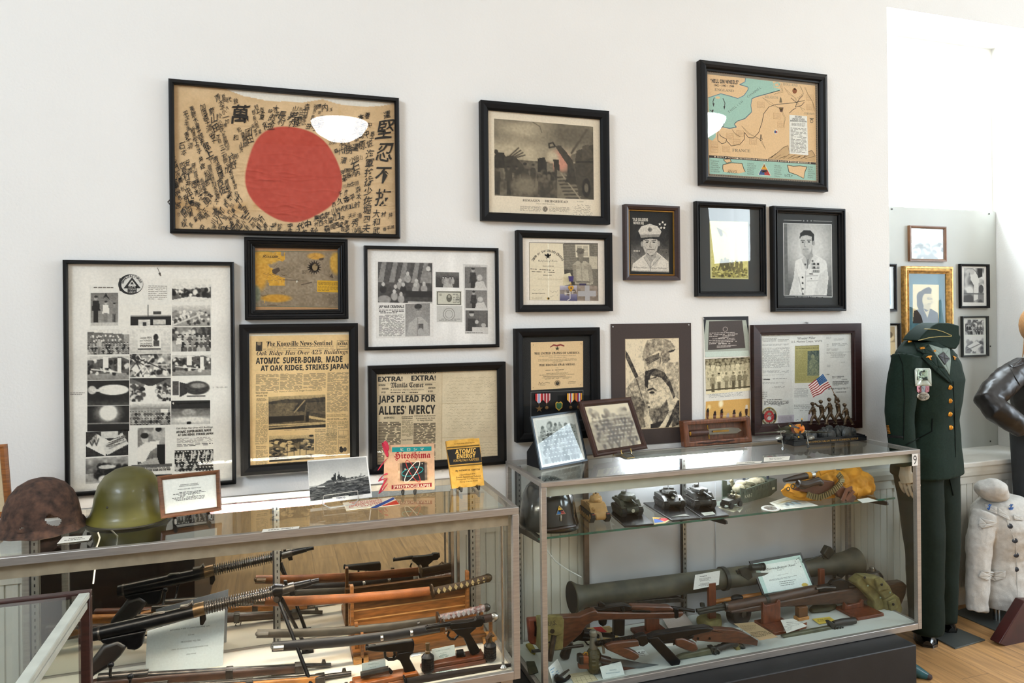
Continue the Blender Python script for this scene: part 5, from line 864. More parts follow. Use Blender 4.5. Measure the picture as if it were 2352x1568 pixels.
b=B(); b.box(LX0+.05,LX1-.05,LYF+.06,LYB-.03,LZ0-.03,LZ0-.001); b.build('under_frame',MATS['black_storage_base'],caseL)
# right case
RX0,RX1,RYF,RYB,RZ0,RZ1,RD=.946,2.728,-.467,-.042,.170,.960,.197
caseR=case('right glass display case with grey back panel, model tanks and a rocket launcher',RX0,RX1,RYF,RYB,RZ0,RZ1,RD,greyf,.018,.021,.026)
gx0=onY(1342,1200,RYB-.02).x; gx1=onY(1912,1200,RYB-.02).x; gm=(gx0+gx1)/2
B().box(gx0+.02,gm,RYB-.012,RYB-.006,RZ0+.027,RZ1-.02).build('back_panel',greyb,caseR,smooth=0); B().box(gm,gx1,RYB-.018,RYB-.012,RZ0+.027,RZ1-.02).build('back_panel',greyb,caseR,smooth=0)
B().box(gx0,gx0+.022,RYB-.02,RYB-.004,RZ0+.027,RZ1-.02).build('door_stile',M('dull_bronze_stile','6d625a',.4,.7),caseR)
xs=onY(1572,1200,RYB-.03).x; standard(caseR,xs,RYB-.026,RD,RZ1-.02); standard(caseR,gx1+.012,RYB-.012,RD,RZ1-.02); standard(caseR,RX0+.05,RYB-.024,RD,RZ1-.02)
B().box(RX0+.022,RX1-.024,RYF+.020,RYF+.034,RZ1-.058,RZ1-.019).build('light_valance',ledge,caseR)
B().cyl((1.50,RYB-.06,RZ1-.03),(2.07,RYB-.06,RZ1-.03),.006).build('lamp_tube',tube_m,caseR); B().box(1.47,2.10,RYB-.07,RYB-.02,RZ1-.022,RZ1-.018).build('lamp_holder',M('white_lamp_holder','dcdcd8',.4),caseR)
SY0,SY1=-.355,RYB-.035; SZ=onY(1500,1205,SY0).z
sh=B().box(RX0+.028,RX1-.028,SY0,SY1,SZ-.008,SZ).build('glass_shelf',glassmat('shelf_glass',(.93,.965,.95),1.0),caseR,smooth=0)
B().box(RX0+.028,RX1-.028,SY0-.0012,SY0,SZ-.008,SZ).build('shelf_edge',egl,sh,smooth=0)
for x in(RX0+.05,xs+.01,gx1+.02):
 b=B(); b.prism([V((x-.004,RYB-.03,SZ-.009)),V((x-.004,SY0+.0,SZ-.009)),V((x-.004,SY0-.022,SZ-.011)),V((x-.004,SY0-.026,SZ-.022)),V((x-.004,SY0-.016,SZ-.027)),V((x-.004,RYB-.03,SZ-.06))],(.008,0,0)); b.build('shelf_bracket',M('dark_bronze_bracket','2c2622',.4,.6),caseR,smooth=0)
# number plate on the corner post
b=B(); c0=onY(2094.5,1042.5,RYF); c1=onY(2107.5,1068.5,RYF); b.box(c0.x,c1.x,RYF-.0015,RYF,c1.z,c0.z); s9=b.build('number_plate',M('white_plastic_plate','e9e7e2',.4,var=.02),caseR,smooth=0)
B().text('9',(c0.x+.006,RYF-.0018,c1.z+.006),(1,0,0),(0,0,1),w=(c1.x-c0.x)-.012,h=(c0.z-c1.z)-.012,bold=.0).build('numeral',M('black_print','0f0f12',.6),s9,smooth=0)
# white flex of the lamp
def px3(pts): return [onY(x,y,Y) for x,y,Y in pts]
wcab=M('white_flex','dddcd6',.5,var=.03)
B().tube(px3([(1190,1205,-.08),(1215,1220,-.07),(1252,1258,-.06),(1275,1288,-.06),(1300,1306,-.06),(1335,1325,-.06)]),.003,8).build('lamp_flex',wcab,caseR)
B().tube(px3([(225,1222,-.35),(229,1234,-.35),(226,1246,-.35),(219,1262,-.35)])+[onY(219,1300,-.4),onY(214,1340,-.4)],.0025,8).build('lamp_flex',wcab,caseL)
# black plinth under the right case
BPZ=.168; BY=-.572
bp=B().box(.86,onY(2105,1470,BY).x,BY,-.06,0,BPZ); o=bp.build('black_plinth',M('worn_black_paint','17181a',.55,var=.35,scale=6,bump=.1),None,bevel=.004); tag(o,'long black painted plinth on the floor under the right display case','plinth')
# ================= on top of the cases =================
def easelmat(): return M('black_plastic_easel','0e0e10',.3)
def leanq(px,Z,lean=.28,yaw=None):
 """sheet standing on height Z whose lower corners are seen at px[3], px[2]; leans back by angle lean; returns 4 corners"""
 bl=onZ(*px[3],Z); br=onZ(*px[2],Z); u=(br-bl).normalized()
 back=V((-u.y,u.x,0)); n=(V((0,0,1))*math.cos(lean)+back*math.sin(lean)).cross(u)
 return [onP(*px[0],bl,n),onP(*px[1],bl,n),br,bl],n.normalized(),u,back
def slab(q,n,th):   # solid sheet of thickness th behind the corners q
 b=B(); p=[V(c) for c in q]; nn=(p[3]-p[0]).cross(p[1]-p[0]).normalized()
 return b.add(p+[c-nn*th for c in p],[(0,3,2,1),(4,5,6,7)]+[(i,(i+1)%4,4+(i+1)%4,4+i) for i in range(4)])
def mould(q,fw,d,prof):
 """moulding round the quad q (outer corners at the front); raised towards the viewer"""
 p=[V(c) for c in q]; n=(p[3]-p[0]).cross(p[1]-p[0]).normalized(); b=B(); rings=[]
 u=(p[1]-p[0]).normalized(); v=(p[0]-p[3]).normalized()
 for a,h in prof: rings.append([p[3]+u*a*fw+v*a*fw+n*(h-1)*d,p[2]-u*a*fw+v*a*fw+n*(h-1)*d,p[1]-u*a*fw-v*a*fw+n*(h-1)*d,p[0]+u*a*fw-v*a*fw+n*(h-1)*d])
 b.loft(rings,caps=False); b.add(rings[0],[(3,2,1,0)])
 f=fw*.97; return b,[p[0]+u*f-v*f-n*d*.6,p[1]-u*f-v*f-n*d*.6,p[2]-u*f+v*f-n*d*.6,p[3]+u*f+v*f-n*d*.6]
LT,RT=LZ1+.0005,RZ1+.0005
def easel(name,label,foot,u,back,h,w,mat):
 """two-legged plate stand under a leaning thing: foot = middle of its lower front edge on the case top"""
 t=thing(name,label,'easel',foot); u=V(u);back=V(back)
 for s in(-1,1):
  o=V(foot)+u*(s*w/2); b=B(); z=V((0,0,1))
  b.tube([o-back*.018+z*.004,o-back*.020+z*.016,o-back*.012+z*.010,o+back*.01+z*.012,o+back*.035+z*.03,o+back*.05+z*h],[.0045,.005,.006,.006,.006,.004],8)
  b.tube([o-back*.012+z*.009,o-back*.02+z*.0035],[.005,.004],8).tube([o+back*.01+z*.01,o+back*.055+z*.0035],[.005,.004],8); b.build('support',mat,t)
 b=B(); b.tube([V(foot)-u*w/2+back*.03+V((0,0,.022)),V(foot)+u*w/2+back*.03+V((0,0,.022))],.0045,8); b.build('crossbar',mat,t); return t
# ---- helmets
def helmet_mesh(c,yaw,prof,sx,sy,n=48,hole=(),jag=0,S=3):
 m=MX.Rotation(yaw,3,'Z'); b=B(); fine=[]
 for (r0,z0),(r1,z1) in zip(prof,prof[1:]):
  for k in range(S): fine.append((r0+(r1-r0)*k/S,z0+(z1-z0)*k/S))
 fine.append(prof[-1]);
 for r,z in fine:
  for t in range(n):
   a=2*math.pi*t/n; j=1+(jag*(math.sin(a*7+1)+math.sin(a*13))*(z<.02) if jag else 0)
   b.v.append(V(c)+m@V((r*j*sx*math.cos(a),r*j*sy*math.sin(a),z+(jag*.05*math.sin(a*5)*(z<.005)))))
 k=len(fine)
 for i in range(k-1):
  for t in range(n):
   f=(i*n+t,i*n+(t+1)%n,(i+1)*n+(t+1)%n,(i+1)*n+t); ce=sum((b.v[q] for q in f),V((0,0,0)))/4
   if any(inpoly(*proj(ce),h) for h in hole) and (ce-V(c)).dot(CAM-V(c))>0: continue
   b.f.append(f)
 return b
rust=M('rusted_iron','261c17',.9,.1,var=.4,scale=48,bump=.9,bscale=90,col2='624637',detail=14,lo=.3,hi=.74)
prof=[(.118,0),(.113,.006),(.105,.02),(.1,.045),(.094,.075),(.082,.103),(.062,.127),(.036,.142),(.012,.148),(.0005,.1485)]
h0=onZ(96,1216,LT); k5=K(0,1120,300/1568)
hb=helmet_mesh((h0.x,h0.y,LT+.004),.3,prof,.98,1.06,160,[k5((540,380),(575,308),(640,335),(745,375),(745,400),(700,465),(640,455),(560,425)),k5((228,492),(275,462),(282,478),(240,498))],.02,9)
tag(hb.build('rusted_helmet',rust,None,solid=.003),'corroded brown steel helmet with a torn hole, on the left case','helmet')
olive=M('olive_helmet_paint','54501f',.42,var=.16,scale=9,bump=.12,bscale=50,coat=.15); h1=onZ(297,1190,LT)
prof2=[(.128,0),(.122,.006),(.112,.02),(.104,.045),(.099,.075),(.089,.105),(.07,.132),(.042,.149),(.014,.156),(.0005,.1565)]
t=thing('green_helmet','olive green painted steel helmet beside the framed card on the left case','helmet',(h1.x,h1.y,LT))
helmet_mesh((h1.x,h1.y,LT+.003),.5,prof2,.93,1.05,64).build('shell',olive,t,solid=.003)
for x,y in((246,1166),(325,1168),(339,1172)):
 q=onP(x,y,h1+V((0,-.09,.06)),V((.1,-1,.1))); B().ell((q.x,q.y+.004,q.z),(.004,.004,.004),n=8,k=6).build('rivet',M('dark_rivet','2a2616',.5),t)
b=B(); ring=[]
for i in range(64): a=2*math.pi*i/64; ring.append(V((h1.x,h1.y,LT+.0035))+MX.Rotation(.5,3,'Z')@V((.128*.93*math.cos(a),.128*1.05*math.sin(a),0)))
b.tube(ring+[ring[0]],.0022,6,caps=False); b.build('chipped_rim',M('worn_dark_rim','1c180e',.6),t)
# ---- framed card on a black easel
wal=M('walnut_frame','6b4429',.4,var=.3,scale=10,stretch=(2,2,18))
px=[(361,1093),(505,1078),(510,1172),(370,1191)]
EZ=LT+.02; q,n,u,back=leanq(px,EZ,.25)
t=thing('framed_card','small walnut-framed typed card explaining the signed flag, beside the green helmet','card',(q[2]+q[3])/2)
b,qi=mould(q,.013,.012,[(0,0),(0,.8),(.3,1),(.7,.9),(1,.55)]); b.build('frame',wal,t,smooth=0)
a=Art(*qi,[(373,1102),(496,1089),(499,1167),(381,1182)]); a.sheet('e4e5da'); a.crop(0,1000,.2381)
for s,x0,y,x1 in(('HINOMARU YOSEGAKI',1742,487,1912),('"RISING SUN AUTOGRAPH"',1730,502,1926),('GOOD LUCK FLAG - PRAYER FLAG',1718,534,1938)): a.text(s,x0,y,x1,9,'3a3a36',-(x1-x0)*.1,.02)
a.greek(1665,560,1995,648,7,'5a5a54',-32,.5,.07,left=False); a.build('typed_card',t)
easel('plate_easel','black plastic plate easel holding the framed card',V(((q[2].x+q[3].x)/2,(q[2].y+q[3].y)/2,LT)),u,back,.1,.095,easelmat())
# ---- battleship photograph on a wire stand
px=[(706,1057),(843,1047),(855,1141),(713,1158)]; q,n,u,back=leanq(px,LT+.006,.3)
t=thing('ship_photograph','grey photograph of a battleship at sea on a clear stand, front of left case','photograph',(q[2]+q[3])/2)
a=Art(*q,px); a.sheet('e2e1dc'); a.crop(480,960,.31463)
def ship(r):
 r.grad(.62,.78,1,0,.62); r.noise(4,.03,0,0,1,.6); Y0=lambda x:.64-.1*x
 r.poly([(0,.665),(1,.53),(1,1),(0,1)],.27); n=vn(r.h,r.w,14,40)-.5; m=(r.Y>.68-.14*r.X); r.a+=(n*.28*m)[...,None]; n=vn(r.h,r.w,40,60)-.5; r.a+=(n*.2*m)[...,None]
 r.poly([(.1,.655),(.2,.6),(.95,.49),(.92,.53),(.5,.59),(.12,.665)],.36); r.poly([(.18,.62),(.3,.55),(.75,.5),(.9,.49),(.4,.57)],.25)
 for x,w,h in((.42,.022,.17),(.44,.014,.2),(.48,.02,.13),(.5,.026,.16),(.54,.018,.12),(.57,.014,.08)): r.poly([(x-w,.56),(x-w*.6,.56-h),(x+w*.6,.56-h),(x+w,.56)],.16)
 r.blobs(16,.38,.48,.62,.56,.02,[.12,.2,.3]); [r.line([(x,.55),(x+.07,.525)],.01,.15) for x in(.28,.33,.66,.72)]; r.line([(.5,.4),(.5,.33)],.006,.2); r.line([(.6,.55),(.6,.45)],.006,.25); r.line([(.87,.49),(.87,.44)],.005,.25); r.rect(.86,.44,.89,.46,.3); r.line([(.14,.665),(.25,.67)],.012,.85); r.line([(.5,.6),(.8,.57)],.008,.6)
r=R(120,90,.6); ship(r); r.duo('17191b','dcdcd6'); a.ras(r,0,0,quad=[(724,318),(1146,284),(1180,548),(738,606)]); a.up(); a.rect(904,576,1022,600,'e2e2dc',-14); a.up(); a.text('YAMATO',932,589,998,13,'2b3358',-6,.03)
a.build('print',t,th=.0012)
wire=glassmat('clear_acrylic',(.9,.92,.92),1.0); wirem=M('clear_twisted_wire','c9cac6',.2,.5)
o=(q[2]+q[3])/2; o=V((o.x,o.y,LT)); z=V((0,0,1)); st=thing('photo_stand','twisted clear wire stand holding the battleship photograph','stand',o)
b=B(); L_=[o-u*.065-back*.0+z*.003,o-u*.06-back*.006+z*.032,o+u*.052-back*.006+z*.034,o+u*.055+z*.003]; b.tube(L_,.0016,6); b.tube([o-u*.065+z*.003,o-u*.05-back*.06+z*.002,o+u*.03-back*.05+z*.002,o+u*.055+z*.003],.0016,6); b.tube([o-u*.06+z*.003,o-u*.03+back*.05+z*.05,o+u*.03+back*.05+z*.05,o+u*.055+z*.003],.0016,6); b.build('wire_loops',wirem,st)
# ---- brochure with stripes
q=[onZ(x,y,LT+.0012) for x,y in((787,1154),(904,1141),(918,1158),(796,1171))]
a=Art(*q,[(787,1154),(904,1141),(918,1158),(796,1171)]); a.sheet('e6d8bf'); a.crop(480,960,.31463); a.poly([(1345,577),(1358,590),(1222,655),(1170,657)],'2b4a8a'); a.poly([(1366,598),(1390,630),(1250,643)],'c8402a'); a.greek(1020,612,1260,655,5,'b8564a',-22,.55,.06)
tag(a.build('brochure',th=.001),'cream paper brochure with blue and red diagonal stripes, lying on the left case','brochure')
# ---- red white photograph album
px=[(883.6,1022.3),(997.5,1017.3),(998.5,1123.6),(880.2,1127.4)]; q,n,u,back=leanq(px,LT+.013,.22)
t=thing('photograph_album','tan photograph album with red gothic title and red ribbon ties','album',(q[2]+q[3])/2)
b=slab(q,n,.012); b.build('cover_block',M('tan_album_board','b68f6c',.7,var=.1),t,bevel=.0015)
a=Art(*q,px); a.L=2; a.sheet('d2a987'); a.crop(480,960,.31463)
r=R(40,40,C('d6ab86')); r.noise(6,.03).noise(16,.02); a.ras(r,0,0,quad=[(1284,202),(1643,186),(1645,518),(1276,530)]); a.up(); a.poly([(1335,212),(1624,206),(1624,237),(1335,248)],'1f8f8c'); a.up(); a.text('ヒ  ロ  シ  マ',1398,238,1568,20,'e8d8c0',-4,.01); a.text('𝕳𝖎𝖗𝖔𝖘𝖍𝖎𝖒𝖆',1350,308,1618,62,'a3262a',-6,.012)
r=R(40,36,C('d2a983')); r.rect(.08,.08,.94,.92,C('6a5a4e')); r.noise(8,.12,0,0,1,1); r.rect(.14,.05,.88,.95,C('24211f')); a.ras(r,0,0,quad=[(1378,318),(1598,310),(1602,460),(1380,466)]); a.up()
a.ring(1484,388,80,28,5,'2a9a96',rot=-.25); a.up(); a.ring(1488,386,92,24,5,'b8322c',rot=1.02); a.up(); a.ring(1482,388,92,26,5,'efe4d0',rot=-.98); a.ell(1430,370,5,5,'d8c8b0',8); a.ell(1555,330,4,4,'d8c8b0',8)
a.poly([(1332,488),(1626,470),(1626,500),(1332,518)],'8c2226'); a.up(); a.text('𝐏𝐇𝐎𝐓𝐎𝐆𝐑𝐀𝐏𝐇',1344,514,1614,23,'e4c8a8',-14,.01); a.build('front_cover',t)
rbm=M('red_chiffon_ribbon','c01f3c',.6,var=.2)
k6=lambda x,y,d=0: (lambda p:p-V((0,1,0))*d)(onP(480+x*.31463,960+y*.31463,q[3],n))
for pts,w in(([(1308,290),(1280,210),(1262,165),(1290,170),(1308,240)],.0),([(1306,285),(1270,320),(1228,385)],0),([(1302,410),(1275,400),(1235,455),(1250,450),(1298,430)],0),([(1302,430),(1270,480),(1235,555),(1262,530),(1304,465)],0)):
 b=B(); c=[k6(x,y,.004+.002*i) for i,(x,y) in enumerate(pts)]; vs=[]
 for i,p in enumerate(c): vs+=[p+V((.006,0,.004)),p-V((.006,0,.004))]
 b.add(vs,[(2*i,2*i+1,2*i+3,2*i+2) for i in range(len(c)-1)]); b.build('ribbon_tie',rbm,t,solid=.0008,sub=1)
o=(q[2]+q[3])/2; easel('plate_easel','black plastic plate easel holding the tan photograph album',V((o.x,o.y,LT)),u,back,.13,.042,easelmat())
# ---- yellow paperback
px=[(1024.5,1013),(1100.7,1005.6),(1112.4,1114.2),(1038.5,1122)]; q,n,u,back=leanq(px,LT+.012,.22)
t=thing('paperback_book','worn yellow paperback with a black title band on a black easel','book',(q[2]+q[3])/2)
slab(q,n,.013).build('cover',M('worn_yellow_cover','b9893a',.65,var=.15),t,bevel=.001)
ins=lambda c,a_,b_,d: c
p=[V(c) for c in q]; uu=(p[1]-p[0]).normalized(); vv=(p[0]-p[3]).normalized(); b=slab([p[0]-uu*.0+vv*.002-n*.0 +(-V(n))*0,p[1]+vv*.002,p[1]-vv*.01,p[0]-vv*.01],n,.001)
b=B(); w0=[p[0]+uu*.012+vv*.003,p[1]-uu*.02+vv*.004]; b=slab([w0[0]+vv*.0,w0[1],p[1]-uu*.02-vv*.02,p[0]+uu*.012-vv*.02],n,.010).xf(MX.Translation(-(p[3]-p[0]).cross(p[1]-p[0]).normalized()*.0015)); b.build('page_block',M('aged_pages','c9a868',.8),t,smooth=0)
a=Art(*q,px); a.L=2; a.sheet('d9a648'); a.crop(480,960,.31463); r=R(30,40,C('d8a548')); r.noise(6,.04).noise(14,.03); a.ras(r,0,0,quad=[(1732,168),(1972,146),(2008,488),(1778,514)]); a.up(); a.poly([(1737,232),(1976,212),(1992,326),(1758,346)],'24221f'); a.poly([(1735,213),(1974,194),(1976,204),(1736,224)],'6a5224'); a.poly([(1758,352),(1993,332),(1994,342),(1760,362)],'6a5224'); a.up()
a.text('Full Text of the Official Report',1790,197,1938,12,'3a3020',-12,.01); a.text('ATOMIC',1796,266,1948,34,'e2b45a',-12,.05); a.text('ENERGY',1808,300,1946,34,'e2b45a',-10,.05); a.text('FOR MILITARY PURPOSES',1786,325,1970,18,'dcae58',-14,.01); a.text('By HENRY D. SMYTH',1800,398,1976,16,'33291a',-12,.02)
for i,s in enumerate(('A General Account of the','Scientific Research and Technical','Development That Went into the','Making of Atomic Bombs')): a.text(s,(1828,1802,1806,1832)[i],424+i*17,(1942,1982,1984,1962)[i],12,'3a3020',-12,.005)
a.build('title_print',t)
o=(q[2]+q[3])/2; easel('plate_easel','black plastic plate easel holding the yellow paperback',V((o.x,o.y,LT)),u,back,.12,.065,easelmat())
# ---- loose labels on the left case
def flatcard(pts,Z,label,col='e4e0d4',lines=2,name='label_card',crop=None,ink='7a766c',wd=.1,lift=0,cat='card',th=.0008,draw=None):
 q=[onZ(x,y,Z+th+.0005) for x,y in pts]
 if lift: q[0].z+=lift; q[1].z+=lift
 a=Art(*q); a.sheet(col)
 if lines: a.greek(.12,.22,.88,.78,lines,ink,0,.45,wd,left=False)
 if draw: draw(a)
 return tag(a.build(name,th=th),label,cat)
flatcard([(145,1232),(210,1229),(203,1240),(131,1248)],LT,'white typed paper label beside the corroded helmet',lines=2)
flatcard([(604,1215),(688,1208),(686,1213),(601,1222)],LT,'narrow white label strip at the front edge of the left case',lines=1)
# ---- wooden frame standing at the left end
b=B(); px=[(-95,1030),(13.5,1020),(27,1188),(-95,1200)]; q,n,u,back=leanq(px,LT,.06); t=thing('framed_picture','orange-brown wooden picture frame cut off by the left edge','picture',(q[2]+q[3])/2)
b,qi=mould(q,.02,.02,[(0,0),(0,.8),(.3,1),(.8,.9),(1,.5)]); b.build('frame',M('orange_brown_wood','8a5322',.45,var=.3,scale=9,stretch=(2,2,16)),t,smooth=0); Art(*qi).sheet('d8c6a0').build('print',t)
# ---- silver-edged photograph
def groupphoto(r):
 r.grad(.95,.78,1,0,.5); r.blobs(20,.1,.12,.9,.3,.05,[.3,.5,.7]); r.poly([(.0,.38),(1,.2),(1,.9),(0,1)],.62); r.crowd(7,.08,.3,.95,.85,.034,.75,(.05,.25,.5)); r.noise(30,.1)
px=[(1219.4,956.4),(1325.5,941.6),(1350,1057.5),(1242,1079)]; q,n,u,back=leanq(px,RT,.34)
t=thing('framed_photograph','silver-edged easel frame with a pale group photograph, front left on the right case','photograph',(q[2]+q[3])/2)
b,qi=mould(q,.008,.008,[(0,0),(0,1),(.9,1),(1,.5)]); b.build('frame',M('silver_blue_frame','3a4248',.4,.5),t,smooth=0)
a=Art(*qi,[(1223,960),(1324,946),(1347,1053),(1246,1073)]); a.sheet('e4e6e0'); r=R(80,86,.8); groupphoto(r); r.duo('39423f','d2d8d4'); a.ras(r,0,0,quad=[(1230,965),(1320,953),(1341,1050),(1250,1066)]); a.build('photograph',t)
slab([c+(p-c)*0 for c,p in zip(qi,qi)],n,.0005).xf(MX.Translation((qi[3]-qi[0]).cross(qi[1]-qi[0]).normalized()*.003)).build('glass',MATS['picture_glass_bright'],t,smooth=0)
m0=(q[0]+q[3])/2; nb=(q[3]-q[0]).cross(q[1]-q[0]).normalized(); b=B()
e0,e1=q[0]*.62+q[3]*.38,q[3]; f=u*.02; tip=V((e1.x,e1.y,RT))+back*.105; b.prism([e0+f-nb*.011,e1+f-nb*.011,V((tip.x,tip.y,RT+.001))+f,V((tip.x,tip.y,RT+.055))+f],u*.055); b.build('easel_back',M('black_flock_board','08080a',.9),t,smooth=0)
# ---- brown framed photograph on wire easel
px=[(1331.6,921),(1450.8,910.4),(1490,1029.6),(1370.4,1049)]; q,n,u,back=leanq(px,RT+.018,.26)
t=thing('framed_photograph','brown moulded frame with a sepia group photograph, leaning on a wire easel','photograph',(q[2]+q[3])/2)
b,qi=mould(q,.026,.018,[(0,0),(0,.7),(.25,1),(.5,.85),(.62,.95),(.8,.75),(1,.35)]); b.build('frame',M('brown_moulded_frame','3d241c',.33,var=.25,scale=12),t,smooth=0)
a=Art(*qi,[(1350,934),(1441,924),(1473,1014),(1380,1030)]); a.sheet('d8cbb0'); r=R(84,84,.8); groupphoto(r); r.duo('4f3f2c','d3c4a2'); a.ras(r,1350,934,quad=[(1350,934),(1441,924),(1473,1014),(1380,1030)]); a.build('photograph',t)
slab(qi,n,.0005).xf(MX.Translation((qi[3]-qi[0]).cross(qi[1]-qi[0]).normalized()*.003)).build('glass',glassmat('dull_picture_glass',(.985,.99,.985),.2),t,smooth=0)
o=(q[2]+q[3])/2; o=V((o.x,o.y,RT)); t=thing('wire_easel','thin brass wire easel under the brown framed photograph','easel',o); bw=M('brass_wire','8d7440',.3,.9)
for s in(-1,1):
 c=o+u*(s*.028); z=V((0,0,1)); B().tube([c-back*.015+z*.03,c-back*.022+z*.018,c-back*.012+z*.012,c+back*.03+z*.004,c+back*.08+z*.12],.0018,6).ell(c-back*.015+z*.032,(.0035,.0035,.0035),n=8,k=5).build('wire_leg',bw,t)
c=o; B().tube([c-u*.028-back*.012+V((0,0,.012)),c-u*.02-back*.045+V((0,0,.003)),c+u*.02-back*.045+V((0,0,.003)),c+u*.028-back*.012+V((0,0,.012))],.0016,6).build('wire_loop',bw,t)
# ---- knife in walnut box
kd=K(1540,700,.22956); px=kd((125,1165),(800,1118),(818,1375),(150,1428)); q,n,u,back=leanq(px,RT,.05)
t=thing('knife_box','walnut presentation box with a window showing a leather-handled knife','box',(q[2]+q[3])/2); wn=M('walnut_box','6a3d25',.38,var=.35,scale=7,stretch=(14,3,3),coat=.3)
p=[V(c) for c in q]; nn=(p[3]-p[0]).cross(p[1]-p[0]).normalized(); uu=(p[1]-p[0]).normalized(); vv=(p[0]-p[3]).normalized(); W=(p[1]-p[0]).length; H=(p[0]-p[3]).length; D=.034
def bx(x,y,d=0): return p[3]+uu*(x*W)+vv*(y*H)-nn*d
b=B(); fx,fy=.075,.21; out=[[bx(0,0,d),bx(1,0,d),bx(1,1,d),bx(0,1,d)] for d in(D,0)]; inn=[[bx(fx,fy,d),bx(1-fx,fy,d),bx(1-fx,1-fy*.8,d),bx(fx,1-fy*.8,d)] for d in(0,.028)]
b.loft([out[0],out[1],inn[0],inn[1]],caps=False); b.add(out[0],[(3,2,1,0)]); b.add(inn[1],[(0,1,2,3)]); b.build('box_body',wn,t,smooth=0,bevel=.006)
slab([bx(fx-.01,1-fy*.8+.02,.006),bx(1-fx+.01,1-fy*.8+.02,.006),bx(1-fx+.01,fy-.02,.006),bx(fx-.01,fy-.02,.006)],n,.0015).build('window',pane_m,t,smooth=0)
ky=.5; zc=.017; g0=lambda x,y=ky: bx(x,y,zc)
B().tube([g0(.11),g0(.15),g0(.2),g0(.26),g0(.33),g0(.37)],[.013,.0155,.015,.0155,.0135,.013],14).build('grip',M('stacked_leather','43251a',.4,var=.4,scale=60,stretch=(8,1,1)),t)
b=B().cyl(g0(.088),g0(.11),.011,.013); b.build('pommel',M('brass_fitting','b48a3c',.25,.95),t); b=B(); b.tube([bx(.385,.24,zc),bx(.38,.5,zc),bx(.375,.78,zc)],.004,8); b.build('cross_guard',MATS['brass_fitting'],t)
b=B(); b.prism([bx(.39,.4,zc),bx(.8,.37,zc),bx(.88,.47,zc),bx(.84,.57,zc),bx(.72,.62,zc),bx(.39,.62,zc)],-nn*.004); b.build('blade',M('satin_blade','9a958c',.25,.95,var=.2,scale=12),t,smooth=0)
b=B(); b.prism([bx(.44,.48,zc-.0042),bx(.68,.47,zc-.0042),bx(.68,.54,zc-.0042),bx(.44,.55,zc-.0042)],nn*.0006); b.build('gilt_inlay',MATS['brass_fitting'],t,smooth=0)
b=B(); cs=[bx(.17+.07*i,.115+.018*math.sin(i*1.9)) for i in range(9)]; b.tube(cs,[.0012]+[.0034]*7+[.0012],6,flat=1); b.build('carved_scroll',M('dark_engraving','2a150d',.7),t)
flatcard([(1693,1061),(1751,1058),(1746,1063),(1690,1066)],RT,'thin white label at the front edge of the right case top',lines=1)
flatcard([(1755,1050),(1815,1047),(1812,1056),(1754,1060)],RT,'small white typed card on the right case top in front of the toy plane',lines=3)
# ================= right case: top figures, shelf models, arms below =================
def frameT(p0,p1,Z):   # local x from p1 (front) direction, returns matrix: forward along p0->p1 seen on height Z, and its length
 a,b=onZ(*p0,Z),onZ(*p1,Z); d=b-a; yaw=math.atan2(d.y,d.x); return a,b,yaw,d.length
def TM(o,yaw,k=1): return MX.Translation(V(o))@MX.Rotation(yaw,4,'Z')@MX.Scale(k,4)
# ---- toy fighter plane
a_,b_=onZ(1776,1012,RT+.0),onZ(1846,1013,RT)
t=thing('toy_plane','olive model fighter plane with orange spinner in front of the bronze group','model plane',onZ(1830,1012,RT))
grn=M('olive_model_paint','3b3d2c',.5,var=.2,scale=30); slv=M('silver_model_paint','a5a49c',.3,.5); org=M('orange_spinner','d9701e',.4); ylw=M('yellow_tip','e0a820',.5); blkp=M('black_model_paint','141414',.4)
PY=onZ(1991,1011,RT).y-.06; kp=K(1720,840,.12756)
def pp(x,y,Y=0): return onY(*kp((x,y))[0],PY+Y)
nose=pp(935,1130,-.05); tail=pp(540,1160,.13)
ax=(tail-nose).normalized(); b=B(); L=(tail-nose).length
b.lathe([(.011,0),(.017,.012),(.0195,.05),(.0195,.09),(.014,.14),(.006,L)],nose,ax,n=18); b.build('fuselage',grn,t)
b=B(); b.lathe([(.0005,-.018),(.007,-.014),(.0115,-.004),(.013,.0)],nose,ax,n=16); b.build('spinner',org,t)
b=B(); b.lathe([(.0195,.0005),(.021,.012),(.021,.02)],nose,ax,n=18,); b.build('cowl_ring',M('yellow_orange_cowl','d98a20',.4),t)
wl,wr=pp(110,1215,.02),pp(1465,1200,.02); wc=nose+ax*.07+V((0,0,-.008)); ch=V((0,.028,0))
b=B(); ring=lambda c,w,th: [c+ax*(-w)+V((0,0,0)),c+V((0,0,th)),c+ax*w+V((0,0,.001)),c-V((0,0,th))]
b.loft([ring(wl,.008,.001),ring(wl*.7+wc*.3,.018,.003),ring(wc,.027,.005),ring(wr*.7+wc*.3,.018,.003),ring(wr,.008,.001)]); b.build('wing',grn,t,sub=0)
for s in(.24,.32,.40):
 for w0 in(wl,wr):
  c=wc*(1-s)+w0*s; b=B(); b.loft([ring(wc*(1-s+.02)+w0*(s-.02),.0262-.012*s,.0058-.003*s),ring(wc*(1-s-.02)+w0*(s+.02),.0258-.012*s,.0056-.003*s)]); b.build('white_stripe',M('white_stripe_paint','cfcdc2',.5),t,smooth=0)
b=B(); f0=tail-ax*.025; b.prism([f0,tail+V((0,0,.0)),pp(530,1050,.13),pp(515,1060,.125)],V((.002,0,0))); b.build('tail_fin',grn,t,smooth=0)
b=B(); b.loft([ring(f0+V((-.04,0,.004)),.006,.001),ring(f0+V((.04,0,.004)),.006,.001)]); b.build('tailplane',grn,t,smooth=0)
hub=nose-ax*.006
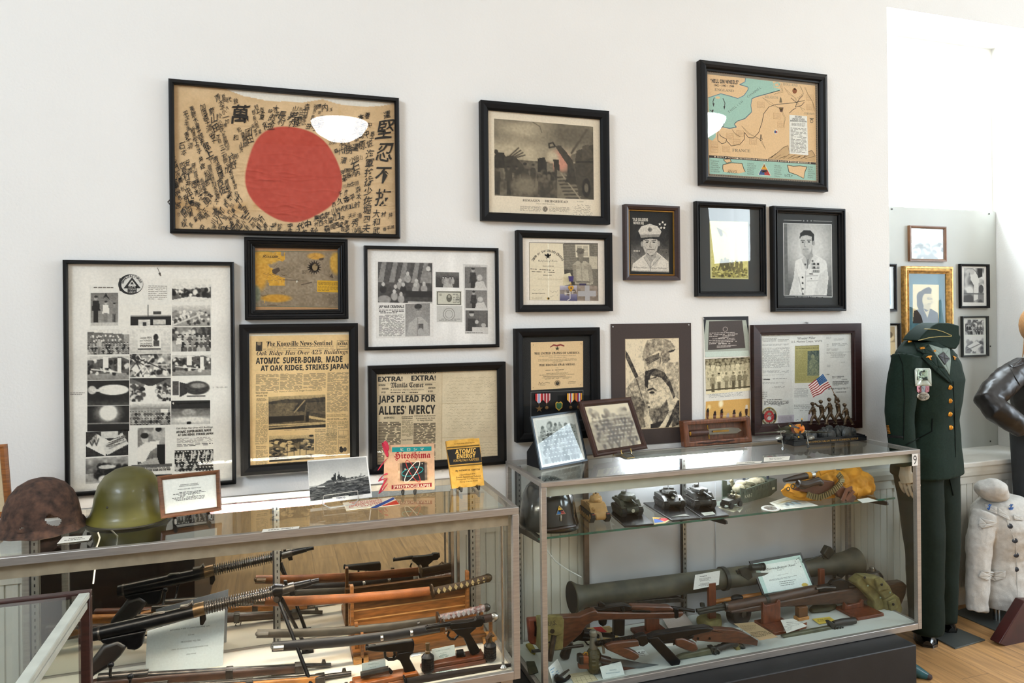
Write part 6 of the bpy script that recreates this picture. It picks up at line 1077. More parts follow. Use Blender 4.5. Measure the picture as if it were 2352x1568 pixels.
for (x,y) in((955,945),(730,1075),(895,1290)):
 tp=pp(x,y,-.055); d=(tp-hub); pr=B(); sd=d.cross(ax).normalized()*.0045; bl=pr.loft([[hub+sd*.5,hub-sd*.5+ax*.0012,hub-sd*.5],[hub+d*.5+sd,hub+d*.5-sd+ax*.0015,hub+d*.5-sd],[tp+sd*.6,tp-sd*.6+ax*.001,tp-sd*.6]]).build('propeller_blade',blkp,t,smooth=0)
 B().loft([[hub+d*.88+sd*.75-ax*.001,hub+d*.88-sd*.75+ax*.002,hub+d*.88-sd*.75-ax*.001],[tp+sd*.62-ax*.001,tp-sd*.62+ax*.0015,tp-sd*.62-ax*.001]]).build('blade_tip',ylw,bl,smooth=0)
for x in(540,1110):
 c=pp(x,1290,-.0); B().lathe([(.0005,-.028),(.008,-.02),(.0105,-.004),(.0095,.012),(.001,.03)],c,ax,n=14).build('drop_tank',slv,t)
for x,y in((612,1385),(1068,1388)):
 g=pp(x,y,-.0); g.z=RT+.0075; w=B(); w.cyl(g-V((.002,0,0)),g+V((.002,0,0)),.0075,n=16); w.build('wheel',blkp,t); b=B(); b.tube([g+V((.003,0,0)),V((g.x+.003,wc.y,wc.z))],.0016,8); b.build('landing_strut',slv,t)
b=B(); c=nose+ax*.085+V((0,0,.017)); b.ell(c,(.009,.02,.011),n=12,k=8); b.build('canopy',M('dark_canopy','23282a',.1),t)
b=B(); c=nose+ax*.03; b.lathe([(.0199,0),(.0201,.001),(.0201,.016),(.0199,.017)],c,ax,n=18); b.build('red_band',M('painted_nose_band','7a3b2a',.5),t)
# ---- bronze group with flag on a black plinth
bz=M('bronze_figure','4d4030',.38,.65,var=.45,scale=60,bump=.5,bscale=120); rockm=M('dark_bronze_rock','3c3e3c',.45,.35,var=.4,scale=40,bump=.8,bscale=70)
BYf=onZ(1991,1011,RT).y; f0=onY(1824,1017,BYf).x; f1=onY(1991,1010,BYf).x; bzt=onY(1990,998,BYf).z
t=thing('bronze_statuette','bronze soldiers marching over rocks under a small striped flag, on a black lettered plinth','statuette',((f0+f1)/2,BYf+.05,RT))
pl=B().box(f0,f1,BYf,BYf+.115,RT,bzt-.006).box(f0+.004,f1-.004,BYf+.004,BYf+.11,bzt-.006,bzt).build('plinth',M('black_gloss_plinth','101216',.2,var=.2),t,bevel=.001)
c0=onY(1859,1006,BYf); c1=onY(1971,1000.5,BYf); tw=(c1.x-c0.x); B().text('UNCOMMON VALOR WAS A COMMON VIRTUE',(c0.x-tw*.062,BYf-.0008,RT+.0085),(1,0,0),(0,0,1),w=tw*1.062,h=.0085).build('plinth_lettering',M('gilt_lettering','a8823c',.4,.5),pl,smooth=0)
random.seed(21); b=B()
for i in range(34):
 u=random.random(); x=f0+.012+(f1-f0-.024)*u; y=BYf+.02+random.random()*.075; h=.006+.02*math.exp(-((u-.72)/.28)**2)+.008*math.exp(-((u-.2)/.12)**2)
 b.ell((x,y,bzt+h*.4),(.014+random.random()*.014,.016,h+.006),MX.Rotation(random.uniform(-.4,.4),3,'Y')@MX.Rotation(random.random()*3,3,'Z'),8,5)
rk=b.build('rock_base',rockm,t,smooth=25)
YC=BYf+.055
def sp(x,y,dy=0): return onY(*kp((x,y))[0],YC+dy)
def fig(name,P,k,mat,parent):
 """one small figure as one skinned surface: dict of joint pixel positions"""
 b=B(); g=lambda n: sp(*P[n])
 hip=g('hip'); ch=g('chest'); hd=g('head'); nk=ch*.35+hd*.65 if False else ch+(hd-ch)*.55
 b.tube([hip-(ch-hip)*.12,hip,hip+(ch-hip)*.5,ch,ch+(nk-ch)*.5,nk],[.0075*k,.010*k,.0098*k,.0118*k,.0085*k,.005*k],10,flat=1.05)
 b.ell(hd,(.0078*k,.0085*k,.0085*k)); b.ell(hd+V((0,0,.0028*k)),(.0098*k,.0108*k,.0082*k),zmin=-.35)
 for s,kn,ft in((-1,'kL','fL'),(1,'kR','fR')):
  h=hip+V((0,.004*s*k,0)); b.tube([h,(h+g(kn))/2,g(kn),(g(kn)*.55+g(ft)*.45),g(ft)],[.0088*k,.0082*k,.0066*k,.0066*k,.0052*k],9); b.ell(g(ft)+V((-.003*k,-.002*k,-.001*k)),(.0085*k,.0048*k,.004*k))
 for s,el,ha in((-1,'eL','hL'),(1,'eR','hR')):
  sh=ch+(nk-ch)*.35+V((0,.008*s*k,0)); b.tube([sh,g(el),g(ha)],[.0062*k,.0052*k,.0042*k],8); b.ell(g(ha),(.0045*k,.0045*k,.0045*k))
 o=b.build(name,mat,parent,smooth=60); r=o.modifiers.new('fuse','REMESH'); r.mode='VOXEL'; r.voxel_size=.0013; r.use_smooth_shade=True; return o
def walker(x,y,hd,lean,dy,arm):   # a marching soldier: feet at (x,y), head height hd (crop pixels)
 H=y-hd; c=lambda u,v: (x+u*H-lean*H*v,y-v*H,dy)
 d=dict(hip=c(0,.47),chest=c(-.01,.74),head=c(-.02,.97),kL=c(-.13,.26),fL=c(-.2,.02),kR=c(.10,.25),fR=c(.22,.02),eL=c(-.16,.66),hL=c(-.22,.52),eR=c(.1,.62),hR=c(-.02,.52))
 if arm==1: d.update(eL=c(-.1,.86),hL=(1560,560,dy),eR=c(.06,.9),hR=(1540,520,dy))
 if arm==2: d.update(eL=c(-.16,.8),hL=c(-.26,.9))
 return d
F_=[walker(1190,1050,680,.10,.0,0),walker(1335,1055,640,.08,.012,2),walker(1480,1050,600,.06,-.008,0),walker(1640,1045,590,.10,.006,1),walker(1800,1055,700,.2,-.006,0)]
for i,f in enumerate(F_): fig('soldier_figure',f,1.0,bz,t)
pl_=B().cyl(sp(1600,640,.004),sp(1470,360,.004),.0016,.0014,8).build('flag_pole',M('brass_pole','8a6236',.35,.8),t)
# little waving flag: 13 stripes and a canton as real cloth
A0,A1,A2,A3=sp(1330,140,.004),sp(1470,372,.004),sp(1165,578,.0),sp(1065,358,.0)   # hoist top, hoist bottom, fly bottom, fly top
nu,nv=26,26; cols=[]; vs=[]; fs=[]
for j in range(nv+1):
 for i in range(nu+1):
  u,v=i/nu,j/nv; P=A0*((1-u)*(1-v))+A3*(u*(1-v))+A2*(u*v)+A1*((1-u)*v); n_=V((0,-1,0)); P=P+n_*(.0035*math.sin(u*9+v*2.)+.0008)+V((0,0,.0035*math.sin(u*8+1)*u)); vs.append(P)
for j in range(nv):
 for i in range(nu):
  o=j*(nu+1)+i; fs.append((o,o+nu+1,o+nu+2,o+1)); u,v=(i+.5)/nu,(j+.5)/nv
  c=CL('2a5a8c') if(u<.42 and v<.54) else (CL('8a2430') if int(v*13)%2==0 else CL('dcd8d2')); cols+=[(*c,1)]*4
b=B(); b.add(vs,fs); b.c=np.array(cols,dtype=np.float32); fl=b.build('flag',printmat('cloth_print',.6,.2),t,smooth=80);
b=B()
for i in range(6):
 for j in range(5):
  u,v=(i+.6)/6*.41,(j+.55)/5*.52; P=A0*((1-u)*(1-v))+A3*(u*(1-v))+A2*(u*v)+A1*((1-u)*v)+V((0,-.0075,.0035*math.sin(u*8+1)*u-.0)); b.ell(P,(.0010,.0004,.0010),n=6,k=4)
b.build('canton_stars',M('white_star_paint','e4e2dc',.6),fl)
# ---- tank liner helmet on the shelf
HB=onZ(1258,1208,SZ); t=thing('black_helmet','glossy black helmet with a red, yellow and blue triangle badge, on the glass shelf','helmet',(HB.x,HB.y,SZ))
gb=M('gloss_black_helmet','0c0d0d',.14,var=.2,coat=.6)
HY=HB.y; hk=K(1180,1090,220/2300); xl,xr=onY(*hk((155,1200))[0],HY).x,onY(*hk((1515,1230))[0],HY).x; HC=(xl+xr)/2-.004; RR=(xr-xl)/2
b=B(); n=56; prof=[(.97,.004),(.965,.02),(.93,.05),(.89,.09),(.82,.125),(.70,.155),(.52,.178),(.28,.19),(.1,.193),(.003,.1935)]
for r,zz in prof:
 for i in range(n):
  a=2*math.pi*i/n; ca,sa=math.cos(a),math.sin(a); fr=max(0,math.cos(a+.75))   # brim towards the viewer's right
  brim=(max(0,1-zz/.05)**1.5)*fr**3*.10; lowf=0.012*fr*max(0,1-zz/.06)
  rx=RR*r*(1-.04*abs(sa))+RR*brim; b.v.append(V((HC+rx*ca,HY+rx*1.05*sa,SZ+zz+.004-lowf*.3)))
k=len(prof); b.f=[(i*n+q,i*n+(q+1)%n,(i+1)*n+(q+1)%n,(i+1)*n+q) for i in range(k-1) for q in range(n)]; b.build('shell',gb,t,solid=.003)
def onhelm(x,y,lift=.0):   # point of the dome's front under a pixel
 d=ray(*hk((x,y))[0]); best=None
 for i in range(400):
  P=CAM+d*(2.2+i*.003); zz=P.z-SZ-.004;
  if zz<0 or zz>.19: continue
  r=np.interp(zz,[q[1] for q in prof],[q[0] for q in prof])*RR
  if math.hypot(P.x-HC,(P.y-HY)/1.05)<=r+.002+lift: return P
 return CAM+d*2.5
def patch(pts,col,name,par,lift):
 b=B(); q=[onhelm(x,y,lift) for x,y in pts]; c=sum(q,V((0,0,0)))/len(q); m=len(q); b.add(q+[c],[(m,(i+1)%m,i) for i in range(m)]); return b.build(name,M(col[0],col[1],.4),par,smooth=0)
bd=patch([(1088,735),(1160,800),(1250,935),(1140,950),(1020,965),(1055,850)],('badge_border_tan','b5a27a'),'badge',t,.0005)
patch([(1090,745),(1150,830),(1125,845),(1060,845)],('badge_yellow','d8a51e'),'badge_panel',bd,.0015); patch([(1060,855),(1125,850),(1135,940),(1030,958)],('badge_blue','1f5f9a'),'badge_panel',bd,.0015); patch([(1130,850),(1185,860),(1240,930),(1140,942)],('badge_red','b03638'),'badge_panel',bd,.0015)
b=B(); q=[onhelm(1075,862,.003),onhelm(1120,855,.003),onhelm(1180,850,.003)]; b.tube(q,.0028,6).tube([onhelm(1095,885,.003),onhelm(1190,900,.003)],.0012,6); b.tube([onhelm(1100,775,.003),onhelm(1112,808,.003)],.0012,6); b.build('badge_emblem',M('badge_black','181416',.5),bd)
b=B(); q=[onhelm(1135,970+i*30,.001) for i in range(6)]; b.tube(q,[.0035]*5+[.001],8,flat=1); b.build('strap_stud',M('pale_steel_strap','a8a49c',.3,.8),t)
b=B(); q=[onhelm(800,1330,.004),onhelm(950,1320,.004),onhelm(1100,1295,.004),onhelm(1250,1265,.004),onhelm(1400,1240,.004),onhelm(1470,1225,.004)]; b.tube(q,.006,8); b.build('chin_strap',M('brown_leather_strap','2a1c18',.35),t)
# ---- model tanks
def tank(name,label,rear,front,wid,h,mat,kind,base=None,trackm=None):
 Z=SZ+(.009 if base else .0005); P0,P1,yaw,Ln=frameT(rear,front,Z); o=(P0+P1)/2; m=TM((o.x,o.y,Z),yaw); L=Ln; W=wid; tw=W*.22; trackm=trackm or M('dark_track','1a1815',.6,var=.3,scale=200)
 t=thing(name,label,'model tank',(o.x,o.y,SZ if not base else Z))
 for s in(-1,1):
  y=s*(W/2-tw/2); pts=[]; r=h*.16;
  prof=[(-L*.5+r*.6,h*.36),(-L*.5,h*.24),(-L*.36,.001),(L*.36,.001),(L*.5,h*.2),(L*.49,h*.34),(L*.42,h*.38)]
  b=B(); b.prism([V((x,y-tw/2,z)) for x,z in prof],(0,tw,0)).xf(m); tr=b.build('track',trackm,t,smooth=0,bevel=.002)
  b=B()
  for i in range(6): x=-L*.34+L*.68*i/5; b.cyl(V((x,y+s*tw*.5,h*.13)),V((x,y+s*(tw*.5+.002),h*.13)),h*.1,n=12)
  for x in(-L*.42,L*.42): b.cyl(V((x,y+s*tw*.5,h*.25)),V((x,y+s*(tw*.5+.002),h*.25)),h*.09,n=12)
  b.xf(m).build('road_wheel_row',mat,tr)
  b=B()
  for i in range(26): u=i/25; x=-L*.37+L*.74*u; b.box(x-.0012,x+.0012,y-tw/2-.0006,y+tw/2+.0006,-.0004,.002)
  for i in range(9): u=i/8; x=L*(.37+.125*u); z=h*.2*u; b.box(x-.001,x+.002,y-tw/2,y+tw/2,z,z+.003)
  b.xf(m).build('track_cleats',trackm,tr,smooth=0)
 hw=W/2
 if kind=='lee':
  b=B(); sec=lambda y0,y1: None
  b.prism([V((x,-hw*.86,z)) for x,z in((-L*.47,h*.36),(-L*.47,h*.56),(-L*.2,h*.62),(L*.22,h*.62),(L*.36,h*.40),(L*.45,h*.36),(L*.47,h*.2),(L*.4,h*.12),(-L*.4,h*.15))],(0,W*.86,0)); b.xf(m).build('hull',mat,t,smooth=0,bevel=.002)
  b=B(); b.prism([V((x,-hw*.8,z)) for x,z in((-L*.12,h*.6),(-L*.05,h*.68),(L*.2,h*.68),(L*.34,h*.42),(L*.3,h*.36),(-L*.1,h*.38))],(0,W*.8,0)); b.xf(m).build('casemate',mat,t,smooth=0,bevel=.003)
  b=B(); b.cyl(V((L*.2,-hw*.5,h*.48)),V((L*.36,-hw*.5,h*.48)),.009,.007).cyl(V((L*.3,-hw*.5,h*.48)),V((L*.46,-hw*.5,h*.47)),.003); b.xf(m).build('hull_gun',mat,t)
  b=B(); c=V((L*.02,hw*.1,h*.69)); b.lathe([(W*.30,0),(W*.31,h*.08),(W*.27,h*.17),(W*.1,h*.2),(.0005,h*.2)],c,n=20,sx=1.15).lathe([(W*.17,0),(W*.15,h*.07),(.0005,h*.075)],c+V((-.01,.004,h*.19)),n=14); b.xf(m).build('turret',mat,t)
  b=B(); b.cyl(c+V((W*.26,-.004,h*.08)),c+V((W*.5,-.004,h*.08)),.0022).ell(c+V((W*.3,-.004,h*.09)),(.008,.014,.009),n=10,k=6); b.xf(m).build('turret_gun',mat,t)
  b=B(); q=c+V((.0,0,h*.27)); b.cyl(q,q+V((.004,0,.012)),.0022).cyl(q+V((-.004,0,.012)),q+V((.012,0,.014)),.0018).ell(q+V((.002,0,.018)),(.004,.003,.004),n=8,k=5); b.xf(m).build('machine_gun',M('black_gun','121110',.4),t)
  for s in(-1,1):
   b=B(); b.box(L*.475,L*.485,s*hw*.72-.006,s*hw*.72+.006,h*.24,h*.36); b.xf(m).build('recognition_plate',M('red_white_flash','b04a3c',.5),t,smooth=0)
  b=B(); b.cyl(V((L*.40,-hw*.45,h*.24)),V((L*.40,hw*.45,h*.24)),h*.14,n=16); b.xf(m).build('transmission_cover',mat,t); return t
 th=h*.36; pf=((-L*.49,h*.3),(-L*.5,h*.5),(-L*.42,h*.6),(-L*.05,h*.64),(L*.2,h*.62),(L*.42,h*.36),(L*.47,h*.3),(L*.45,h*.14),(-L*.44,h*.14))
 if kind=='chaffee': pf=((-L*.49,h*.36),(-L*.46,h*.55),(-L*.1,h*.57),(L*.15,h*.56),(L*.47,h*.36),(L*.46,h*.26),(L*.36,h*.13),(-L*.44,h*.13))
 b=B(); b.prism([V((x,-hw*.62,z)) for x,z in pf],(0,W*.62,0)); top=[(x,z) for x,z in pf if z>h*.33]
 b.prism([V((x,-hw*.97,z)) for x,z in top+[(-L*.48,h*.36)][:0]],(0,W*.97,0)); b.xf(m).build('hull',mat,t,smooth=0,bevel=.002)
 b=B(); b.cyl(V((L*.41,-hw*.55,h*.26)),V((L*.41,hw*.55,h*.26)),h*.13,n=16); b.xf(m).build('transmission_cover',mat,t)
 tc=V((L*(.02 if kind!='chaffee' else .0),0,h*.6)); b=B()
 if kind=='long': b.lathe([(W*.36,0),(W*.38,h*.08),(W*.34,h*.18),(W*.16,h*.22),(.0005,h*.225)],tc,n=20,sx=1.2).box(-L*.26,-L*.1,-W*.2,W*.2,h*.62,h*.8)
 elif kind=='chaffee': b.lathe([(W*.32,-.004),(W*.34,h*.06),(W*.28,h*.17),(.0005,h*.2)],tc,n=18,sx=1.25).lathe([(W*.12,0),(W*.115,h*.1),(.0005,h*.12)],tc+V((-.006,W*.14,h*.16)),n=14)
 else: b.lathe([(W*.38,0),(W*.39,h*.1),(W*.33,h*.22),(W*.12,h*.26),(.0005,h*.262)],tc,n=22,sx=1.22).box(-L*.2,-L*.06,-W*.2,W*.2,h*.64,h*.82)
 tu=b.xf(m).build('turret',mat,t)
 b=B(); b.lathe([(W*.13,0),(W*.11,h*.1),(.0005,h*.11)],tc+V((-.012,-W*.12,h*.22 if kind!='chaffee' else h*.16)),n=12); b.xf(m).build('cupola',mat,tu)
 gl=L*(.62 if kind=='long' else .36); tz=tc.z+h*.1; a=.0 if kind!='short' else -.12; d=V((math.cos(a),.0,math.sin(a)))
 b=B(); c=V((tc.x+W*.40,0,tz)); b.ell(c,(.008,.02,.013),n=10,k=7).tube([c,c+d*gl*.5,c+d*gl],[.0042,.0030,.0026],10); b.xf(m).build('gun_barrel',mat,tu)
 b=B(); q=tc+V((-.012,0,h*.27)); b.cyl(q,q+V((0,0,.02)),.0014,n=6).cyl(q+V((-.016,0,.021)),q+V((.026,0,.024)),.0017,n=7).box(q.x-.012,q.x+.004,q.y-.0025,q.y+.0025,q.z+.018,q.z+.025); b.xf(m).build('machine_gun',M('black_gun','121110',.4),tu)
 b=B()
 for i in range(12): x=random.uniform(-.45,-.2)*L; y=random.uniform(-.8,.8)*hw; b.box(x-.006,x+.006,y-.005,y+.005,h*.58,h*.64+random.random()*.004)
 for s in(-1,1): b.box(L*.4,L*.47,s*hw*.84-W*.1,s*hw*.84+W*.1,h*.37,h*.40).ell((L*.36,s*hw*.6,h*.46),(.004,.004,.004),n=8,k=5)
 if kind!='chaffee': b.ell((L*.33,hw*.35,h*.48),(.008,.008,.008),n=10,k=6).ell((L*.25,-hw*.3,h*.62),(.011,.009,.004),n=10,k=5).ell((L*.25,hw*.3,h*.62),(.011,.009,.004),n=10,k=5)
 b.xf(m).build('stowage_fittings',mat,t,smooth=0)
 if kind!='long':
  b=B(); q=V((L*.44+h*.1,0,h*.27)) if kind=='short' else V((L*.30,0,h*.49)); nr=V((1,0,.05)).normalized() if kind=='short' else V((.6,0,1)).normalized(); b.lathe([(h*.06,0),(h*.075,.0004),(h*.075,.0008),(h*.06,.001)],q,nr,n=18);
  for i in range(5): aa=i*2*math.pi/5; b.ell(q+(V((0,math.sin(aa),math.cos(aa)))-nr*V((0,math.sin(aa),math.cos(aa))).dot(nr))*h*.022,(.0014,.0014,.0014),n=6,k=4)
  b.xf(m).build('hull_star',M('faded_white_star','b9b5a2' if kind=='short' else '9a7a62',.6),t)
 return t
tan=M('sand_model_paint','b08a56',.6,var=.12,scale=40); od=M('dark_green_model_paint','33362a',.55,var=.35,scale=60); blk2=M('black_green_model_paint','1f1f1b',.4,var=.4,scale=80); gr2=M('grey_black_model_paint','2c2b29',.45,var=.4,scale=80)
kt=K(1380,1090,.13605)
def P2(x,y): return kt((x,y))[0]
tank('model_tank','sand-coloured model tank with a tall stepped hull, beside the black helmet',(1352,1177),(1381,1202),.085,.105,tan,'lee')
def board(pts,label):
 q=[onZ(*P2(x,y),SZ+.009) for x,y in pts]; b=B(); b.prism([V((p.x,p.y,SZ+.0008)) for p in q][::-1],(0,0,.0078)); return tag(b.build('display_board',M('black_gloss_board','131315',.22),None,smooth=0,bevel=.003),label,'display board')
board([(15,530),(400,862),(898,822),(560,500)],'black display board under the green model tank nearest the sand-coloured one')
tank('model_tank','dark green model tank with a white circled star on its nose, left black board',P2(345,575),P2(545,715),.092,.098,od,'short',True)
board([(712,462),(1205,765),(1690,722),(1260,432)],'black display board under the tank with two round hatches')
tank('model_tank','black-green low model tank with tall round hatches, middle black board',P2(1055,455),P2(1262,590),.092,.09,blk2,'chaffee',True)
board([(1290,430),(1712,722),(2170,675),(1830,420)],'black display board under the long-gunned model tank')
tank('model_tank','dark grey model tank with a long thin gun barrel, right black board',P2(1560,440),P2(1780,590),.092,.098,gr2,'long',True)
flatcard([P2(*p) for p in((1310,680),(1420,660),(1500,690),(1190,705))],SZ+.0095,'pale name plate in front of the low model tank',lines=1,col='8c8c86'); flatcard([P2(*p) for p in((1690,640),(1890,620),(1935,665),(1750,690))],SZ+.0095,'pale name plate in front of the long-gunned model tank',lines=2,col='8f9188')
# triangular patch on the shelf edge
q=[onZ(*P2(*p),SZ+.002) for p in((872,712),(1212,738),(1080,815),(905,835))]; a=Art(*q,[P2(*p) for p in((872,712),(1212,738),(1080,815),(905,835))]); a.sheet('c9b884'); a.o=(1380,1090,.13605)
a.poly([(885,722),(1040,740),(1010,770),(905,768)],'dba01e'); a.poly([(1040,740),(1190,742),(1080,800),(1020,775)],'c02a34'); a.poly([(905,772),(1010,775),(1070,805),(915,825)],'3a62b0'); a.up(); a.line([(960,760),(1060,790)],10,'b8262e'); a.line([(1000,775),(1060,755)],16,'2a2a2a'); a.line([(910,745),(950,750)],8,'3a2a10')
tag(a.build('cloth_patch',th=.0015),'triangular yellow, red and blue cloth patch at the shelf edge','patch')
# ---- landing craft with vehicle
kc=K(1640,1060,.11054)
def P3(x,y): return kc((x,y))[0]
bow,stern=onZ(*P3(560,900),SZ),onZ(*P3(1270,700),SZ); bg=M('grey_green_boat_paint','4e574c',.55,var=.2,scale=50); d=(stern-bow); d.z=0; L=d.length*1.06; u=d.normalized(); w=V((-u.y,u.x,0)); BW=.1; z=V((0,0,1)); H=.062
t=thing('landing_craft_model','green-grey model landing craft numbered on its side, with tiny soldiers and stores','model boat',(bow+stern)/2)
def bp_(s,v,h): return V((bow.x,bow.y,SZ))+u*(s*L)+w*(v*BW)+z*h
b=B(); rings=[]
for s in(0,.15,.5,.8,1.0):
 hw=1.0 if s<.6 else 1-.25*(s-.6); lo=.0015+(.018 if s>.9 else 0)+(.004 if s==0 else 0); hh=H+.012*(s==0)+.012*s
 rings.append([bp_(s,0,lo+.002),bp_(s,-.0,hh),bp_(s,.045,hh),bp_(s,.06,lo+.012),bp_(s,hw-.06,lo+.012),bp_(s,hw-.045,hh),bp_(s,hw,hh),bp_(s,hw,lo+.002)])
b.loft(rings); b.build('hull',bg,t,smooth=0)
b=B(); b.prism([bp_(1.0,0,.02),bp_(1.0,1-.1,.02),bp_(1.0,.9,H+.012),bp_(1.0,0,H+.012)],-u*.004); b.build('transom',bg,t,smooth=0)
b=B(); b.prism([bp_(.005,.98,.003),bp_(.005,1.0,H+.03),bp_(.12,1.0,H+.022),bp_(.12,.98,.01)],-w*.004); b.prism([bp_(.0,.05,.0),bp_(.0,.95,.0),bp_(-.36,.95,.0),bp_(-.36,.05,.0)],z*.003); b.build('bow_ramp',bg,t,smooth=0)
b=B()
for i in range(11): s=.06+.075*i; b.prism([bp_(s,-.015,H-.006+.012*s),bp_(s+.012,-.015,H-.006+.012*s),bp_(s+.012,-.015,H-.018+.012*s),bp_(s,-.015,H-.018+.012*s)],w*.003)
b.build('side_cleats',bg,t,smooth=0)
p0=bp_(.1,-.012,.024); B().text('KA8-7',p0,u,z,h=.015).build('hull_number',M('worn_white_number','c9c8b4',.6),t,smooth=0)
b=B(); p0=bp_(.86,-.012,.03); b.prism([p0,p0+u*.02,p0+u*.02+z*.01,p0+z*.01],w*.001); b.build('stern_plate',MATS['worn_white_number'],t,smooth=0)
tarp=M('pale_stowage_tarp','b3a98f',.8,var=.3,scale=60); net=M('dark_net','4a4630',.9,var=.4,scale=120)
for s,v,h,r in((.2,.5,.055,(.03,.03,.02)),(.32,.62,.068,(.03,.025,.018)),(.5,.5,.062,(.04,.03,.02)),(.66,.5,.068,(.04,.032,.018)),(.78,.45,.066,(.02,.02,.016))):
 b=B(); b.ell(bp_(s,v,h),r,MX.Rotation(math.atan2(u.y,u.x),3,'Z'),14,8); b.build('tarpaulin_bundle',tarp,t)
b=B(); b.ell(bp_(.42,.45,.066),(.035,.03,.012),n=12,k=6).ell(bp_(.3,.3,.058),(.03,.02,.01),n=12,k=6); b.build('cargo_net',net,t)
b=B(); b.prism([bp_(.84,.1,H),bp_(1.0,.1,H+.008),bp_(1.0,.9,H+.008),bp_(.84,.9,H)],z*.004); b.build('aft_deck',bg,t,smooth=0)
def toy(p,h,c1,c2,par,fw):
 b=B(); b.tube([p,p+z*h*.3,p+z*h*.62,p+z*h*.75],[h*.13,h*.16,h*.2,h*.08],8).ell(p+z*h*.88,(h*.1,h*.1,h*.12),n=8,k=6).tube([p+z*h*.66,p+z*h*.5+fw*h*.3,p+z*h*.58+fw*h*.5],[h*.08,h*.06,h*.05],6); f=b.build('crew_figure',c1,par); B().ell(p+z*h*.93,(h*.13,h*.13,h*.09),n=8,k=5,zmin=-.3).build('helmet',c2,f)
khaki=M('khaki_figure','8d8468',.7,var=.3,scale=90); navy=M('navy_figure','3a4254',.7,var=.3,scale=90); helm=M('grey_toy_helmet','6a665a',.5)
toy(bp_(.12,.7,.065),.042,khaki,helm,t,-u); toy(bp_(.5,.8,.072),.045,navy,helm,t,-u); toy(bp_(.9,.3,H+.01),.04,navy,helm,t,-u); toy(bp_(.7,.7,.07),.035,khaki,helm,t,-u)
b=B(); p=bp_(.97,.5,H+.012); b.prism([p,p+z*.04+u*.003,p+z*.055+u*.008,p+z*.03+u*.012],w*.001); b.build('wake_flag',M('tan_pennant','b59a6a',.7),t,smooth=0)
# toy jeep on the ramp
J0,J1=onZ(*P3(470,900),SZ+.0045),onZ(*P3(250,960),SZ+.0045); d=J1-J0; yaw=math.atan2(d.y,d.x); m=TM(((J0.x+J1.x)/2,(J0.y+J1.y)/2,SZ+.0045),yaw); t=thing('toy_jeep','dark toy jeep with tan crew rolling down the ramp of the landing craft','model car',((J0.x+J1.x)/2,(J0.y+J1.y)/2,SZ+.0045)); jm=M('dark_olive_jeep','2b271d',.55,var=.4,scale=90)
b=B(); b.prism([V((x,-.02,q)) for x,q in((-.045,.014),(-.045,.034),(-.005,.034),(0,.028),(.008,.036),(.043,.034),(.046,.014))],(0,.04,0)); b.xf(m).build('body',jm,t,smooth=0,bevel=.002)
for x in(-.03,.032):
 for y in(-.022,.022): B().cyl(V((x,y-.005,.012)),V((x,y+.005,.012)),.012,n=16).xf(m).build('wheel',MATS['dark_track'],t)
B().box(-.002,.001,-.019,.019,.034,.052).xf(m).build('windscreen',jm,t,smooth=0)
for y in(-.009,.01): p=m@V((-.018,y,.022)); toy(p,.042,khaki,helm,t,u*-1)
B().box(-.045,-.028,-.016,.016,.034,.045).xf(m).build('stowed_pack',tarp,t,bevel=.002)
flatcard([P3(*p) for p in((60,950),(140,905),(600,950),(410,1045))],SZ-.0003,'tan paper base under the toy jeep ramp',lines=0,col='a9a48c'); flatcard([P3(*p) for p in((450,985),(545,935),(610,950),(530,1050))],SZ+.001,'small curled paper tag beside the landing craft',lines=1,col='a8a694')
# colour leaflet, oval badge, white card
q4=((1150,850),(1600,700),(2170,912),(1400,995)); q=[onZ(*P3(*p),SZ+.0015) for p in q4]; a=Art(*q,[P3(*p) for p in q4]); a.o=(1640,1060,.11054); a.sheet('dfdcd0'); r=R(60,50,C('c8ccc4')); r.grad(C('b9b4a0'),C('d8dcd8')); r.noise(6,.08); r.ell(.5,.5,.3,.14,C('7e8888'),.5); r.blobs(22,.25,.4,.7,.7,.06,[C('5a6468'),C('8aa0a8'),C('8a7a5c')]); r.ell(.45,.25,.3,.08,C('9a8c66'),.8); a.ras(r,0,0,quad=[(1200,852),(1610,722),(2050,890),(1430,970)])
tag(a.build('leaflet',th=.0006),'paper leaflet with a grey-blue landing picture beside the oval badge','leaflet')
b=B(); c=onZ(*P3(1170,985),SZ); sc=kpx(c)*.11054; eu=(onZ(*P3(1360,1010),SZ)-onZ(*P3(980,960),SZ))/2; ev=(onZ(*P3(1130,1035),SZ)-onZ(*P3(1210,932),SZ))/2; n=36
pts=[c+eu*math.cos(2*math.pi*i/n)+ev*math.sin(2*math.pi*i/n) for i in range(n)]
t=thing('oval_badge','white-edged oval badge with a brown landing-craft picture, front edge of the shelf','badge',c)
ccw=lambda P: P if sum(P[i].x*P[(i+1)%len(P)].y-P[(i+1)%len(P)].x*P[i].y for i in range(len(P)))>0 else P[::-1]
b.prism([V((p.x,p.y,SZ+.0006)) for p in ccw(pts)][::-1],(0,0,.004)); b.build('badge_rim',M('white_enamel','dedcd6',.3),t,bevel=.001)
b=B(); pts=[c+eu*.72*math.cos(2*math.pi*i/n)+ev*.66*math.sin(2*math.pi*i/n) for i in range(n)]; b.prism([V((p.x,p.y,SZ+.0047)) for p in ccw(pts)][::-1],(0,0,.0006)); b.build('badge_picture',M('brown_grey_enamel','5a3b30',.4,var=.9,scale=130,col2='9a9a92'),t)
kv=K(1620,1040,500/2352)
flatcard(kv((1640,500),(1760,482),(1865,515),(1700,540)),SZ,'blank white card at the right end of the glass shelf',lines=0,col='dfe2dc')
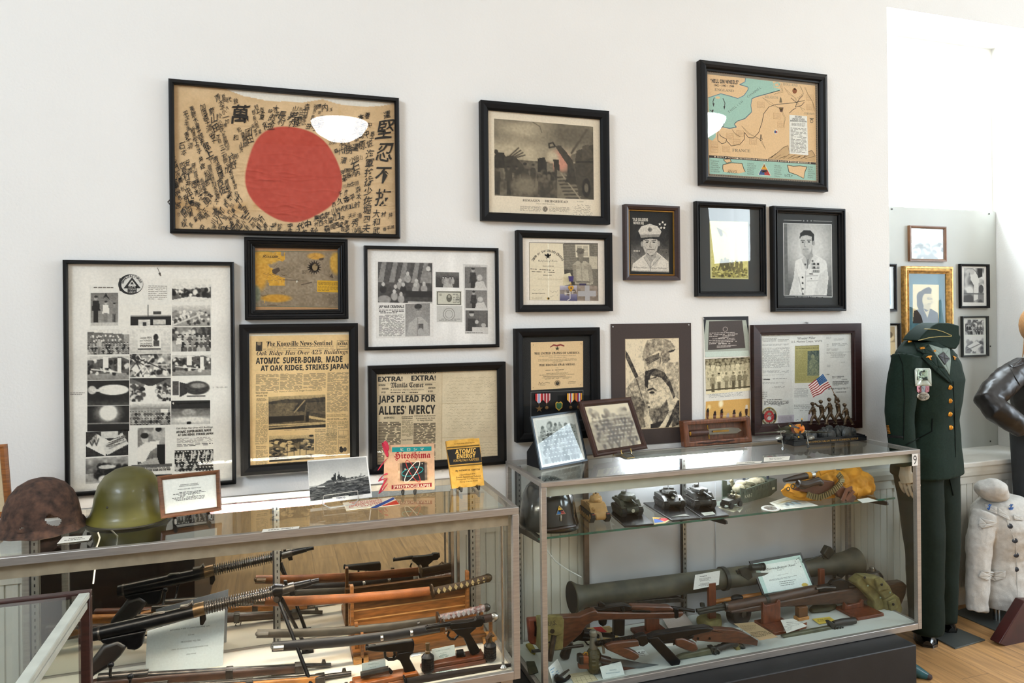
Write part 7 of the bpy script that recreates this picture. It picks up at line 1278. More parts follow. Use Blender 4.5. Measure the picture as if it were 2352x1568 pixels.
# ---- yellow life vest with gun belt on top
yv=M('yellow_canvas','c98a1c',.75,var=.18,scale=20,bump=.4,bscale=60); bl=M('brown_holster_leather','5d3320',.5,var=.35,scale=18,bump=.25,bscale=80); dl=M('dark_grip_leather','2c1d17',.38,var=.3,scale=20)
def vs_(x,y,h=.0): return onZ(*kv((x,y))[0],SZ+h)
VY=onZ(1890,1148,SZ).y+.05
def vy(x,y,dy=0): return onY(*kv((x,y))[0],VY+dy)
t=thing('life_vest','folded yellow canvas life vest on the glass shelf under the leather gun belt','life vest',V((vy(1400,480).x,VY,SZ)))
b=B()
for x,y,rx,rz,dy in((930,400,.028,.03,0),(1000,400,.03,.03,-.01),(1120,360,.04,.045,.01),(1270,330,.045,.055,.02),(1330,250,.035,.03,.03),(1450,300,.04,.05,.02),(1560,240,.045,.045,.02),(1620,220,.035,.04,.03),(1690,300,.04,.05,.01),(1640,390,.05,.05,-.01),(1740,340,.03,.05,0),(1760,420,.025,.04,-.01),(1000,440,.05,.016,-.03),(1150,470,.06,.014,-.03),(1560,440,.06,.03,-.01),(1690,450,.04,.028,-.02)):
 c=vy(x,y,dy); c.z=max(c.z,SZ+rz*.7); b.ell((c.x,c.y,c.z),(rx,.042,rz),n=14,k=9)
o=b.build('vest_body',yv,t,smooth=60); r=o.modifiers.new('fuse','REMESH'); r.mode='VOXEL'; r.voxel_size=.004; r.use_smooth_shade=True
tx=bpy.data.textures.new('folds','CLOUDS'); tx.noise_scale=.035; d=o.modifiers.new('folds','DISPLACE'); d.texture=tx; d.strength=.02; d.mid_level=.5; d2=o.modifiers.new('soft','SMOOTH'); d2.iterations=2
lim=[]
for pts,wd,nm in(([(840,390),(860,430),(960,470),(1100,490),(1280,500),(1400,490)],.014,'vest_strap'),([(1240,220),(1310,185),(1385,175),(1400,215)],.012,'vest_strap'),([(1640,480),(1700,490),(1770,480),(1775,430)],.018,'vest_strap')):
 b=B(); q=[vy(x,y,-.045 if nm else 0) for x,y in pts]; q=[V((p.x,p.y,max(p.z,SZ+.016))) for p in q]; b.tube(q,[wd]*len(q),8,flat=.3); b.build(nm,yv,t)
met=M('dull_buckle_metal','55524a',.35,.8); b=B()
for x,y,r in((895,388,.008),(945,360,.010)):
 c=vy(x,y,-.06); b.tube([c+V((r*math.cos(a),0,r*math.sin(a))) for a in [i*math.pi/6 for i in range(13)]],.0022,6,caps=False)
b.build('buckle_rings',met,t)
b=B(); c0,c1=vy(880,290,-.05),vy(1150,235,-.03); b.tube([c0,c0*.7+c1*.3,c0*.3+c1*.7,c1],[.009,.013,.015,.015],12); fh=thing('signal_lamp','dark flashlight-like tube with a silver cap lying on the yellow vest','tube',c0); b.build('barrel',dl,fh); d_=(c1-c0).normalized(); B().cyl(c1-d_*.012,c1+d_*.008,.0165).build('silver_cap',M('crinkled_silver','b9b9b6',.25,.9),fh); B().cyl(c0-d_*.015,c0+d_*.004,.0095).build('end_plug',M('black_plug','0f0f0f',.4),fh); B().cyl(c1-d_*.035,c1-d_*.013,.0158).build('yellow_band',yv,fh)
t=thing('gun_belt','brown leather cartridge belt and holster draped over the yellow vest','gun belt',vy(1300,400,-.06))
def vp(pts,dy,th,name,mat,bev=.004):
 b=B(); q=[vy(x,y,dy) for x,y in pts]; ar=sum(q[i].x*q[(i+1)%len(q)].z-q[(i+1)%len(q)].x*q[i].z for i in range(len(q))); q=q if ar>0 else q[::-1]; b.prism(q,(0,th,0)); return b.build(name,mat,t,bevel=bev,seg=3)
vp([(960,400),(1000,390),(1180,300),(1260,290),(1400,310),(1400,360),(1330,420),(1210,450),(1100,430),(1000,410)],-.07,.02,'holster_flap',bl)
hg=B(); q=[vy(x,y,-.078) for x,y in((1000,330),(1040,345),(1090,340),(1150,320),(1220,300),(1255,330))]; hg.tube(q,[.016,.02,.017,.016,.017,.014],12); hg.build('pistol_grip',dl,t)
vp([(1390,400),(1500,360),(1640,480),(1600,540),(1530,520),(1440,470)],-.075,.025,'holster_pouch',bl); b=B(); q=[vy(x,y,-.085) for x,y in((1480,520),(1530,400),(1580,380),(1600,410),(1520,510))]; b.tube(q,[.011]*5,8,flat=.5); b.build('belt_loop',M('tan_leather_loop','6f3f26',.5),t)
bel=[(1440,235),(1475,280),(1470,310),(1440,350),(1400,390),(1350,430),(1290,460),(1230,480),(1160,470),(1110,450)]
b=B(); b.tube([vy(x,y,-.072) for x,y in bel],[.011]*len(bel),8,flat=.4); b.build('cartridge_strap',bl,t)
bu=M('olive_brass_cartridge','7d7350',.4,.5)
P_=[vy(x,y,-.082) for x,y in bel]; N_=24
for i in range(N_):
 s=i/(N_-1)*(len(P_)-1); k=min(int(s),len(P_)-2); c=P_[k].lerp(P_[k+1],s-k); tn=(P_[k+1]-P_[k]).normalized(); nr=V((-tn.z,0,tn.x)); B().cyl(c-nr*.013,c+nr*.013,.0048,n=8).build('cartridge',bu,t)
# ================= arms and papers inside the cases =================
gunm=M('blued_gun_metal','141517',.33,.7,var=.3,scale=50); guns=M('worn_gun_steel','4a4744',.33,.85,var=.3,scale=40); parks=M('grey_green_parkerised','2c2e29',.5,.5,var=.3,scale=40)
wrd=M('reddish_walnut_stock','4e2a19',.4,var=.35,scale=9,stretch=(3,12,12),coat=.25); wdk=M('dark_walnut_stock','3a2519',.45,var=.35,scale=9,stretch=(3,12,12)); wor=M('orange_beech_stock','a5692b',.4,var=.3,scale=9,stretch=(3,12,12),coat=.3)
stnd=M('mahogany_stand','5e2c15',.4,var=.3,scale=10,stretch=(8,8,2)); oakm=M('oak_sword_rack','7a4c22',.45,var=.35,scale=9,stretch=(2,10,14)); lto=M('light_oak_block','b07a3e',.5,var=.3,scale=9,stretch=(2,10,14))
lea=M('tan_leather','7a4020',.5,var=.3,scale=20,bump=.2); odm=M('olive_drab_canvas','6b6338',.85,var=.22,scale=40,bump=.4,bscale=300); odd=M('dark_olive_canvas','3d3b25',.85,var=.25,scale=30,bump=.3)
baz=M('worn_olive_tube','35352b',.6,.1,var=.4,scale=14,bump=.15,bscale=60,col2='4d4a3a'); bladm=M('steel_blade','6f7376',.25,.95)
class Trace:
 """a thing traced side-on: outlines on a plane Y parallel to the wall, each with its own thickness"""
 def __init__(s,name,label,cat,Y,crop,foot=None,group=None):
  s.Y=Y; s.k=crop; p=crop(foot)[0] if foot else None; s.t=thing(name,label,cat,onY(*p,Y) if p else (0,Y,0),group); s.first=foot is None
 def pt(s,x,y,dy=0): return onY(*s.k((x,y))[0],s.Y+dy)
 def poly(s,name,pts,th,mat,bev=.004,dy=0,par=None):
  if s.first: p=s.pt(*pts[0]); s.t.location=(p.x,s.Y,p.z); s.first=False
  b=B(); b.pxp(s.k(*pts),s.Y+dy,th); return b.build(name,mat,par or s.t,bevel=bev,seg=3,smooth=40)
 def tube(s,name,pts,r,mat,n=12,dy=0,par=None,flat=1):
  if s.first: p=s.pt(*pts[0]); s.t.location=(p.x,s.Y,p.z); s.first=False
  b=B(); b.tube([s.pt(*(q if len(q)==3 else (q[0],q[1],dy))) for q in pts],r,n,flat=flat); return b.build(name,mat,par or s.t)
 def fins(s,name,p0,p1,n,r0,r1,mat,par=None):
  a,c=s.pt(*p0),s.pt(*p1); L=(c-a).length; prof=[]
  for i in range(n):
   z=L*i/n; prof+=[(r0,z),(r0,z+L/n*.55),(r1,z+L/n*.66),(r1,z+L/n*.82)]
  prof.append((r0,L)); return B().lathe(prof,a,c-a,n=20).build(name,mat,par or s.t,smooth=20)
r18=K(1180,1290,480/2352); r16=K(1600,1230,520/2352); e5=K(540,1240,340/1625); e8=K(800,1240,420/2008); m0=K(0,1250,560/2352)
def onfl(f,k,x,y): return onZ(*k((x,y))[0],f)
# ---------- right case ----------
FL=RD+.0004
# rocket launcher
ZB=RYB-.075
T_=Trace('rocket_launcher','long olive rocket launcher tube with flared ends along the back of the right case','rocket launcher',ZB,r18,(1200,470))
a0=T_.pt(660,402); a1=onY(*r16((1500,290))[0],ZB); ax=(a1-a0).normalized(); L=(a1-a0).length
B().lathe([(.066,-.004),(.067,0),(.055,.02),(.046,.045),(.0445,.06),(.0445,L*.62),(.043,L*.63),(.043,L-.08),(.046,L-.06)],a0,ax,n=32).build('tube',baz,T_.t)
b=B(); b.lathe([(.063,-.0045),(.05,.03),(.041,.05),(.001,.06)],a0,ax,n=32); b.build('muzzle_bore',M('dark_bore','0c0c0a',.9),T_.t)
B().lathe([(.046,L-.06),(.05,L-.02),(.052,L+.02),(.058,L+.05),(.066,L+.085),(.068,L+.09),(.062,L+.086),(.045,L+.03)],a0,ax,n=32).build('rear_cone',baz,T_.t)
c=a0+ax*(L*.52); B().lathe([(.0435,0),(.052,.002),(.052,.02),(.0435,.022)],c,ax,n=32).build('clamp_collar',parks,T_.t)
p=[onY(*r16(q)[0],ZB-.05) for q in((560,330),(640,325),(715,318))]; b=B(); b.tube([p[0],p[1]],.014,14).lathe([(.0145,0),(.0145,.008),(.0165,.009),(.0165,.014),(.0145,.015),(.0145,.022),(.0175,.023),(.0175,.03),(.010,.031)],p[1],p[2]-p[1],n=20); b.build('optical_sight',parks,T_.t)
b=B(); p=[onY(*r16(q)[0],ZB-.045) for q in((440,350),(520,330),(560,340),(590,430),(540,470),(470,420))]; b.prism(p,(0,.012,0)); b.build('sight_bracket',parks,T_.t,smooth=0,bevel=.003)
b=B(); b.pxp(r16((1300,180),(1345,100),(1380,110),(1420,170),(1350,240)),ZB-.01,.03); b.build('rear_latch',parks,T_.t,bevel=.004); b=B(); b.tube([onY(*r16(q)[0],ZB-.05) for q in((1130,260),(1220,230),(1300,200),(1320,240))],.003,6); b.build('wire_lead',parks,T_.t)
for x in(440,1480): b=B(); b.pxp(r16((x-30,360),(x+40,350),(x+60,400),(x+20,440),(x-20,420)),ZB-.03,.014); b.build('underside_lug',parks,T_.t,bevel=.003)
def stand(label,px,Y,dep,base=None,name='wooden_stand',mat=None):
 t=None; b=B(); q=[onY(x,y,Y) for x,y in px]; x0,x1=min(p.x for p in q),max(p.x for p in q); zt=max(p.z for p in q)
 t=thing(name,label,'stand',((x0+x1)/2,Y,FL)); b.box(x0,x1,Y-.009,Y+.009,FL+.012,zt); b.build('upright',mat or stnd,t,bevel=.002)
 B().box(x0-.02,x1+.02,Y-dep*.5,Y+dep*.5,FL,FL+.014).build('base',mat or stnd,t,bevel=.002); return t
stand('mahogany upright stand behind the carbine muzzle, holding the rocket launcher',r16((118,490),(190,500),(190,700)),ZB-.068,.025); stand('mahogany upright stand behind the certificate, holding the rocket launcher',r16((1270,345),(1318,345),(1318,520)),ZB-.068,.025)
# card on the launcher
def sheetpx(px,Y,label,col,draw=None,cat='card',name='label_card',th=.0012,crop=None,tilt=0,parent=None):
 c=[onY(x,y,Y+(tilt if i<2 else 0)) for i,(x,y) in enumerate(px)]; a=Art(*c,px); a.sheet(col)
 if crop: a.crop(*crop)
 if draw: draw(a)
 o=a.build(name,parent,th=th)
 return tag(o,label,cat) if label else o
def d1(a):
 a.greek(2095,158,2200,172,1,'4a4c4c',-14,.6,.2)
 a.greek(2060,185,2250,225,4,'6a6c6c',-22,.45,.09,left=False); a.greek(2060,245,2240,285,3,'6a6c6c',-22,.45,.09,left=False)
sheetpx(r18((2042,148),(2322,98),(2308,258),(2022,314)),ZB-.075,'white typed card leaning on the middle of the rocket launcher','d6d8d6',d1,crop=(1180,1290,480/2352))
# film certificate
def d2(a):
 q=[(620,300),(1080,205),(1190,520),(720,600)]
 a.poly([(640,310),(1060,240),(1180,515),(740,590)],'e3ece8'); a.up()
 a.text('𝕾𝖆𝖛𝖎𝖓𝖌 𝕻𝖗𝖎𝖛𝖆𝖙𝖊 𝕽𝖞𝖆𝖓',718,365,1020,26,'4a5450',-50,.004); a.greek(800,335,930,370,3,'8a938e',-16,.4,.15,left=False); a.text('Official Movie Prop',836,418,946,9,'5a645f',-22,.01); a.greek(750,455,1060,475,2,'7a847f',-52,.4,.06); a.greek(800,478,1075,540,3,'7a847f',-40,.35,.07,left=False); a.ell(1120,510,34,20,'cfb45a')
 for i in range(26): u=random.random(); a.star(1010+random.random()*110,215+random.random()*110+abs(random.gauss(0,10)),random.choice([4,6,9]),'4a544e')
t=thing('certificate_plaque','black-edged pale green film certificate standing behind the long rifle','certificate',onY(*r16((950,560))[0],-.16))
CYq=-.185; cq=r16((550,265),(1085,172),(1228,530),(690,615)); c=[onY(x,y,CYq+(.05 if i<2 else 0)) for i,(x,y) in enumerate(cq)]; slab(c,None,.008).build('board',M('black_board','101011',.35),t,smooth=0)
iq=r16((585,290),(1075,200),(1205,520),(705,602)); n_=(c[3]-c[0]).cross(c[1]-c[0]).normalized(); ci=[onP(x,y,c[0]+n_*.0006,n_) for x,y in iq]; a=Art(*ci,iq); a.sheet('bcd6cf'); a.crop(1600,1230,520/2352); d2(a); a.build('certificate_sheet',t)
# long rifle
T_=Trace('long_rifle','long dark walnut rifle across the right half of the right case','rifle',-.245,r16,(1650,700))
T_.poly('stock',[(880,725),(560,775),(330,790),(320,760),(640,700),(1250,585),(1620,525),(1760,470),(1860,490),(2000,478),(2112,464),(2152,500),(2140,590),(2092,705),(2060,725),(1960,690),(1860,665),(1700,660),(1640,700),(1560,700),(1500,690)],.042,wdk,.012)
T_.tube('handguard',[(300,740),(330,738),(720,665),(1150,570),(1235,552)],[.019,.0215,.0215,.020,.018],wdk,16)
T_.tube('barrel',[(0,778),(150,750),(310,722)],[.0085,.0085,.0095],parks,12); T_.tube('gas_cylinder',[(20,800),(160,775),(310,750)],.0085,parks,12); T_.tube('front_band',[(285,728),(312,722)],.0165,guns,16); T_.tube('hand_guard_band',[(700,662),(735,655)],.0225,parks,16)
T_.poly('front_sight',[(40,740),(35,700),(50,690),(80,695),(88,735)],.008,parks,.002); T_.poly('bayonet_lug',[(5,770),(70,775),(95,800),(40,815),(10,800)],.012,parks,.003)
T_.poly('receiver',[(1240,530),(1380,500),(1560,500),(1622,515),(1620,545),(1440,560),(1250,575)],.03,gunm,.004); T_.poly('rear_sight',[(1370,500),(1400,460),(1480,440),(1570,470),(1600,520),(1420,520)],.022,gunm,.004,-.004); T_.tube('operating_rod',[(1240,548),(1340,535),(1440,540)],.006,guns,8,-.018); T_.poly('steel_block',[(1560,510),(1620,500),(1620,525),(1562,530)],.03,guns,.002,-.006)
T_.poly('trigger_guard',[(1560,640),(1660,640),(1680,690),(1640,712),(1590,700)],.012,gunm,.003)
for lab,px,Y in(('mahogany upright stand under the fore-end of the long rifle, in front of the drum',((690,690),(872,690),(872,1050)),-.245),('mahogany upright stand under the long rifle beside the canvas belt',((1540,690),(1738,660),(1738,960)),-.245)):
 q=r16(*px); Yb=-.275; x0,x1=onY(*q[0],Yb).x,onY(*q[1],Yb).x; zt=onY(*q[0],Yb).z; t=thing('wooden_stand',lab,'stand',((x0+x1)/2,Yb,FL))
 b=B(); b.prism([V((x0,Yb-.0,FL+.014)),V((x1,Yb-.0,FL+.014)),V((x1,Yb,zt-.005)),V((x1-.012,Yb,zt)),V((x1-.022,Yb,zt-.015)),V((x0+.014,Yb,zt-.018)),V((x0,Yb,zt-.0))],(0,.016,0)); b.build('upright',stnd,t,bevel=.002); B().box(x0-.01,x1+.03,Yb-.085,Yb+.05,FL,FL+.014).build('base',stnd,t,bevel=.002)
# cartridge belt over the butt
T_=Trace('cartridge_belt','khaki canvas cartridge belt hung over the butt of the long rifle','cartridge belt',-.275,r16,(1950,850))
T_.poly('belt_web',[(1600,470),(1680,400),(1760,430),(1850,560),(1920,700),(1935,850),(1850,870),(1820,780),(1790,660),(1700,560)],.05,odm,.008)
T_.poly('upper_pouch',[(1680,400),(1800,405),(1890,420),(1960,500),(2000,590),(1900,650),(1840,560),(1720,470)],.06,odm,.01,-.008); T_.poly('lower_pouch',[(1900,640),(2010,580),(2060,620),(2095,740),(2060,830),(1950,865),(1925,760)],.06,odm,.01,-.008)
T_.poly('pouch_flap',[(1850,450),(1900,430),(1975,510),(2000,560),(1930,560),(1880,580)],.012,odm,.004,-.045); T_.poly('pouch_flap',[(1990,680),(2060,650),(2090,740),(2050,770),(2010,780)],.012,odm,.004,-.045)
for x,y in((1742,432),(1920,505),(2040,710)): p=T_.pt(x,y,-.053); B().lathe([(.0005,0),(.006,.001),(.0065,.004),(.004,.006),(.0005,.006)],p,(0,-1,0),n=14).build('snap',M('dark_snap','1e1e1c',.4,.6),T_.t)
for x,y in((1775,517),(1905,640),(2005,588)): p=T_.pt(x,y,-.041); B().lathe([(.002,0),(.004,.001),(.0045,.003),(.002,.004)],p,(0,-1,0),n=12).build('eyelet',M('green_eyelet','7d8f7a',.4,.5),T_.t)
# canteen behind
T_=Trace('canteen','small dull metal canteen top behind the canvas belt','canteen',-.2,r16,(1850,600))
B().lathe([(.035,0),(.045,.03),(.042,.07),(.028,.088),(.012,.092),(.012,.098)],T_.pt(1840,560),(0,0,1),n=20).build('flask',guns,T_.t); p=T_.pt(1825,352); B().lathe([(.0125,-.008),(.0125,.010),(.010,.013),(.0005,.013)],p,n=16).build('cap',M('worn_cap','7d7a72',.35,.8),T_.t)
# carbine
T_=Trace('carbine','short reddish carbine lying across the left half of the right case','carbine',-.30,r18,(900,640))
T_.poly('stock',[(400,606),(545,596),(720,592),(830,545),(910,520),(925,545),(1500,552),(1890,545),(1892,575),(1850,610),(1740,622),(1300,632),(1000,637),(880,650),(800,700),(740,790),(640,880),(560,950),(400,940)],.036,wrd,.011)
T_.poly('handguard',[(1300,490),(1320,474),(1740,483),(1782,508),(1778,545),(1500,548),(1310,525)],.034,wrd,.008); T_.poly('receiver',[(915,520),(960,512),(1050,490),(1230,464),(1310,486),(1312,530),(1240,545),(930,545)],.03,gunm,.005); T_.poly('rear_sight',[(945,500),(940,460),(985,448),(1020,470),(1020,495)],.016,gunm,.003)
T_.tube('barrel',[(1775,518),(1900,532),(2030,552)],[.0085,.0075,.0075],gunm,12); T_.poly('barrel_band',[(1780,510),(1830,512),(1832,610),(1800,622),(1780,605)],.038,gunm,.003); T_.poly('trigger_guard',[(950,640),(1050,640),(1040,700),(1000,725),(960,700)],.01,gunm,.003); T_.poly('magazine',[(1120,640),(1240,635),(1236,820),(1190,826),(1118,815)],.022,gunm,.003); T_.poly('operating_slide',[(1200,520),(1240,505),(1245,560),(1215,560)],.012,gunm,.002,-.018); T_.poly('bolt_slot',[(1310,525),(1510,528),(1520,552),(1310,548)],.037,gunm,.002)
q=r18((1390,690),(1640,620),(1630,800)); Yb=onZ(*q[2],FL).y; x0,x1=onY(*r18((1490,700))[0],Yb).x,onY(*q[1],Yb).x; t=thing('wooden_stand','mahogany stand under the carbine fore-end, left of the typed card','stand',(x0,Yb,FL)); B().box(x0,x1,Yb,Yb+.016,FL+.014,onY(*q[1],Yb).z).build('upright',stnd,t,bevel=.002); B().box(x0-.045,x1+.03,Yb-.045,Yb+.06,FL,FL+.014).build('base',stnd,t,bevel=.002)
# drum magazine and pouch
T_=Trace('drum_magazine','round black drum magazine behind the long rifle','magazine',-.215,r16,(450,960)); p=T_.pt(450,790); R_=.058
B().lathe([(R_*.9,0),(R_,.004),(R_,.046),(R_*.9,.05)],p+V((0,-.025,0)),(-.25,1,0),n=36).build('drum',gunm,T_.t); B().lathe([(.014,0),(.012,.004),(.0005,.005)],p+V((0,-.026,0)),(0,-1,0),n=16).build('hub',guns,T_.t); b=B(); b.ell(p+V((0,.02,.056)),(.03,.02,.012)); b.build('feed_lip',gunm,T_.t)
def lying(label,name,pts,k,h,mat,cat,bev=.003,Z=FL,par=None):
 b=B(); q=[onfl(Z,k,*p) for p in pts]; ar=sum(q[i].x*q[(i+1)%len(q)].y-q[(i+1)%len(q)].x*q[i].y for i in range(len(q))); q=q if ar>0 else q[::-1]
 b.prism([V((p.x,p.y,Z)) for p in q][::-1],(0,0,h)); o=b.build(name,mat,par,bevel=bev); return tag(o,label,cat) if label else o
def ltube(par,name,pts,k,r,mat,Z=FL,n=10,flat=1,h=None):
 rs=r if isinstance(r,list) else [r]*len(pts); b=B(); b.tube([onfl(Z+(h or rs[i]),k,*p)+V((0,0,0)) for i,p in enumerate(pts)],rs,n,flat=flat); return b.build(name,mat,par)
# olive pouches behind the submachine gun
lying('olive canvas magazine pouch with a snap flap beside the drum magazine','canvas_pouch',[(2050,700),(2140,640),(2330,660),(2345,740),(2200,780),(2100,740)],r18,.035,odm,'pouch',.01); lying('dark green cloth pouch lying behind the front stand','cloth_pouch',[(1160,790),(1240,720),(1390,700),(1470,760),(1380,800),(1200,815)],r16,.02,odd,'pouch',.01)
# orange-handled rod at the back
T_=Trace('wooden_rod','orange wooden rod half hidden behind the drum magazine','rod',-.14,r16); T_.tube('rod',[(180,690),(420,645),(680,608)],.0105,wor)
T_=Trace('dark_board','grey sill board lying behind the carbine at the back','board',-.10,r18); T_.poly('board',[(900,462),(1840,385),(1900,410),(1880,440),(1000,500)],.03,guns,.003)
# submachine gun
T_=Trace('submachine_gun','black and walnut submachine gun with a straight magazine, near the front glass','submachine gun',onfl(FL,r18,1800,1165).y+.02,r18,(1700,900))
T_.poly('receiver',[(1580,790),(2000,730),(2160,712),(2240,735),(2180,770),(2040,800),(1900,840),(1660,880),(1500,900),(1490,840)],.036,gunm,.006); T_.poly('fore_body',[(1340,840),(1420,805),(1480,800),(1500,900),(1440,940),(1400,930),(1390,880)],.03,gunm,.005); T_.poly('trigger_group',[(1640,880),(1880,830),(2020,810),(2010,850),(1830,890),(1790,930),(1690,930)],.022,gunm,.004)
T_.fins('ribbed_barrel',(920,920),(1350,852),26,.0075,.0105,gunm); T_.poly('magazine',[(1495,850),(1610,835),(1866,1098),(1850,1150),(1770,1168),(1540,920)],.022,gunm,.003,-.01)
T_.poly('fore_grip',[(1020,920),(1100,892),(1380,862),(1395,930),(1250,950),(1300,970),(1390,1020),(1390,1060),(1340,1095),(1250,1070),(1120,1010),(1030,970)],.034,wrd,.011,-.008); T_.poly('pistol_grip',[(1800,850),(1880,838),(2030,900),(2060,960),(2040,990),(1980,1002),(1900,970),(1810,930)],.032,wrd,.010,-.006)
b=B(); q=[onY(x,y,T_.Y) for x,y in r18((1960,790),(2050,750),(2352,800))+r16((120,975),(300,975),(420,985),(520,1020),(640,1090),(630,1145),(520,1125),(330,1110),(100,1100),(0,1090))+r18((2060,905),(1990,860))]; b.prism(q[::-1],(0,.034,0)); b.build('butt_stock',wrd,T_.t,bevel=.01,seg=3); T_.poly('small_plate',[(1690,922),(1790,915),(1792,945),(1692,950)],.002,M('white_tape','c8cac6',.6),0,-.016)
for x,y in((2072,862),(2205,862)): p=T_.pt(x,y,-.001); B().lathe([(.0005,0),(.005,.0005),(.005,.002),(.0005,.002)],p,(0,-1,0),n=12).build('stock_screw',gunm,T_.t)
# bayonet in sheath near the glass
T_=Trace('sheathed_bayonet','olive-sheathed bayonet with ridged grip at the front, below the submachine gun','bayonet',onfl(FL,r18,1850,1100).y,r18,(1850,1090))
T_.poly('sheath',[(1822,1062),(1900,1030),(2200,965),(2230,985),(2235,1030),(1900,1088),(1830,1090)],.02,M('olive_sheath','4a4c38',.5,var=.25),.005); T_.poly('throat',[(2190,950),(2240,940),(2290,985),(2280,1030),(2220,1030)],.026,parks,.003)
b=B(); g_=[onY(x,y,T_.Y) for x,y in r16((180,1185),(260,1155),(340,1120),(420,1120))]; prof=[.012,.0145,.0125,.0145]; pts=[]; rs=[]
for i in range(13): u=i/12*(len(g_)-1); kk=min(int(u),len(g_)-2); pts.append(g_[kk].lerp(g_[kk+1],u-kk)); rs.append(.0145 if i%2 else .0122)
b.tube(pts,rs,12); b.build('grip',M('black_ridged_grip','1b1916',.5),T_.t); b=B(); b.tube([onY(x,y,T_.Y-.014) for x,y in r16((180,1200),(210,1175),(240,1200),(225,1240),(195,1235),(180,1200))],.0035,6); b.build('ring_clip',parks,T_.t); b=B(); b.pxp(r16((345,1080),(385,1085),(440,1120),(440,1200),(400,1205),(395,1140)),T_.Y,.022); b.build('retaining_strap',odm,T_.t,bevel=.003); b=B(); b.tube([onY(x,y,T_.Y) for x,y in r16((430,1130),(465,1150),(490,1185))],[.013,.012,.010],10); b.build('pommel',parks,T_.t)
# second bayonet
T_=Trace('sheathed_bayonet','olive-sheathed bayonet lying on the floor between the two front stands','bayonet',onfl(FL,r16,900,1055).y,r16,(900,1055))
T_.poly('sheath',[(875,1040),(900,1025),(1200,965),(1390,930),(1400,965),(1200,1012),(900,1058)],.018,M('olive_sheath','4a4c38',.5),.005); T_.poly('cross_guard',[(1350,885),(1380,880),(1470,930),(1465,965),(1380,950)],.022,parks,.003); T_.tube('grip',[(1420,915),(1500,895),(1640,880)],[.012,.0135,.0145],M('black_ridged_grip','1b1916',.5),12)
for x in(1440,1495): T_.tube('ring_clip',[(x,950),(x+25,945),(x+25,980),(x-5,985),(x,950)],.003,parks,6,-.012)
# revolver on leather
T_=Trace('revolver','black double-action revolver propped in front of the carbine butt','revolver',onfl(FL,r18,570,1100).y,r18,(570,1095))
T_.tube('barrel',[(890,805),(1000,820),(1130,832)],[.0105,.0095,.0095],gunm,12); T_.tube('cylinder',[(770,800),(905,815)],[.019,.019],gunm,14); T_.poly('frame',[(735,790),(760,762),(900,790),(905,850),(880,880),(800,890),(720,880),(660,900),(640,870),(700,820)],.018,gunm,.005); T_.poly('grip',[(640,870),(665,905),(640,990),(615,1085),(560,1100),(515,1070),(545,1000),(600,900)],.028,M('black_hard_rubber','151112',.3),.010)
T_.poly('front_sight',[(1085,815),(1095,790),(1125,788),(1138,825)],.005,gunm,.001); T_.tube('trigger_guard',[(800,890),(830,930),(880,930),(900,880)],.0035,gunm,8); T_.tube('ejector_rod',[(910,845),(960,850)],.0045,gunm,8); T_.poly('hammer',[(735,785),(720,760),(700,745),(740,755),(765,770)],.008,gunm,.002)
# red striped carton
t=thing('ammunition_carton','cream cartridge carton with a red stripe under the carbine','carton',onfl(FL,r18,1000,860)); Z2=FL+.045
q=[onZ(*r18(p)[0],Z2) for p in((822,742),(1075,718),(1178,800),(920,840))]; b=B(); b.prism([V((p.x,p.y,FL)) for p in ccw(q)][::-1],(0,0,.045)); b.build('carton_box',M('cream_carton','b59a68',.75,var=.12),t,bevel=.001); a=Art(*[p+V((0,0,.0008)) for p in q]); a.poly([(.27,.02),(.62,.02),(.62,.72),(.27,.72)],'a02428'); a.greek(.05,.78,.95,.95,2,'6a5a40',0,.4); a.greek(.66,.1,.95,.6,5,'7a6848',0,.4); a.build('printed_stripe',t)
# grenade with spoon
p=onfl(FL,r18,900,1255); T_=Trace('hand_grenade','olive pineapple hand grenade standing behind the small card holder','grenade',p.y,r18,(900,1260))
gk=kpx(p)*480/2352; c=V((T_.pt(900,1200).x,p.y,FL)); gm_=M('olive_grenade_paint','3f3b22',.5,var=.3,scale=40)
b=B(); n=32; prof=[(.2,0),(.55,.006),(.82,.018),(.97,.035),(1,.05),(.97,.064),(.83,.08),(.6,.092),(.45,.098)]
fine=[]
for (r0,z0),(r1,z1) in zip(prof,prof[1:]):
 for i in range(3): fine.append((r0+(r1-r0)*i/3,z0+(z1-z0)*i/3))
fine.append(prof[-1])
for r,zz in fine:
 gz=.93 if (zz*1000)%16<4 else 1
 for i in range(n):
  a=2*math.pi*i/n; g=.93 if i%4==0 else 1; b.v.append(c+V((.034*r*min(g,gz)*math.cos(a),.034*r*min(g,gz)*math.sin(a),zz)))
b.f=[(i*n+q,i*n+(q+1)%n,(i+1)*n+(q+1)%n,(i+1)*n+q) for i in range(len(fine)-1) for q in range(n)]; b.build('body',gm_,T_.t,smooth=20)
B().lathe([(.0155,.096),(.0165,.11),(.0135,.125),(.012,.142),(.015,.146),(.015,.16),(.008,.166),(.0005,.166)],c,n=18).build('fuze',M('grey_fuze','77756a',.5,.5),T_.t); b=B(); b.tube([c+V((.008,-.012,.163)),c+V((.022,-.016,.155)),c+V((.030,-.018,.12)),c+V((.034,-.02,.08))],.006,6,flat=.35); b.build('safety_lever',M('grey_fuze','77756a',.5),T_.t)
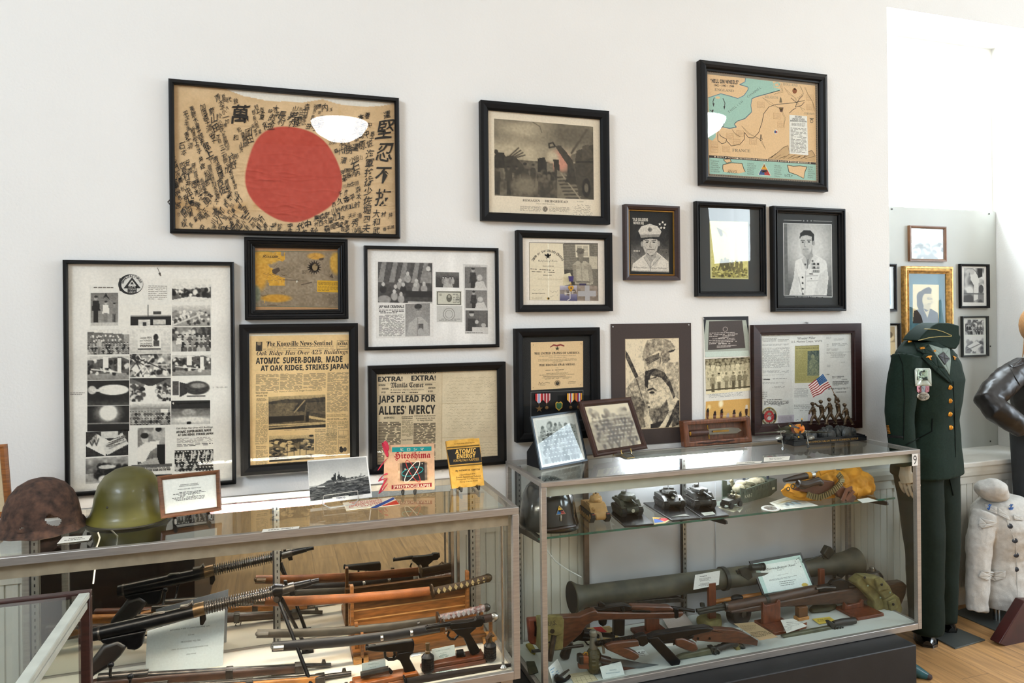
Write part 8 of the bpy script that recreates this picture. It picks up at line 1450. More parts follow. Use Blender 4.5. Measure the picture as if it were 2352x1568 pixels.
# sheath knife
T_=Trace('sheath_knife','curved hunting knife with its brown leather sheath, behind the card holder','knife',onfl(FL,r18,1300,1230).y+.02,r18,(1300,1235))
T_.poly('sheath',[(720,1140),(860,1130),(1230,1170),(1660,1150),(1640,1190),(1420,1235),(1240,1228),(1000,1215),(725,1195)],.014,M('brown_sheath_leather','5a2f1c',.45,var=.3),.004); T_.poly('blade',[(1085,1085),(1250,1100),(1450,1140),(1655,1160),(1560,1190),(1400,1195),(1200,1170),(1085,1130)],.004,bladm,0,-.012); T_.tube('grip',[(960,1080),(1010,1095),(1080,1108)],[.015,.0135,.013],M('dark_grip_leather','2c1d17',.4),12,-.012)
T_.poly('keeper_strap',[(765,1040),(830,1045),(830,1130),(765,1130)],.03,lea,.004); T_.tube('keeper_ring',[(785,1040),(800,1015),(825,1020),(828,1045)],.003,M('brass_fitting'),8,-.016); T_.poly('loop_block',[(720,1040),(775,1030),(775,1140),(720,1140)],.03,M('black_leather','17120f',.4),.006)
# card holder
def cardholder(label,px,Y,text,crop,ink):
 t=thing('card_holder',label,'card holder',(onY(*px[3],Y)+onY(*px[2],Y))/2); c=[onY(x,y,Y+(.022 if i<2 else 0)) for i,(x,y) in enumerate(px)]; a=Art(*c,px); a.sheet('e3e6e4'); a.crop(*crop); text(a); a.build('card',t,th=.0008)
 n=(c[3]-c[0]).cross(c[1]-c[0]).normalized(); g=glassmat('clear_acrylic_sheet',(.93,.95,.95),1.0); slab([q+n*.003 for q in c],n,.002).build('acrylic_front',g,t,smooth=0); b=B(); d=V((0,.035,0)); b.prism([c[3],c[2],c[2]+d,c[3]+d],(0,0,.002)); b.build('acrylic_foot',g,t,smooth=0)
def d3(a): a.text('PINEAPPLE',1075,1224,1150,10,'4a7f96',-6,.01); a.text('FRAGMENTATION GRENADE',1035,1262,1190,12,'4a7f96',-18,.01)
cardholder('clear acrylic card holder naming the grenade, at the front edge',r18((968,1180),(1205,1120),(1250,1270),(1005,1320)),onfl(FL,r18,1100,1300).y,d3,(1180,1290,480/2352),0)
def paper(label,pts,k,crop,col,draw,Z=FL,lift=(0,0,0,0),name='paper_card',cat='card'):
 px=k(*pts); c=[onZ(x,y,Z+.001) for x,y in px]
 for i in range(4):
  if lift[i]: c[i]=onZ(*px[i],Z+.001+lift[i])
 a=Art(*c,px); a.sheet(col); a.crop(*crop); draw(a); return tag(a.build(name,th=.0007),label,cat)
CR=(1180,1290,480/2352); CS=(1600,1230,520/2352); CE=(540,1240,340/1625); C8=(800,1240,420/2008); CM=(0,1250,560/2352)
paper('white card with blue writing propped in the front left corner',[(388,1192),(492,1090),(556,1222),(440,1362)],r18,CR,'dfe6e6',lambda a:[a.line([(410+12*i,1215+25*i),(470+14*i,1170+22*i)],6,'4a8fc0') for i in range(4)],lift=(.06,.06,0,0))
paper('aged ruled paper slip on the floor beside the card holder',[(615,1262),(850,1228),(955,1330),(690,1385)],r18,CR,'c9c0a0',lambda a:[a.line([(700+50*i,1300-8*i),(735+52*i,1370-10*i)],3,'6a6450') for i in range(5)]+[a.line([(660,1290),(890,1255)],3,'8a8268'),a.line([(690,1340),(930,1300)],3,'8a8268')])
paper('white typed card lying under the carbine muzzle',[(1670,630),(1905,560),(2015,700),(1745,755)],r18,CR,'bdb3ad',lambda a:[a.greek(1730,615,1900,665,4,'4a4644',-36,.5,.08),a.greek(1775,680,1905,720,2,'4a4644',-30,.6,.12)],lift=(.02,.02,0,0))
paper('small white card under the submachine gun fore-grip',[(1375,1000),(1455,982),(1525,1045),(1400,1070)],r18,CR,'dfe4e2',lambda a:[a.greek(1395,1005,1470,1042,2,'3a3a3a',-10,.5,.2),a.greek(1400,1046,1500,1060,1,'3a3a3a',-12,.5,.1)])
paper('brown paper tag lying across the submachine gun butt',[(385,912),(590,895),(845,1050),(655,1085)],r16,CS,'a48e6c',lambda a:[a.greek(450,930,620,990,6,'6a5840',-8,.4,.12),a.greek(560,1000,790,1060,4,'5a4a34',-25,.45,.1)],Z=FL+.055,name='paper_tag',cat='tag')
paper('yellow paper booklet on the floor beside the right stand',[(1200,862),(1380,840),(1450,885),(1275,918)],r16,CS,'c9b14a',lambda a:a.greek(1260,865,1400,895,3,'7a6a28',-14,.5,.1),Z=FL+.003,name='booklet',cat='booklet'); paper('white folded paper over a small brown book between the stands',[(872,875),(1000,858),(1150,935),(935,1010)],r16,CS,'dcdcd4',lambda a:[a.greek(890,915,990,985,6,'9a9a92',-12,.4,.12),a.greek(930,880,1080,920,3,'9a9a92',-8,.3,.1)],Z=FL+.022,name='folded_paper',cat='paper'); lying('small brown leather book under the folded white paper','small_book',[(940,1005),(1148,935),(1140,965),(945,1020)],r16,.018,lea,'book')
t=thing('wooden_block','small orange wooden block stamped on a base between the stands','block',onfl(FL,r16,1090,880)); q=[onfl(FL,r16,*p) for p in((1005,860),(1120,835),(1172,868),(1060,895))]; b=B(); b.prism([V((p.x,p.y,FL)) for p in ccw(q)][::-1],(0,0,.014)); b.build('block_base',lto,t,bevel=.002); c=sum(q,V((0,0,0)))/4; B().box(c.x-.024,c.x+.024,c.y-.014,c.y+.014,FL+.014,FL+.058).build('block_top',M('dark_oak_block','5e3c20',.5,var=.3,scale=12),t,bevel=.002)
# pouch marked U.S. and neighbours at the left end
T_=Trace('canvas_pouch','olive canvas pouch with a flap marked U.S. at the left end','pouch',-.36,r18,(460,960))
T_.poly('pouch_body',[(270,620),(545,612),(530,960),(300,980),(262,960)],.05,odm,.006); T_.poly('flap',[(300,612),(548,608),(545,805),(470,830),(310,790)],.008,odm,.003,-.03); p=T_.pt(433,778,-.035); B().lathe([(.0005,0),(.0045,.0005),(.0085,.001),(.0085,.003),(.0005,.003)],p,(0,-1,0),n=18).build('snap',M('dark_snap','1e1e1c',.4,.6),T_.t)
o0,o1=T_.pt(385,722,-.0352),T_.pt(485,722,-.0352); B().text('U.S.',o0,(1,0,0),(0,0,1),w=o1.x-o0.x).build('stencil',M('black_stencil','23221a',.8),T_.t)
lying('dark folded cloth cap at the back left of the right case','folded_beret',[(130,560),(200,480),(290,540),(420,545),(480,570),(470,600),(330,610),(150,610)],r18,.03,M('dark_green_cloth','1d2422',.85,var=.3),'cap',.012,Z=FL+.06)
T_=Trace('leather_holster','reddish leather pistol holster at the left end behind the canvas pouch','holster',-.33,r18,(200,920)); T_.poly('body',[(150,632),(300,622),(305,800),(260,930),(170,905),(160,760)],.03,M('red_leather','6b3626',.5,var=.25),.006); T_.tube('slot_strap',[(235,670),(245,740),(240,830)],.008,gunm,8,-.016,flat=.4)
T_=Trace('pistol_barrel','grey pistol standing muzzle down against the canvas pouch','pistol',-.385,r18,(420,1150)); T_.tube('slide',[(455,820),(430,950),(405,1110)],[.011,.012,.011],guns,8); T_.tube('trigger_loop',[(385,910),(400,900),(412,920),(405,960)],.003,gunm,6)
T_=Trace('pocket_knife','open dark folding knife lying at the front left','knife',onfl(FL,r18,520,1350).y,r18,(520,1355)); T_.poly('blade',[(500,1280),(620,1205),(630,1215),(560,1280),(520,1300)],.004,bladm,0); T_.poly('handle',[(460,1300),(490,1265),(540,1290),(580,1320),(640,1270),(615,1310),(560,1350),(520,1372),(465,1350)],.02,gunm,.006)
lying('brown square leather patch on the floor by the left glass','leather_patch',[(140,1130),(235,1128),(280,1250),(170,1280)],r18,.006,odd,'patch'); lying('yellow rag in the left corner of the right case','rag',[(130,950),(200,930),(250,1010),(240,1060),(190,1030)],r18,.012,M('mustard_cloth','8b7a2a',.85),'cloth',.005)
T_=Trace('cleaning_rod','blue-grey steel rod lying behind the revolver','rod',-.28,r18); T_.tube('rod',[(200,1005),(500,975),(780,938)],.0065,guns)
# ---------- left case ----------
FZ=LD+.0004
# light machine gun with finned barrel on a bipod
T_=Trace('machine_gun','light machine gun with a finned barrel on a two-legged rest in the left case','machine gun',-.42,m0,(1300,800))
T_.tube('receiver',[(900,868),(960,855),(1400,755),(1890,640)],[.020,.0205,.0205,.0205],gunm,16); T_.tube('front_collar',[(1870,640),(1975,612)],[.022,.021],M('bronzed_collar','5c4a34',.35,.8),16); T_.tube('rear_ring',[(955,858),(975,853)],.022,guns,16)
T_.poly('lower_receiver',[(960,900),(1420,810),(1400,850),(1380,960),(1330,1000),(1240,1000),(1220,960),(1150,960),(1000,940)],.03,gunm,.006); T_.poly('butt',[(1240,960),(1180,1050),(1080,1150),(930,1240),(860,1300),(780,1330),(830,1180),(900,1090),(1010,950),(1150,900)],.04,M('black_painted_wood','1d1a18',.4,var=.3),.012); T_.tube('trigger_guard',[(1230,990),(1300,1005),(1360,960),(1385,850)],.005,guns,8,-.004); T_.tube('trigger',[(1270,905),(1290,950),(1275,975)],.004,guns,6)
T_.poly('rear_sight',[(1740,625),(1735,590),(1810,580),(1855,540),(1885,600),(1860,615),(1780,620)],.02,guns,.003); T_.poly('top_rail',[(1450,680),(1480,660),(1590,645),(1600,665),(1470,695)],.016,guns,.003); T_.poly('sling_lug',[(1925,690),(1985,675),(1990,720),(1960,775),(1930,772)],.012,gunm,.003)
fe=T_.k((1975,612))[0]; T2=lambda *p: e5(*p)
a=onY(*fe,T_.Y); c=onY(*e5((415,570))[0],T_.Y); L=(c-a).length; prof=[]; N=27
for i in range(N): z=L*i/N; prof+=[(.0125,z),(.0125,z+L/N*.5),(.021,z+L/N*.62),(.021,z+L/N*.82)]
prof.append((.0125,L)); B().lathe(prof,a,c-a,n=22).build('finned_barrel',guns,T_.t,smooth=20)
T_.k=e5; T_.tube('gas_block',[(410,570),(450,545),(520,540)],[.018,.022,.017],gunm,14); T_.tube('barrel_sleeve',[(520,545),(650,508)],[.0155,.0155],guns,14); T_.tube('muzzle_barrel',[(650,510),(830,464),(835,462),(922,443)],[.013,.011,.0085,.0085],gunm,14); T_.poly('front_sight',[(535,470),(530,440),(570,438),(582,500),(560,515)],.012,gunm,.003); T_.poly('pivot_block',[(425,520),(500,500),(520,600),(495,660),(450,690),(430,640)],.03,gunm,.006); T_.poly('lower_lug',[(590,560),(650,545),(662,600),(610,608)],.018,gunm,.003)
b=B(); b.tube([T_.pt(482,670,-.0),onY(*e5((690,1200))[0],-.50),onY(*e5((870,1680))[0],-.575)],[.006,.006,.007],8); b.build('bipod_leg',gunm,T_.t); b=B(); f=onZ(*e5((795,1215))[0],FZ+.004); b.tube([T_.pt(510,640,.0),f],[.006,.0065],8).box(f.x-.02,f.x+.02,f.y-.012,f.y+.012,FZ,FZ+.008); b.build('bipod_leg',gunm,T_.t); p=T_.pt(452,655,-.022); B().lathe([(.0005,0),(.009,.001),(.009,.012)],p,(0,1,0),n=14).build('pivot_bolt',guns,T_.t)
# sign
SQ=m0((1420,835),(2170,622),(2150,1190),(1400,1280)); SYq=onZ(*SQ[3],FZ).y
t=thing('sign_holder','clear upright holder with the typed machine gun sign, behind the bottom rifles','sign',onZ(*SQ[3],FZ)); c=[onY(x,y,SYq) for x,y in SQ]; a=Art(*c,SQ); a.sheet('eceded'); a.crop(*CM)
for s,x0,y,x1 in(('JAPANESE TYPE 11 LIGHT MACHINE GUN',1596,848,1990),('6.5 mm',1765,890,1823),('PRODUCED 1922-1945',1696,960,1888),('USED IN SECOND SINO-JAPANESE WAR',1607,1034,1973),('AND WWII',1745,1075,1840)): a.text(s,x0,y,x1,13 if len(s)<10 else 15,'4a4c4e',-(x1-x0)*.12,.012)
a.build('sign_sheet',t,th=.001); n_=(c[3]-c[0]).cross(c[1]-c[0]).normalized(); slab([q+n_*.002 for q in c],n_,.0015).build('acrylic_front',glassmat('clear_acrylic_sheet'),t,smooth=0); b=B(); b.prism([c[3],c[2],c[2]+V((0,.05,0)),c[3]+V((0,.05,0))],(0,0,.002)); b.build('acrylic_foot',MATS['clear_acrylic_sheet'],t,smooth=0)
# rifles on the floor
def rifle(label,Y,k,y0,px,wood,metal,fore,x0=None):
 """px: butt point, fore-end tip, muzzle (crop pixels of k); built along that line"""
 A,F,Mz=[onY(*k(p)[0],Y) for p in px]; d=(Mz-F).normalized(); t=thing('bolt_action_rifle',label,'rifle',(F.x,Y,FZ),'rifles lying on the left case floor')
 zz=V((0,0,1)); w=(F-A); Ln=w.length; f=lambda u,v: A+w*u+zz*v
 b=B(); b.prism([f(0,-.055),f(.22,-.03),f(.34,-.018),f(.5,-.02),f(1,-.013),f(1,.010),f(.5,.014),f(.3,.012),f(.24,-.002),f(0,.004)],(0,.03,0)).xf(MX.Translation((0,-.015,0))); b.build('stock',wood,t,bevel=.008,seg=3)
 b=B(); b.tube([f(.30,.014),f(.46,.017)],.0135,12); b.build('receiver',metal,t); b=B(); b.tube([f(.46,.012),F+zz*.004,Mz],[.0105,.008,.0072],12); b.build('barrel',metal,t)
 b=B(); b.prism([F+zz*.012-d*.03,F+zz*.012,F-zz*.014,F-d*.03-zz*.014],(0,.034,0)).xf(MX.Translation((0,-.017,0))); b.build('end_band',metal,t,bevel=.002); b=B(); b.prism([f(.72,.015),f(.745,.015),f(.745,-.018),f(.72,-.018)],(0,.034,0)).xf(MX.Translation((0,-.017,0))); b.build('barrel_band',metal,t,bevel=.002)
 b=B(); b.tube([f(.735,-.018),f(.725,-.032),f(.745,-.036),f(.75,-.018)],.0022,6); b.build('sling_swivel',metal,t)
 q=Mz-d*.022; b=B(); b.prism([q+zz*.006-d*.008,q+zz*.02-d*.005,q+zz*.02+d*.004,q+zz*.006+d*.008],(0,.006,0)).xf(MX.Translation((0,-.003,0))); b.build('front_sight',metal,t,smooth=0); b=B(); b.tube([f(.34,.014),f(.345,.014)+V((0,-.03,.02)),f(.35,.014)+V((0,-.04,.05))],[.004,.004,.0045],8).ell(f(.35,.014)+V((0,-.04,.055)),(.009,.009,.009),n=12,k=8); b.build('bolt_handle',gunm,t); b=B(); b.tube([f(.33,-.018),f(.345,-.05),f(.40,-.048),f(.42,-.018)],.0035,6); b.build('trigger_guard',metal,t)
rifle('dark brown bolt rifle lying on the floor behind the orange-stocked one',-.462,e5,0,((-2600,1650),(760,1392),(1050,1370)),wdk,guns,0); rifle('orange-stocked bolt rifle lying nearest the front glass',-.545,e5,0,((-2400,1790),(985,1512),(1275,1460)),wor,guns,0)
rifle('reddish rifle lying along the floor right behind the front rail, mostly below the frame',-.625,e5,0,((-2300,1975),(1050,1660),(1300,1618)),wrd,guns,0)
# sword rack
T_=Trace('sword_rack','stepped oak rack holding the swords in the left case','rack',-.34,e8,(600,900))
xl,xr=onY(*e5((1275,700))[0],-.31).x,onY(*e8((1290,650))[0],-.31).x
def rk(x0,x1,y0,y1,z0,z1,nm,m): B().box(x0,x1,y0,y1,z0,z1).build(nm,m,T_.t,bevel=.002)
rk(xl-.01,xr+.01,-.318,-.298,FZ,FZ+.145,'back_board',oakm); rk(xl-.01,xr+.02,-.385,-.318,FZ,FZ+.075,'middle_step',oakm); rk(xl-.01,xr+.035,-.46,-.385,FZ,FZ+.03,'front_step',oakm)
for y in(.115,.082): B().box(xl-.005,xr+.005,-.3195,-.3183,FZ+y,FZ+y+.004).build('groove_line',M('pale_groove','b98a52',.5),T_.t,smooth=0)
for X in(xl,xr): rk(X-.006,X+.006,-.345,-.322,FZ,FZ+.215,'upright',oakm)
for X in(xl+.006,xr+.03): rk(X-.006,X+.006,-.425,-.405,FZ,FZ+.115,'upright',oakm)
for X in(xl+.02,xr+.05): rk(X-.005,X+.005,-.475,-.458,FZ,FZ+.10,'upright',oakm); rk(X-.03,X+.02,-.475,-.42,FZ,FZ+.02,'foot_block',lto)
def sword(label,Y,scab,guard,grip,sm,gm_,r,metal,wrap=None,rings=()):
 T_=Trace('sword',label,'sword',Y,K(0,0,1)); sc=T_.tube('scabbard',scab,[r*.95]+[r]*(len(scab)-1),sm,14,flat=.6)
 p=T_.pt(*guard); q=T_.pt(*grip[1]); ax=(q-p).normalized(); B().lathe([(.001,-.003),(r*1.9,-.0025),(r*1.9,.0025),(.001,.003)],p,ax,n=24,sy=.75).build('guard',metal,T_.t); g=T_.tube('grip',grip,[r*.82]*(len(grip)-1)+[r*.9],gm_,14,flat=.75); e=T_.pt(*grip[-1]); B().ell(e,(r*1.1,r*.75,r*1.0),n=14,k=8).build('pommel',metal,T_.t)
 if wrap:
  a,c=T_.pt(*grip[0]),T_.pt(*grip[-1])
  for i in range(9): u=(i+.7)/9.5; P=a.lerp(c,u)+V((0,-r*.63,0)); d=(c-a).normalized(); nn=V((-d.z,0,d.x)); B().prism([P-d*.007,P+nn*-.011,P+d*.007,P+nn*.011],(0,.002,0)).build('grip_diamond',wrap,g,smooth=0)
 for x,y in rings: P=T_.pt(x,y); b=B(); b.lathe([(r*1.05,-.005),(r*1.12,-.004),(r*1.12,.004),(r*1.05,.005)],P,ax,n=18,sy=.66); b.build('scabbard_band',metal,T_.t)
 tip=T_.pt(*scab[0]); d=(T_.pt(*scab[1])-tip).normalized(); B().lathe([(.0005,-.006),(r*.6,-.003),(r*1.03,.004),(r*1.03,.035)],tip,d,n=14,sy=.64).build('chape',metal if metal is not guns else sm,T_.t)
 return T_
sword('sword in a tan leather scabbard with a diamond-wrapped grip, top of the rack',-.345,[(583,1381),(680,1380),(800,1374),(900,1366),(986,1357)],(993,1357),[(997,1357),(1060,1344),(1120,1327)],M('tan_scabbard_leather','8a4e24',.5,var=.3,scale=14,bump=.3),M('brown_wrapped_grip','3a2a1a',.7,var=.3,scale=60),.0165,M('dark_bronze_fitting','4a3a28',.4,.7),M('ivory_ray_skin','a89468',.6))
sword('sword in a plain grey steel scabbard with a silver-and-red grip, middle of the rack',-.42,[(590,1455),(700,1453),(808,1447),(900,1438),(1000,1424)],(1006,1419),[(1010,1418),(1060,1408),(1117,1395)],M('dull_grey_scabbard','4a453c',.5,.4,var=.2),M('reddish_silver_grip','6a4440',.45,.3,var=.5,scale=90,col2='a89a98'),.0145,guns,M('silver_ray_skin','9c9898',.5),[(960,1430)])
sword('sword in a black scabbard with silver fittings, lowest on the rack',-.492,[(625,1485),(700,1480),(800,1472),(900,1459),(1010,1440)],(1020,1438),[(1024,1437),(1080,1426),(1134,1417)],M('black_scabbard','17181b',.45,var=.2,scale=60),M('dark_brown_grip','2c1a14',.4),.0165,M('polished_steel'),None,[(876,1462),(944,1450)])
# pistols on bases
def pbase(label,px,mat):
 c=[onZ(x,y,FZ+.026) for x,y in px]; t=thing('pistol_stand',label,'stand',sum(c,V((0,0,0)))/4-V((0,0,.026))); b=B(); q=ccw(c); ce=sum(q,V((0,0,0)))/4; b.prism([V((p.x,p.y,FZ)) for p in q][::-1],(0,0,.013)); b.prism([V((ce.x+(p.x-ce.x)*.93,ce.y+(p.y-ce.y)*.9,FZ+.013)) for p in q][::-1],(0,0,.013)); b.build('moulded_base',mat,t,bevel=.003); return t
pb1=pbase('orange wooden base under the front pistol',e8((10,1500),(740,1375),(800,1450),(60,1600)),M('orange_base_wood','8a4a1c',.35,var=.3,scale=10,stretch=(3,12,12),coat=.3)); pb2=pbase('dark reddish wooden base under the rear pistol',e8((785,1310),(1480,1175),(1512,1270),(830,1390)),M('reddish_base_wood','5c2a12',.35,var=.3,scale=10,stretch=(3,12,12),coat=.3))
T_=Trace('pistol','black short-barrelled service pistol standing on the orange wooden base','pistol',onZ(*e8((650,1430))[0],FZ+.026).y,e8,(660,1440))
T_.tube('barrel',[(185,1188),(300,1168)],[.0075,.009],gunm,12); T_.poly('slide',[(215,1155),(400,1128),(610,1098),(712,1086),(722,1130),(715,1205),(690,1215),(400,1215),(300,1212),(205,1200)],.022,gunm,.004); T_.poly('grip_frame',[(540,1230),(690,1205),(715,1220),(672,1250),(668,1290),(735,1410),(725,1425),(625,1442),(608,1430),(600,1390),(560,1310),(520,1290)],.024,gunm,.005); T_.tube('trigger_guard',[(400,1215),(405,1280),(440,1310),(500,1308),(545,1290)],.0045,gunm,8); T_.tube('trigger',[(505,1225),(510,1260),(495,1290)],.004,gunm,6); T_.tube('front_sight',[(195,1160),(205,1145),(215,1155)],.003,gunm,6)
T_=Trace('pistol','black long-barrelled service pistol standing on the dark reddish base','pistol',onZ(*e8((1380,1250))[0],FZ+.026).y,e8,(1350,1250))
T_.tube('barrel',[(850,965),(870,960),(1120,918)],[.0075,.0065,.0085],gunm,12); T_.poly('receiver',[(1115,905),(1300,885),(1390,868),(1395,850),(1470,845),(1480,900),(1460,935),(1330,960),(1140,985),(1110,960)],.022,gunm,.004); T_.poly('grip_frame',[(1130,965),(1340,940),(1400,950),(1330,1010),(1440,1195),(1430,1215),(1350,1250),(1335,1235),(1260,1060),(1180,1020)],.026,gunm,.006); T_.tube('trigger_guard',[(1110,1000),(1090,1050),(1120,1085),(1165,1090),(1210,1040)],.004,gunm,8); T_.tube('front_sight',[(855,955),(870,930),(885,950)],.003,gunm,6); T_.tube('cocking_knob',[(1465,880),(1490,875)],.011,gunm,12)
T_=Trace('pistol_magazine','worn steel pistol magazine lying on the orange base','magazine',onZ(*e8((290,1490))[0],FZ+.03).y,e8,(290,1490)); T_.tube('magazine_body',[(135,1480),(440,1415)],.0105,guns,8); T_.tube('magazine_foot',[(440,1415),(475,1455)],.006,gunm,8)
T_=Trace('pistol_magazine','dark steel magazine tube lying on the reddish base','magazine',onZ(*e8((1230,1265))[0],FZ+.03).y,e8,(1230,1265)); T_.tube('magazine_body',[(1185,1245),(1260,1235)],.0115,gunm,12); T_.tube('magazine_button',[(1240,1260),(1280,1250)],.0085,guns,12)
def d4(a): a.text('JAPANESE TYPE 94',222,1372,338,12,'3f6a50',-16,.01); a.text('8mm PISTOL',242,1402,316,10,'3f6a50',-10,.01); a.greek(220,1425,340,1440,1,'4a6a58',-14,.4,.1)
def d5(a): a.text('JAPANESE TYPE 14 "NAMBU"',960,1228,1120,12,'3f6a50',-30,.01); a.text('8mm PISTOL',1010,1250,1080,9,'3f6a50',-12,.01); a.greek(990,1262,1110,1300,3,'5a7a68',-20,.4,.1,left=False)
sheetpx(e8((148,1355),(408,1310),(414,1430),(150,1490)),onZ(*e8((280,1480))[0],FZ+.03).y+.004,'white typed card standing on the orange pistol base','d9ddd2',d4,crop=C8); sheetpx(e8((915,1200),(1165,1150),(1178,1268),(935,1325)),onZ(*e8((1050,1310))[0],FZ+.03).y,'white typed card standing on the reddish pistol base','d9ddd2',d5,crop=C8)
def gren(label,x,ytop,ybot,w,k):
 p=onZ(*k((x,ybot))[0],FZ); s=kpx(p)*420/2008; r=w*s/2; h=(ybot-ytop)*s*1.02; t=thing('serrated_grenade',label,'grenade',p); p=V((p.x,p.y+r,FZ)); b=B(); n=32; prof=[(.35,0),(.7,.06),(.98,.16)]
 for i in range(5): z0=.18+.12*i; prof+=[(1,z0),(1,z0+.085),(.91,z0+.09),(.91,z0+.115)]
 prof+=[(1,.8),(.98,.84),(.7,.93),(.4,1)]
 for rr,zz in prof:
  for i in range(n): g=.93 if (i%3==0 and .18<zz<.8) else 1; a=2*math.pi*i/n; b.v.append(p+V((r*rr*g*math.cos(a),r*rr*g*math.sin(a),h*zz)))
 b.f=[(i*n+q,i*n+(q+1)%n,(i+1)*n+(q+1)%n,(i+1)*n+q) for i in range(len(prof)-1) for q in range(n)]+[tuple(range(n-1,-1,-1))]; b.build('body',M('black_serrated_iron','131315',.4,.4),t,smooth=20); return t,p,h,r
t,p,h,r_=gren('black serrated grenade with a brass fuze, left of the reddish base',888,1275,1492,142,e8); B().lathe([(r_*.42,h*.98),(r_*.42,h*1.1),(r_*.3,h*1.14),(r_*.3,h*1.4),(r_*.36,h*1.41),(r_*.34,h*1.5),(.0005,h*1.5)],p,n=16).build('fuze',M('dull_brass_fuze','5a4830',.4,.7),t)
t,p,h,r_=gren('black serrated grenade with a frayed brown fuze, in the right front corner',1578,1150,1362,140,e8); B().lathe([(r_*.4,h*.98),(r_*.34,h*1.2),(r_*.3,h*1.35),(.0005,h*1.38)],p,n=12).build('fuze',M('dull_brass_fuze','5a4830',.4,.7),t); b=B(); b.tube([p+V((-.012,-.006,h*1.05)),p+V((-.014,-.008,h*1.25)),p+V((0,-.004,h*1.42)),p+V((.012,-.006,h*1.3))],[.004,.006,.007,.004],8); b.build('frayed_cord',M('frayed_brown_cord','4a3320',.95,var=.5,scale=200,bump=1),t)
T_=Trace('blade_scabbard','long dark steel bayonet scabbard lying along the front right floor','scabbard',-.655,e8,(1200,1460)); T_.tube('scabbard',[(640,1560),(900,1520),(1300,1455),(1600,1405),(1785,1372)],[.014,.014,.013,.011,.006],M('dark_brown_steel','2a2320',.45,.5),10,flat=.6); T_.poly('throat',[(600,1500),(620,1490),(640,1560),(615,1575)],.03,gunm,.003)
paper('white paper slip lying behind the front pistol',[(680,1225),(790,1200),(796,1258),(690,1282)],e8,C8,'dde0e0',lambda a:a.greek(690,1235,780,1260,2,'9aa0a0',-16,.4,.2),Z=FZ); paper('white typed slip on the floor beside the left grenade',[(955,1440),(1195,1408),(1205,1445),(980,1480)],e8,C8,'dfe2dc',lambda a:a.greek(1000,1440,1150,1465,2,'5a7a68',-20,.4,.12),Z=FZ)
# ================= foreground case, mannequins, floor things =================
from mathutils.bvhtree import BVHTree
rw=M('dark_red_wood_trim','331713',.4,var=.3,scale=10,stretch=(3,3,14)); pal=M('pale_seal_strip','b9bdb2',.45,var=.08)
fx1,fy1,fz1=-.331,-1.2,1.007; fx0,fy0=-1.7,-2.35; fb=.62
t=thing('table_case','dark red wood and glass table case cut off at the lower left corner','display case',((fx0+fx1)/2,(fy0+fy1)/2,0))
for X in(fx0,fx1-.022):
 for Y in(fy0,fy1-.022): B().box(X,X+.022,Y,Y+.022,fb,fz1-.012).build('corner_post',rw,t,bevel=.002)
for Y in(fy0,fy1-.02): B().box(fx0,fx1,Y,Y+.02,fz1-.012,fz1).build('top_rail',rw,t,bevel=.002)
for X in(fx0,fx1-.02): B().box(X,X+.02,fy0+.02,fy1-.022,fz1-.012,fz1).build('side_rail',pal,t,bevel=.002); B().box(X+.004,X+.016,fy0+.022,fy1-.022,fz1-.034,fz1-.02).build('side_seal',pal,t,bevel=.002)
B().box(fx0+.02,fx1-.02,fy0+.02,fy1-.02,fz1-.008,fz1-.003).build('glass_top',cglass,t,smooth=0); B().box(fx0+.02,fx1-.022,fy1-.014,fy1-.009,fb,fz1-.012).build('glass_back',cglass,t,smooth=0); B().box(fx1-.014,fx1-.009,fy0+.022,fy1-.022,fb,fz1-.012).build('glass_side',cglass,t,smooth=0)
B().box(fx0,fx1,fy0,fy1,.0,fb).build('cabinet_base',M('dark_brown_cabinet','241713',.5,var=.3,scale=5,stretch=(2,2,10)),t,bevel=.003)
# --- clothes helpers
def hull(b): return BVHTree.FromPolygons([tuple(v) for v in b.v],b.f)
def hit(bv,x,y,lift=0):
 d=ray(x,y).normalized(); l,n,_,_=bv.ray_cast(CAM,d)
 return (l-d*lift) if l is not None else None
def drape(name,bv,pts,mat,par,lift=.004,th=.003,n=5):
 cx=sum(p[0] for p in pts)/len(pts); cy=sum(p[1] for p in pts)/len(pts); b=B(); m=len(pts)
 for i in range(m):
  A,Bq=pts[i],pts[(i+1)%m]; idx={}
  for r in range(n+1):
   for c in range(r+1):
    u=r/n; w=(c/r if r else 0); x=cx+(A[0]+(Bq[0]-A[0])*w-cx)*u; y=cy+(A[1]+(Bq[1]-A[1])*w-cy)*u
    h=hit(bv,x,y,lift)
    if h is None: return None
    idx[r,c]=len(b.v); b.v.append(h)
  for r in range(n):
   for c in range(r+1):
    b.f.append((idx[r,c],idx[r+1,c+1],idx[r+1,c]))
    if c<r: b.f.append((idx[r,c],idx[r,c+1],idx[r+1,c+1]))
 return b.build(name,mat,par,smooth=60,solid=th)
def seam(name,bv,pts,r,mat,par,lift=.001):
 q=[]
 for (x0,y0),(x1,y1) in zip(pts,pts[1:]): q+=[hit(bv,x0+(x1-x0)*i/6,y0+(y1-y0)*i/6,lift) for i in range(6)]
 q=[p for p in q+[hit(bv,*pts[-1],lift)] if p]
 if len(q)>1: B().tube(q,r,6).build(name,mat,par)
def button(name,bv,x,y,r,mat,par):
 p=hit(bv,x,y,0)
 if p: d=(CAM-p).normalized(); B().lathe([(r*.8,-.001),(r,.002),(r*.8,.0045),(.0005,.0055)],p,d,n=16).build(name,mat,par)
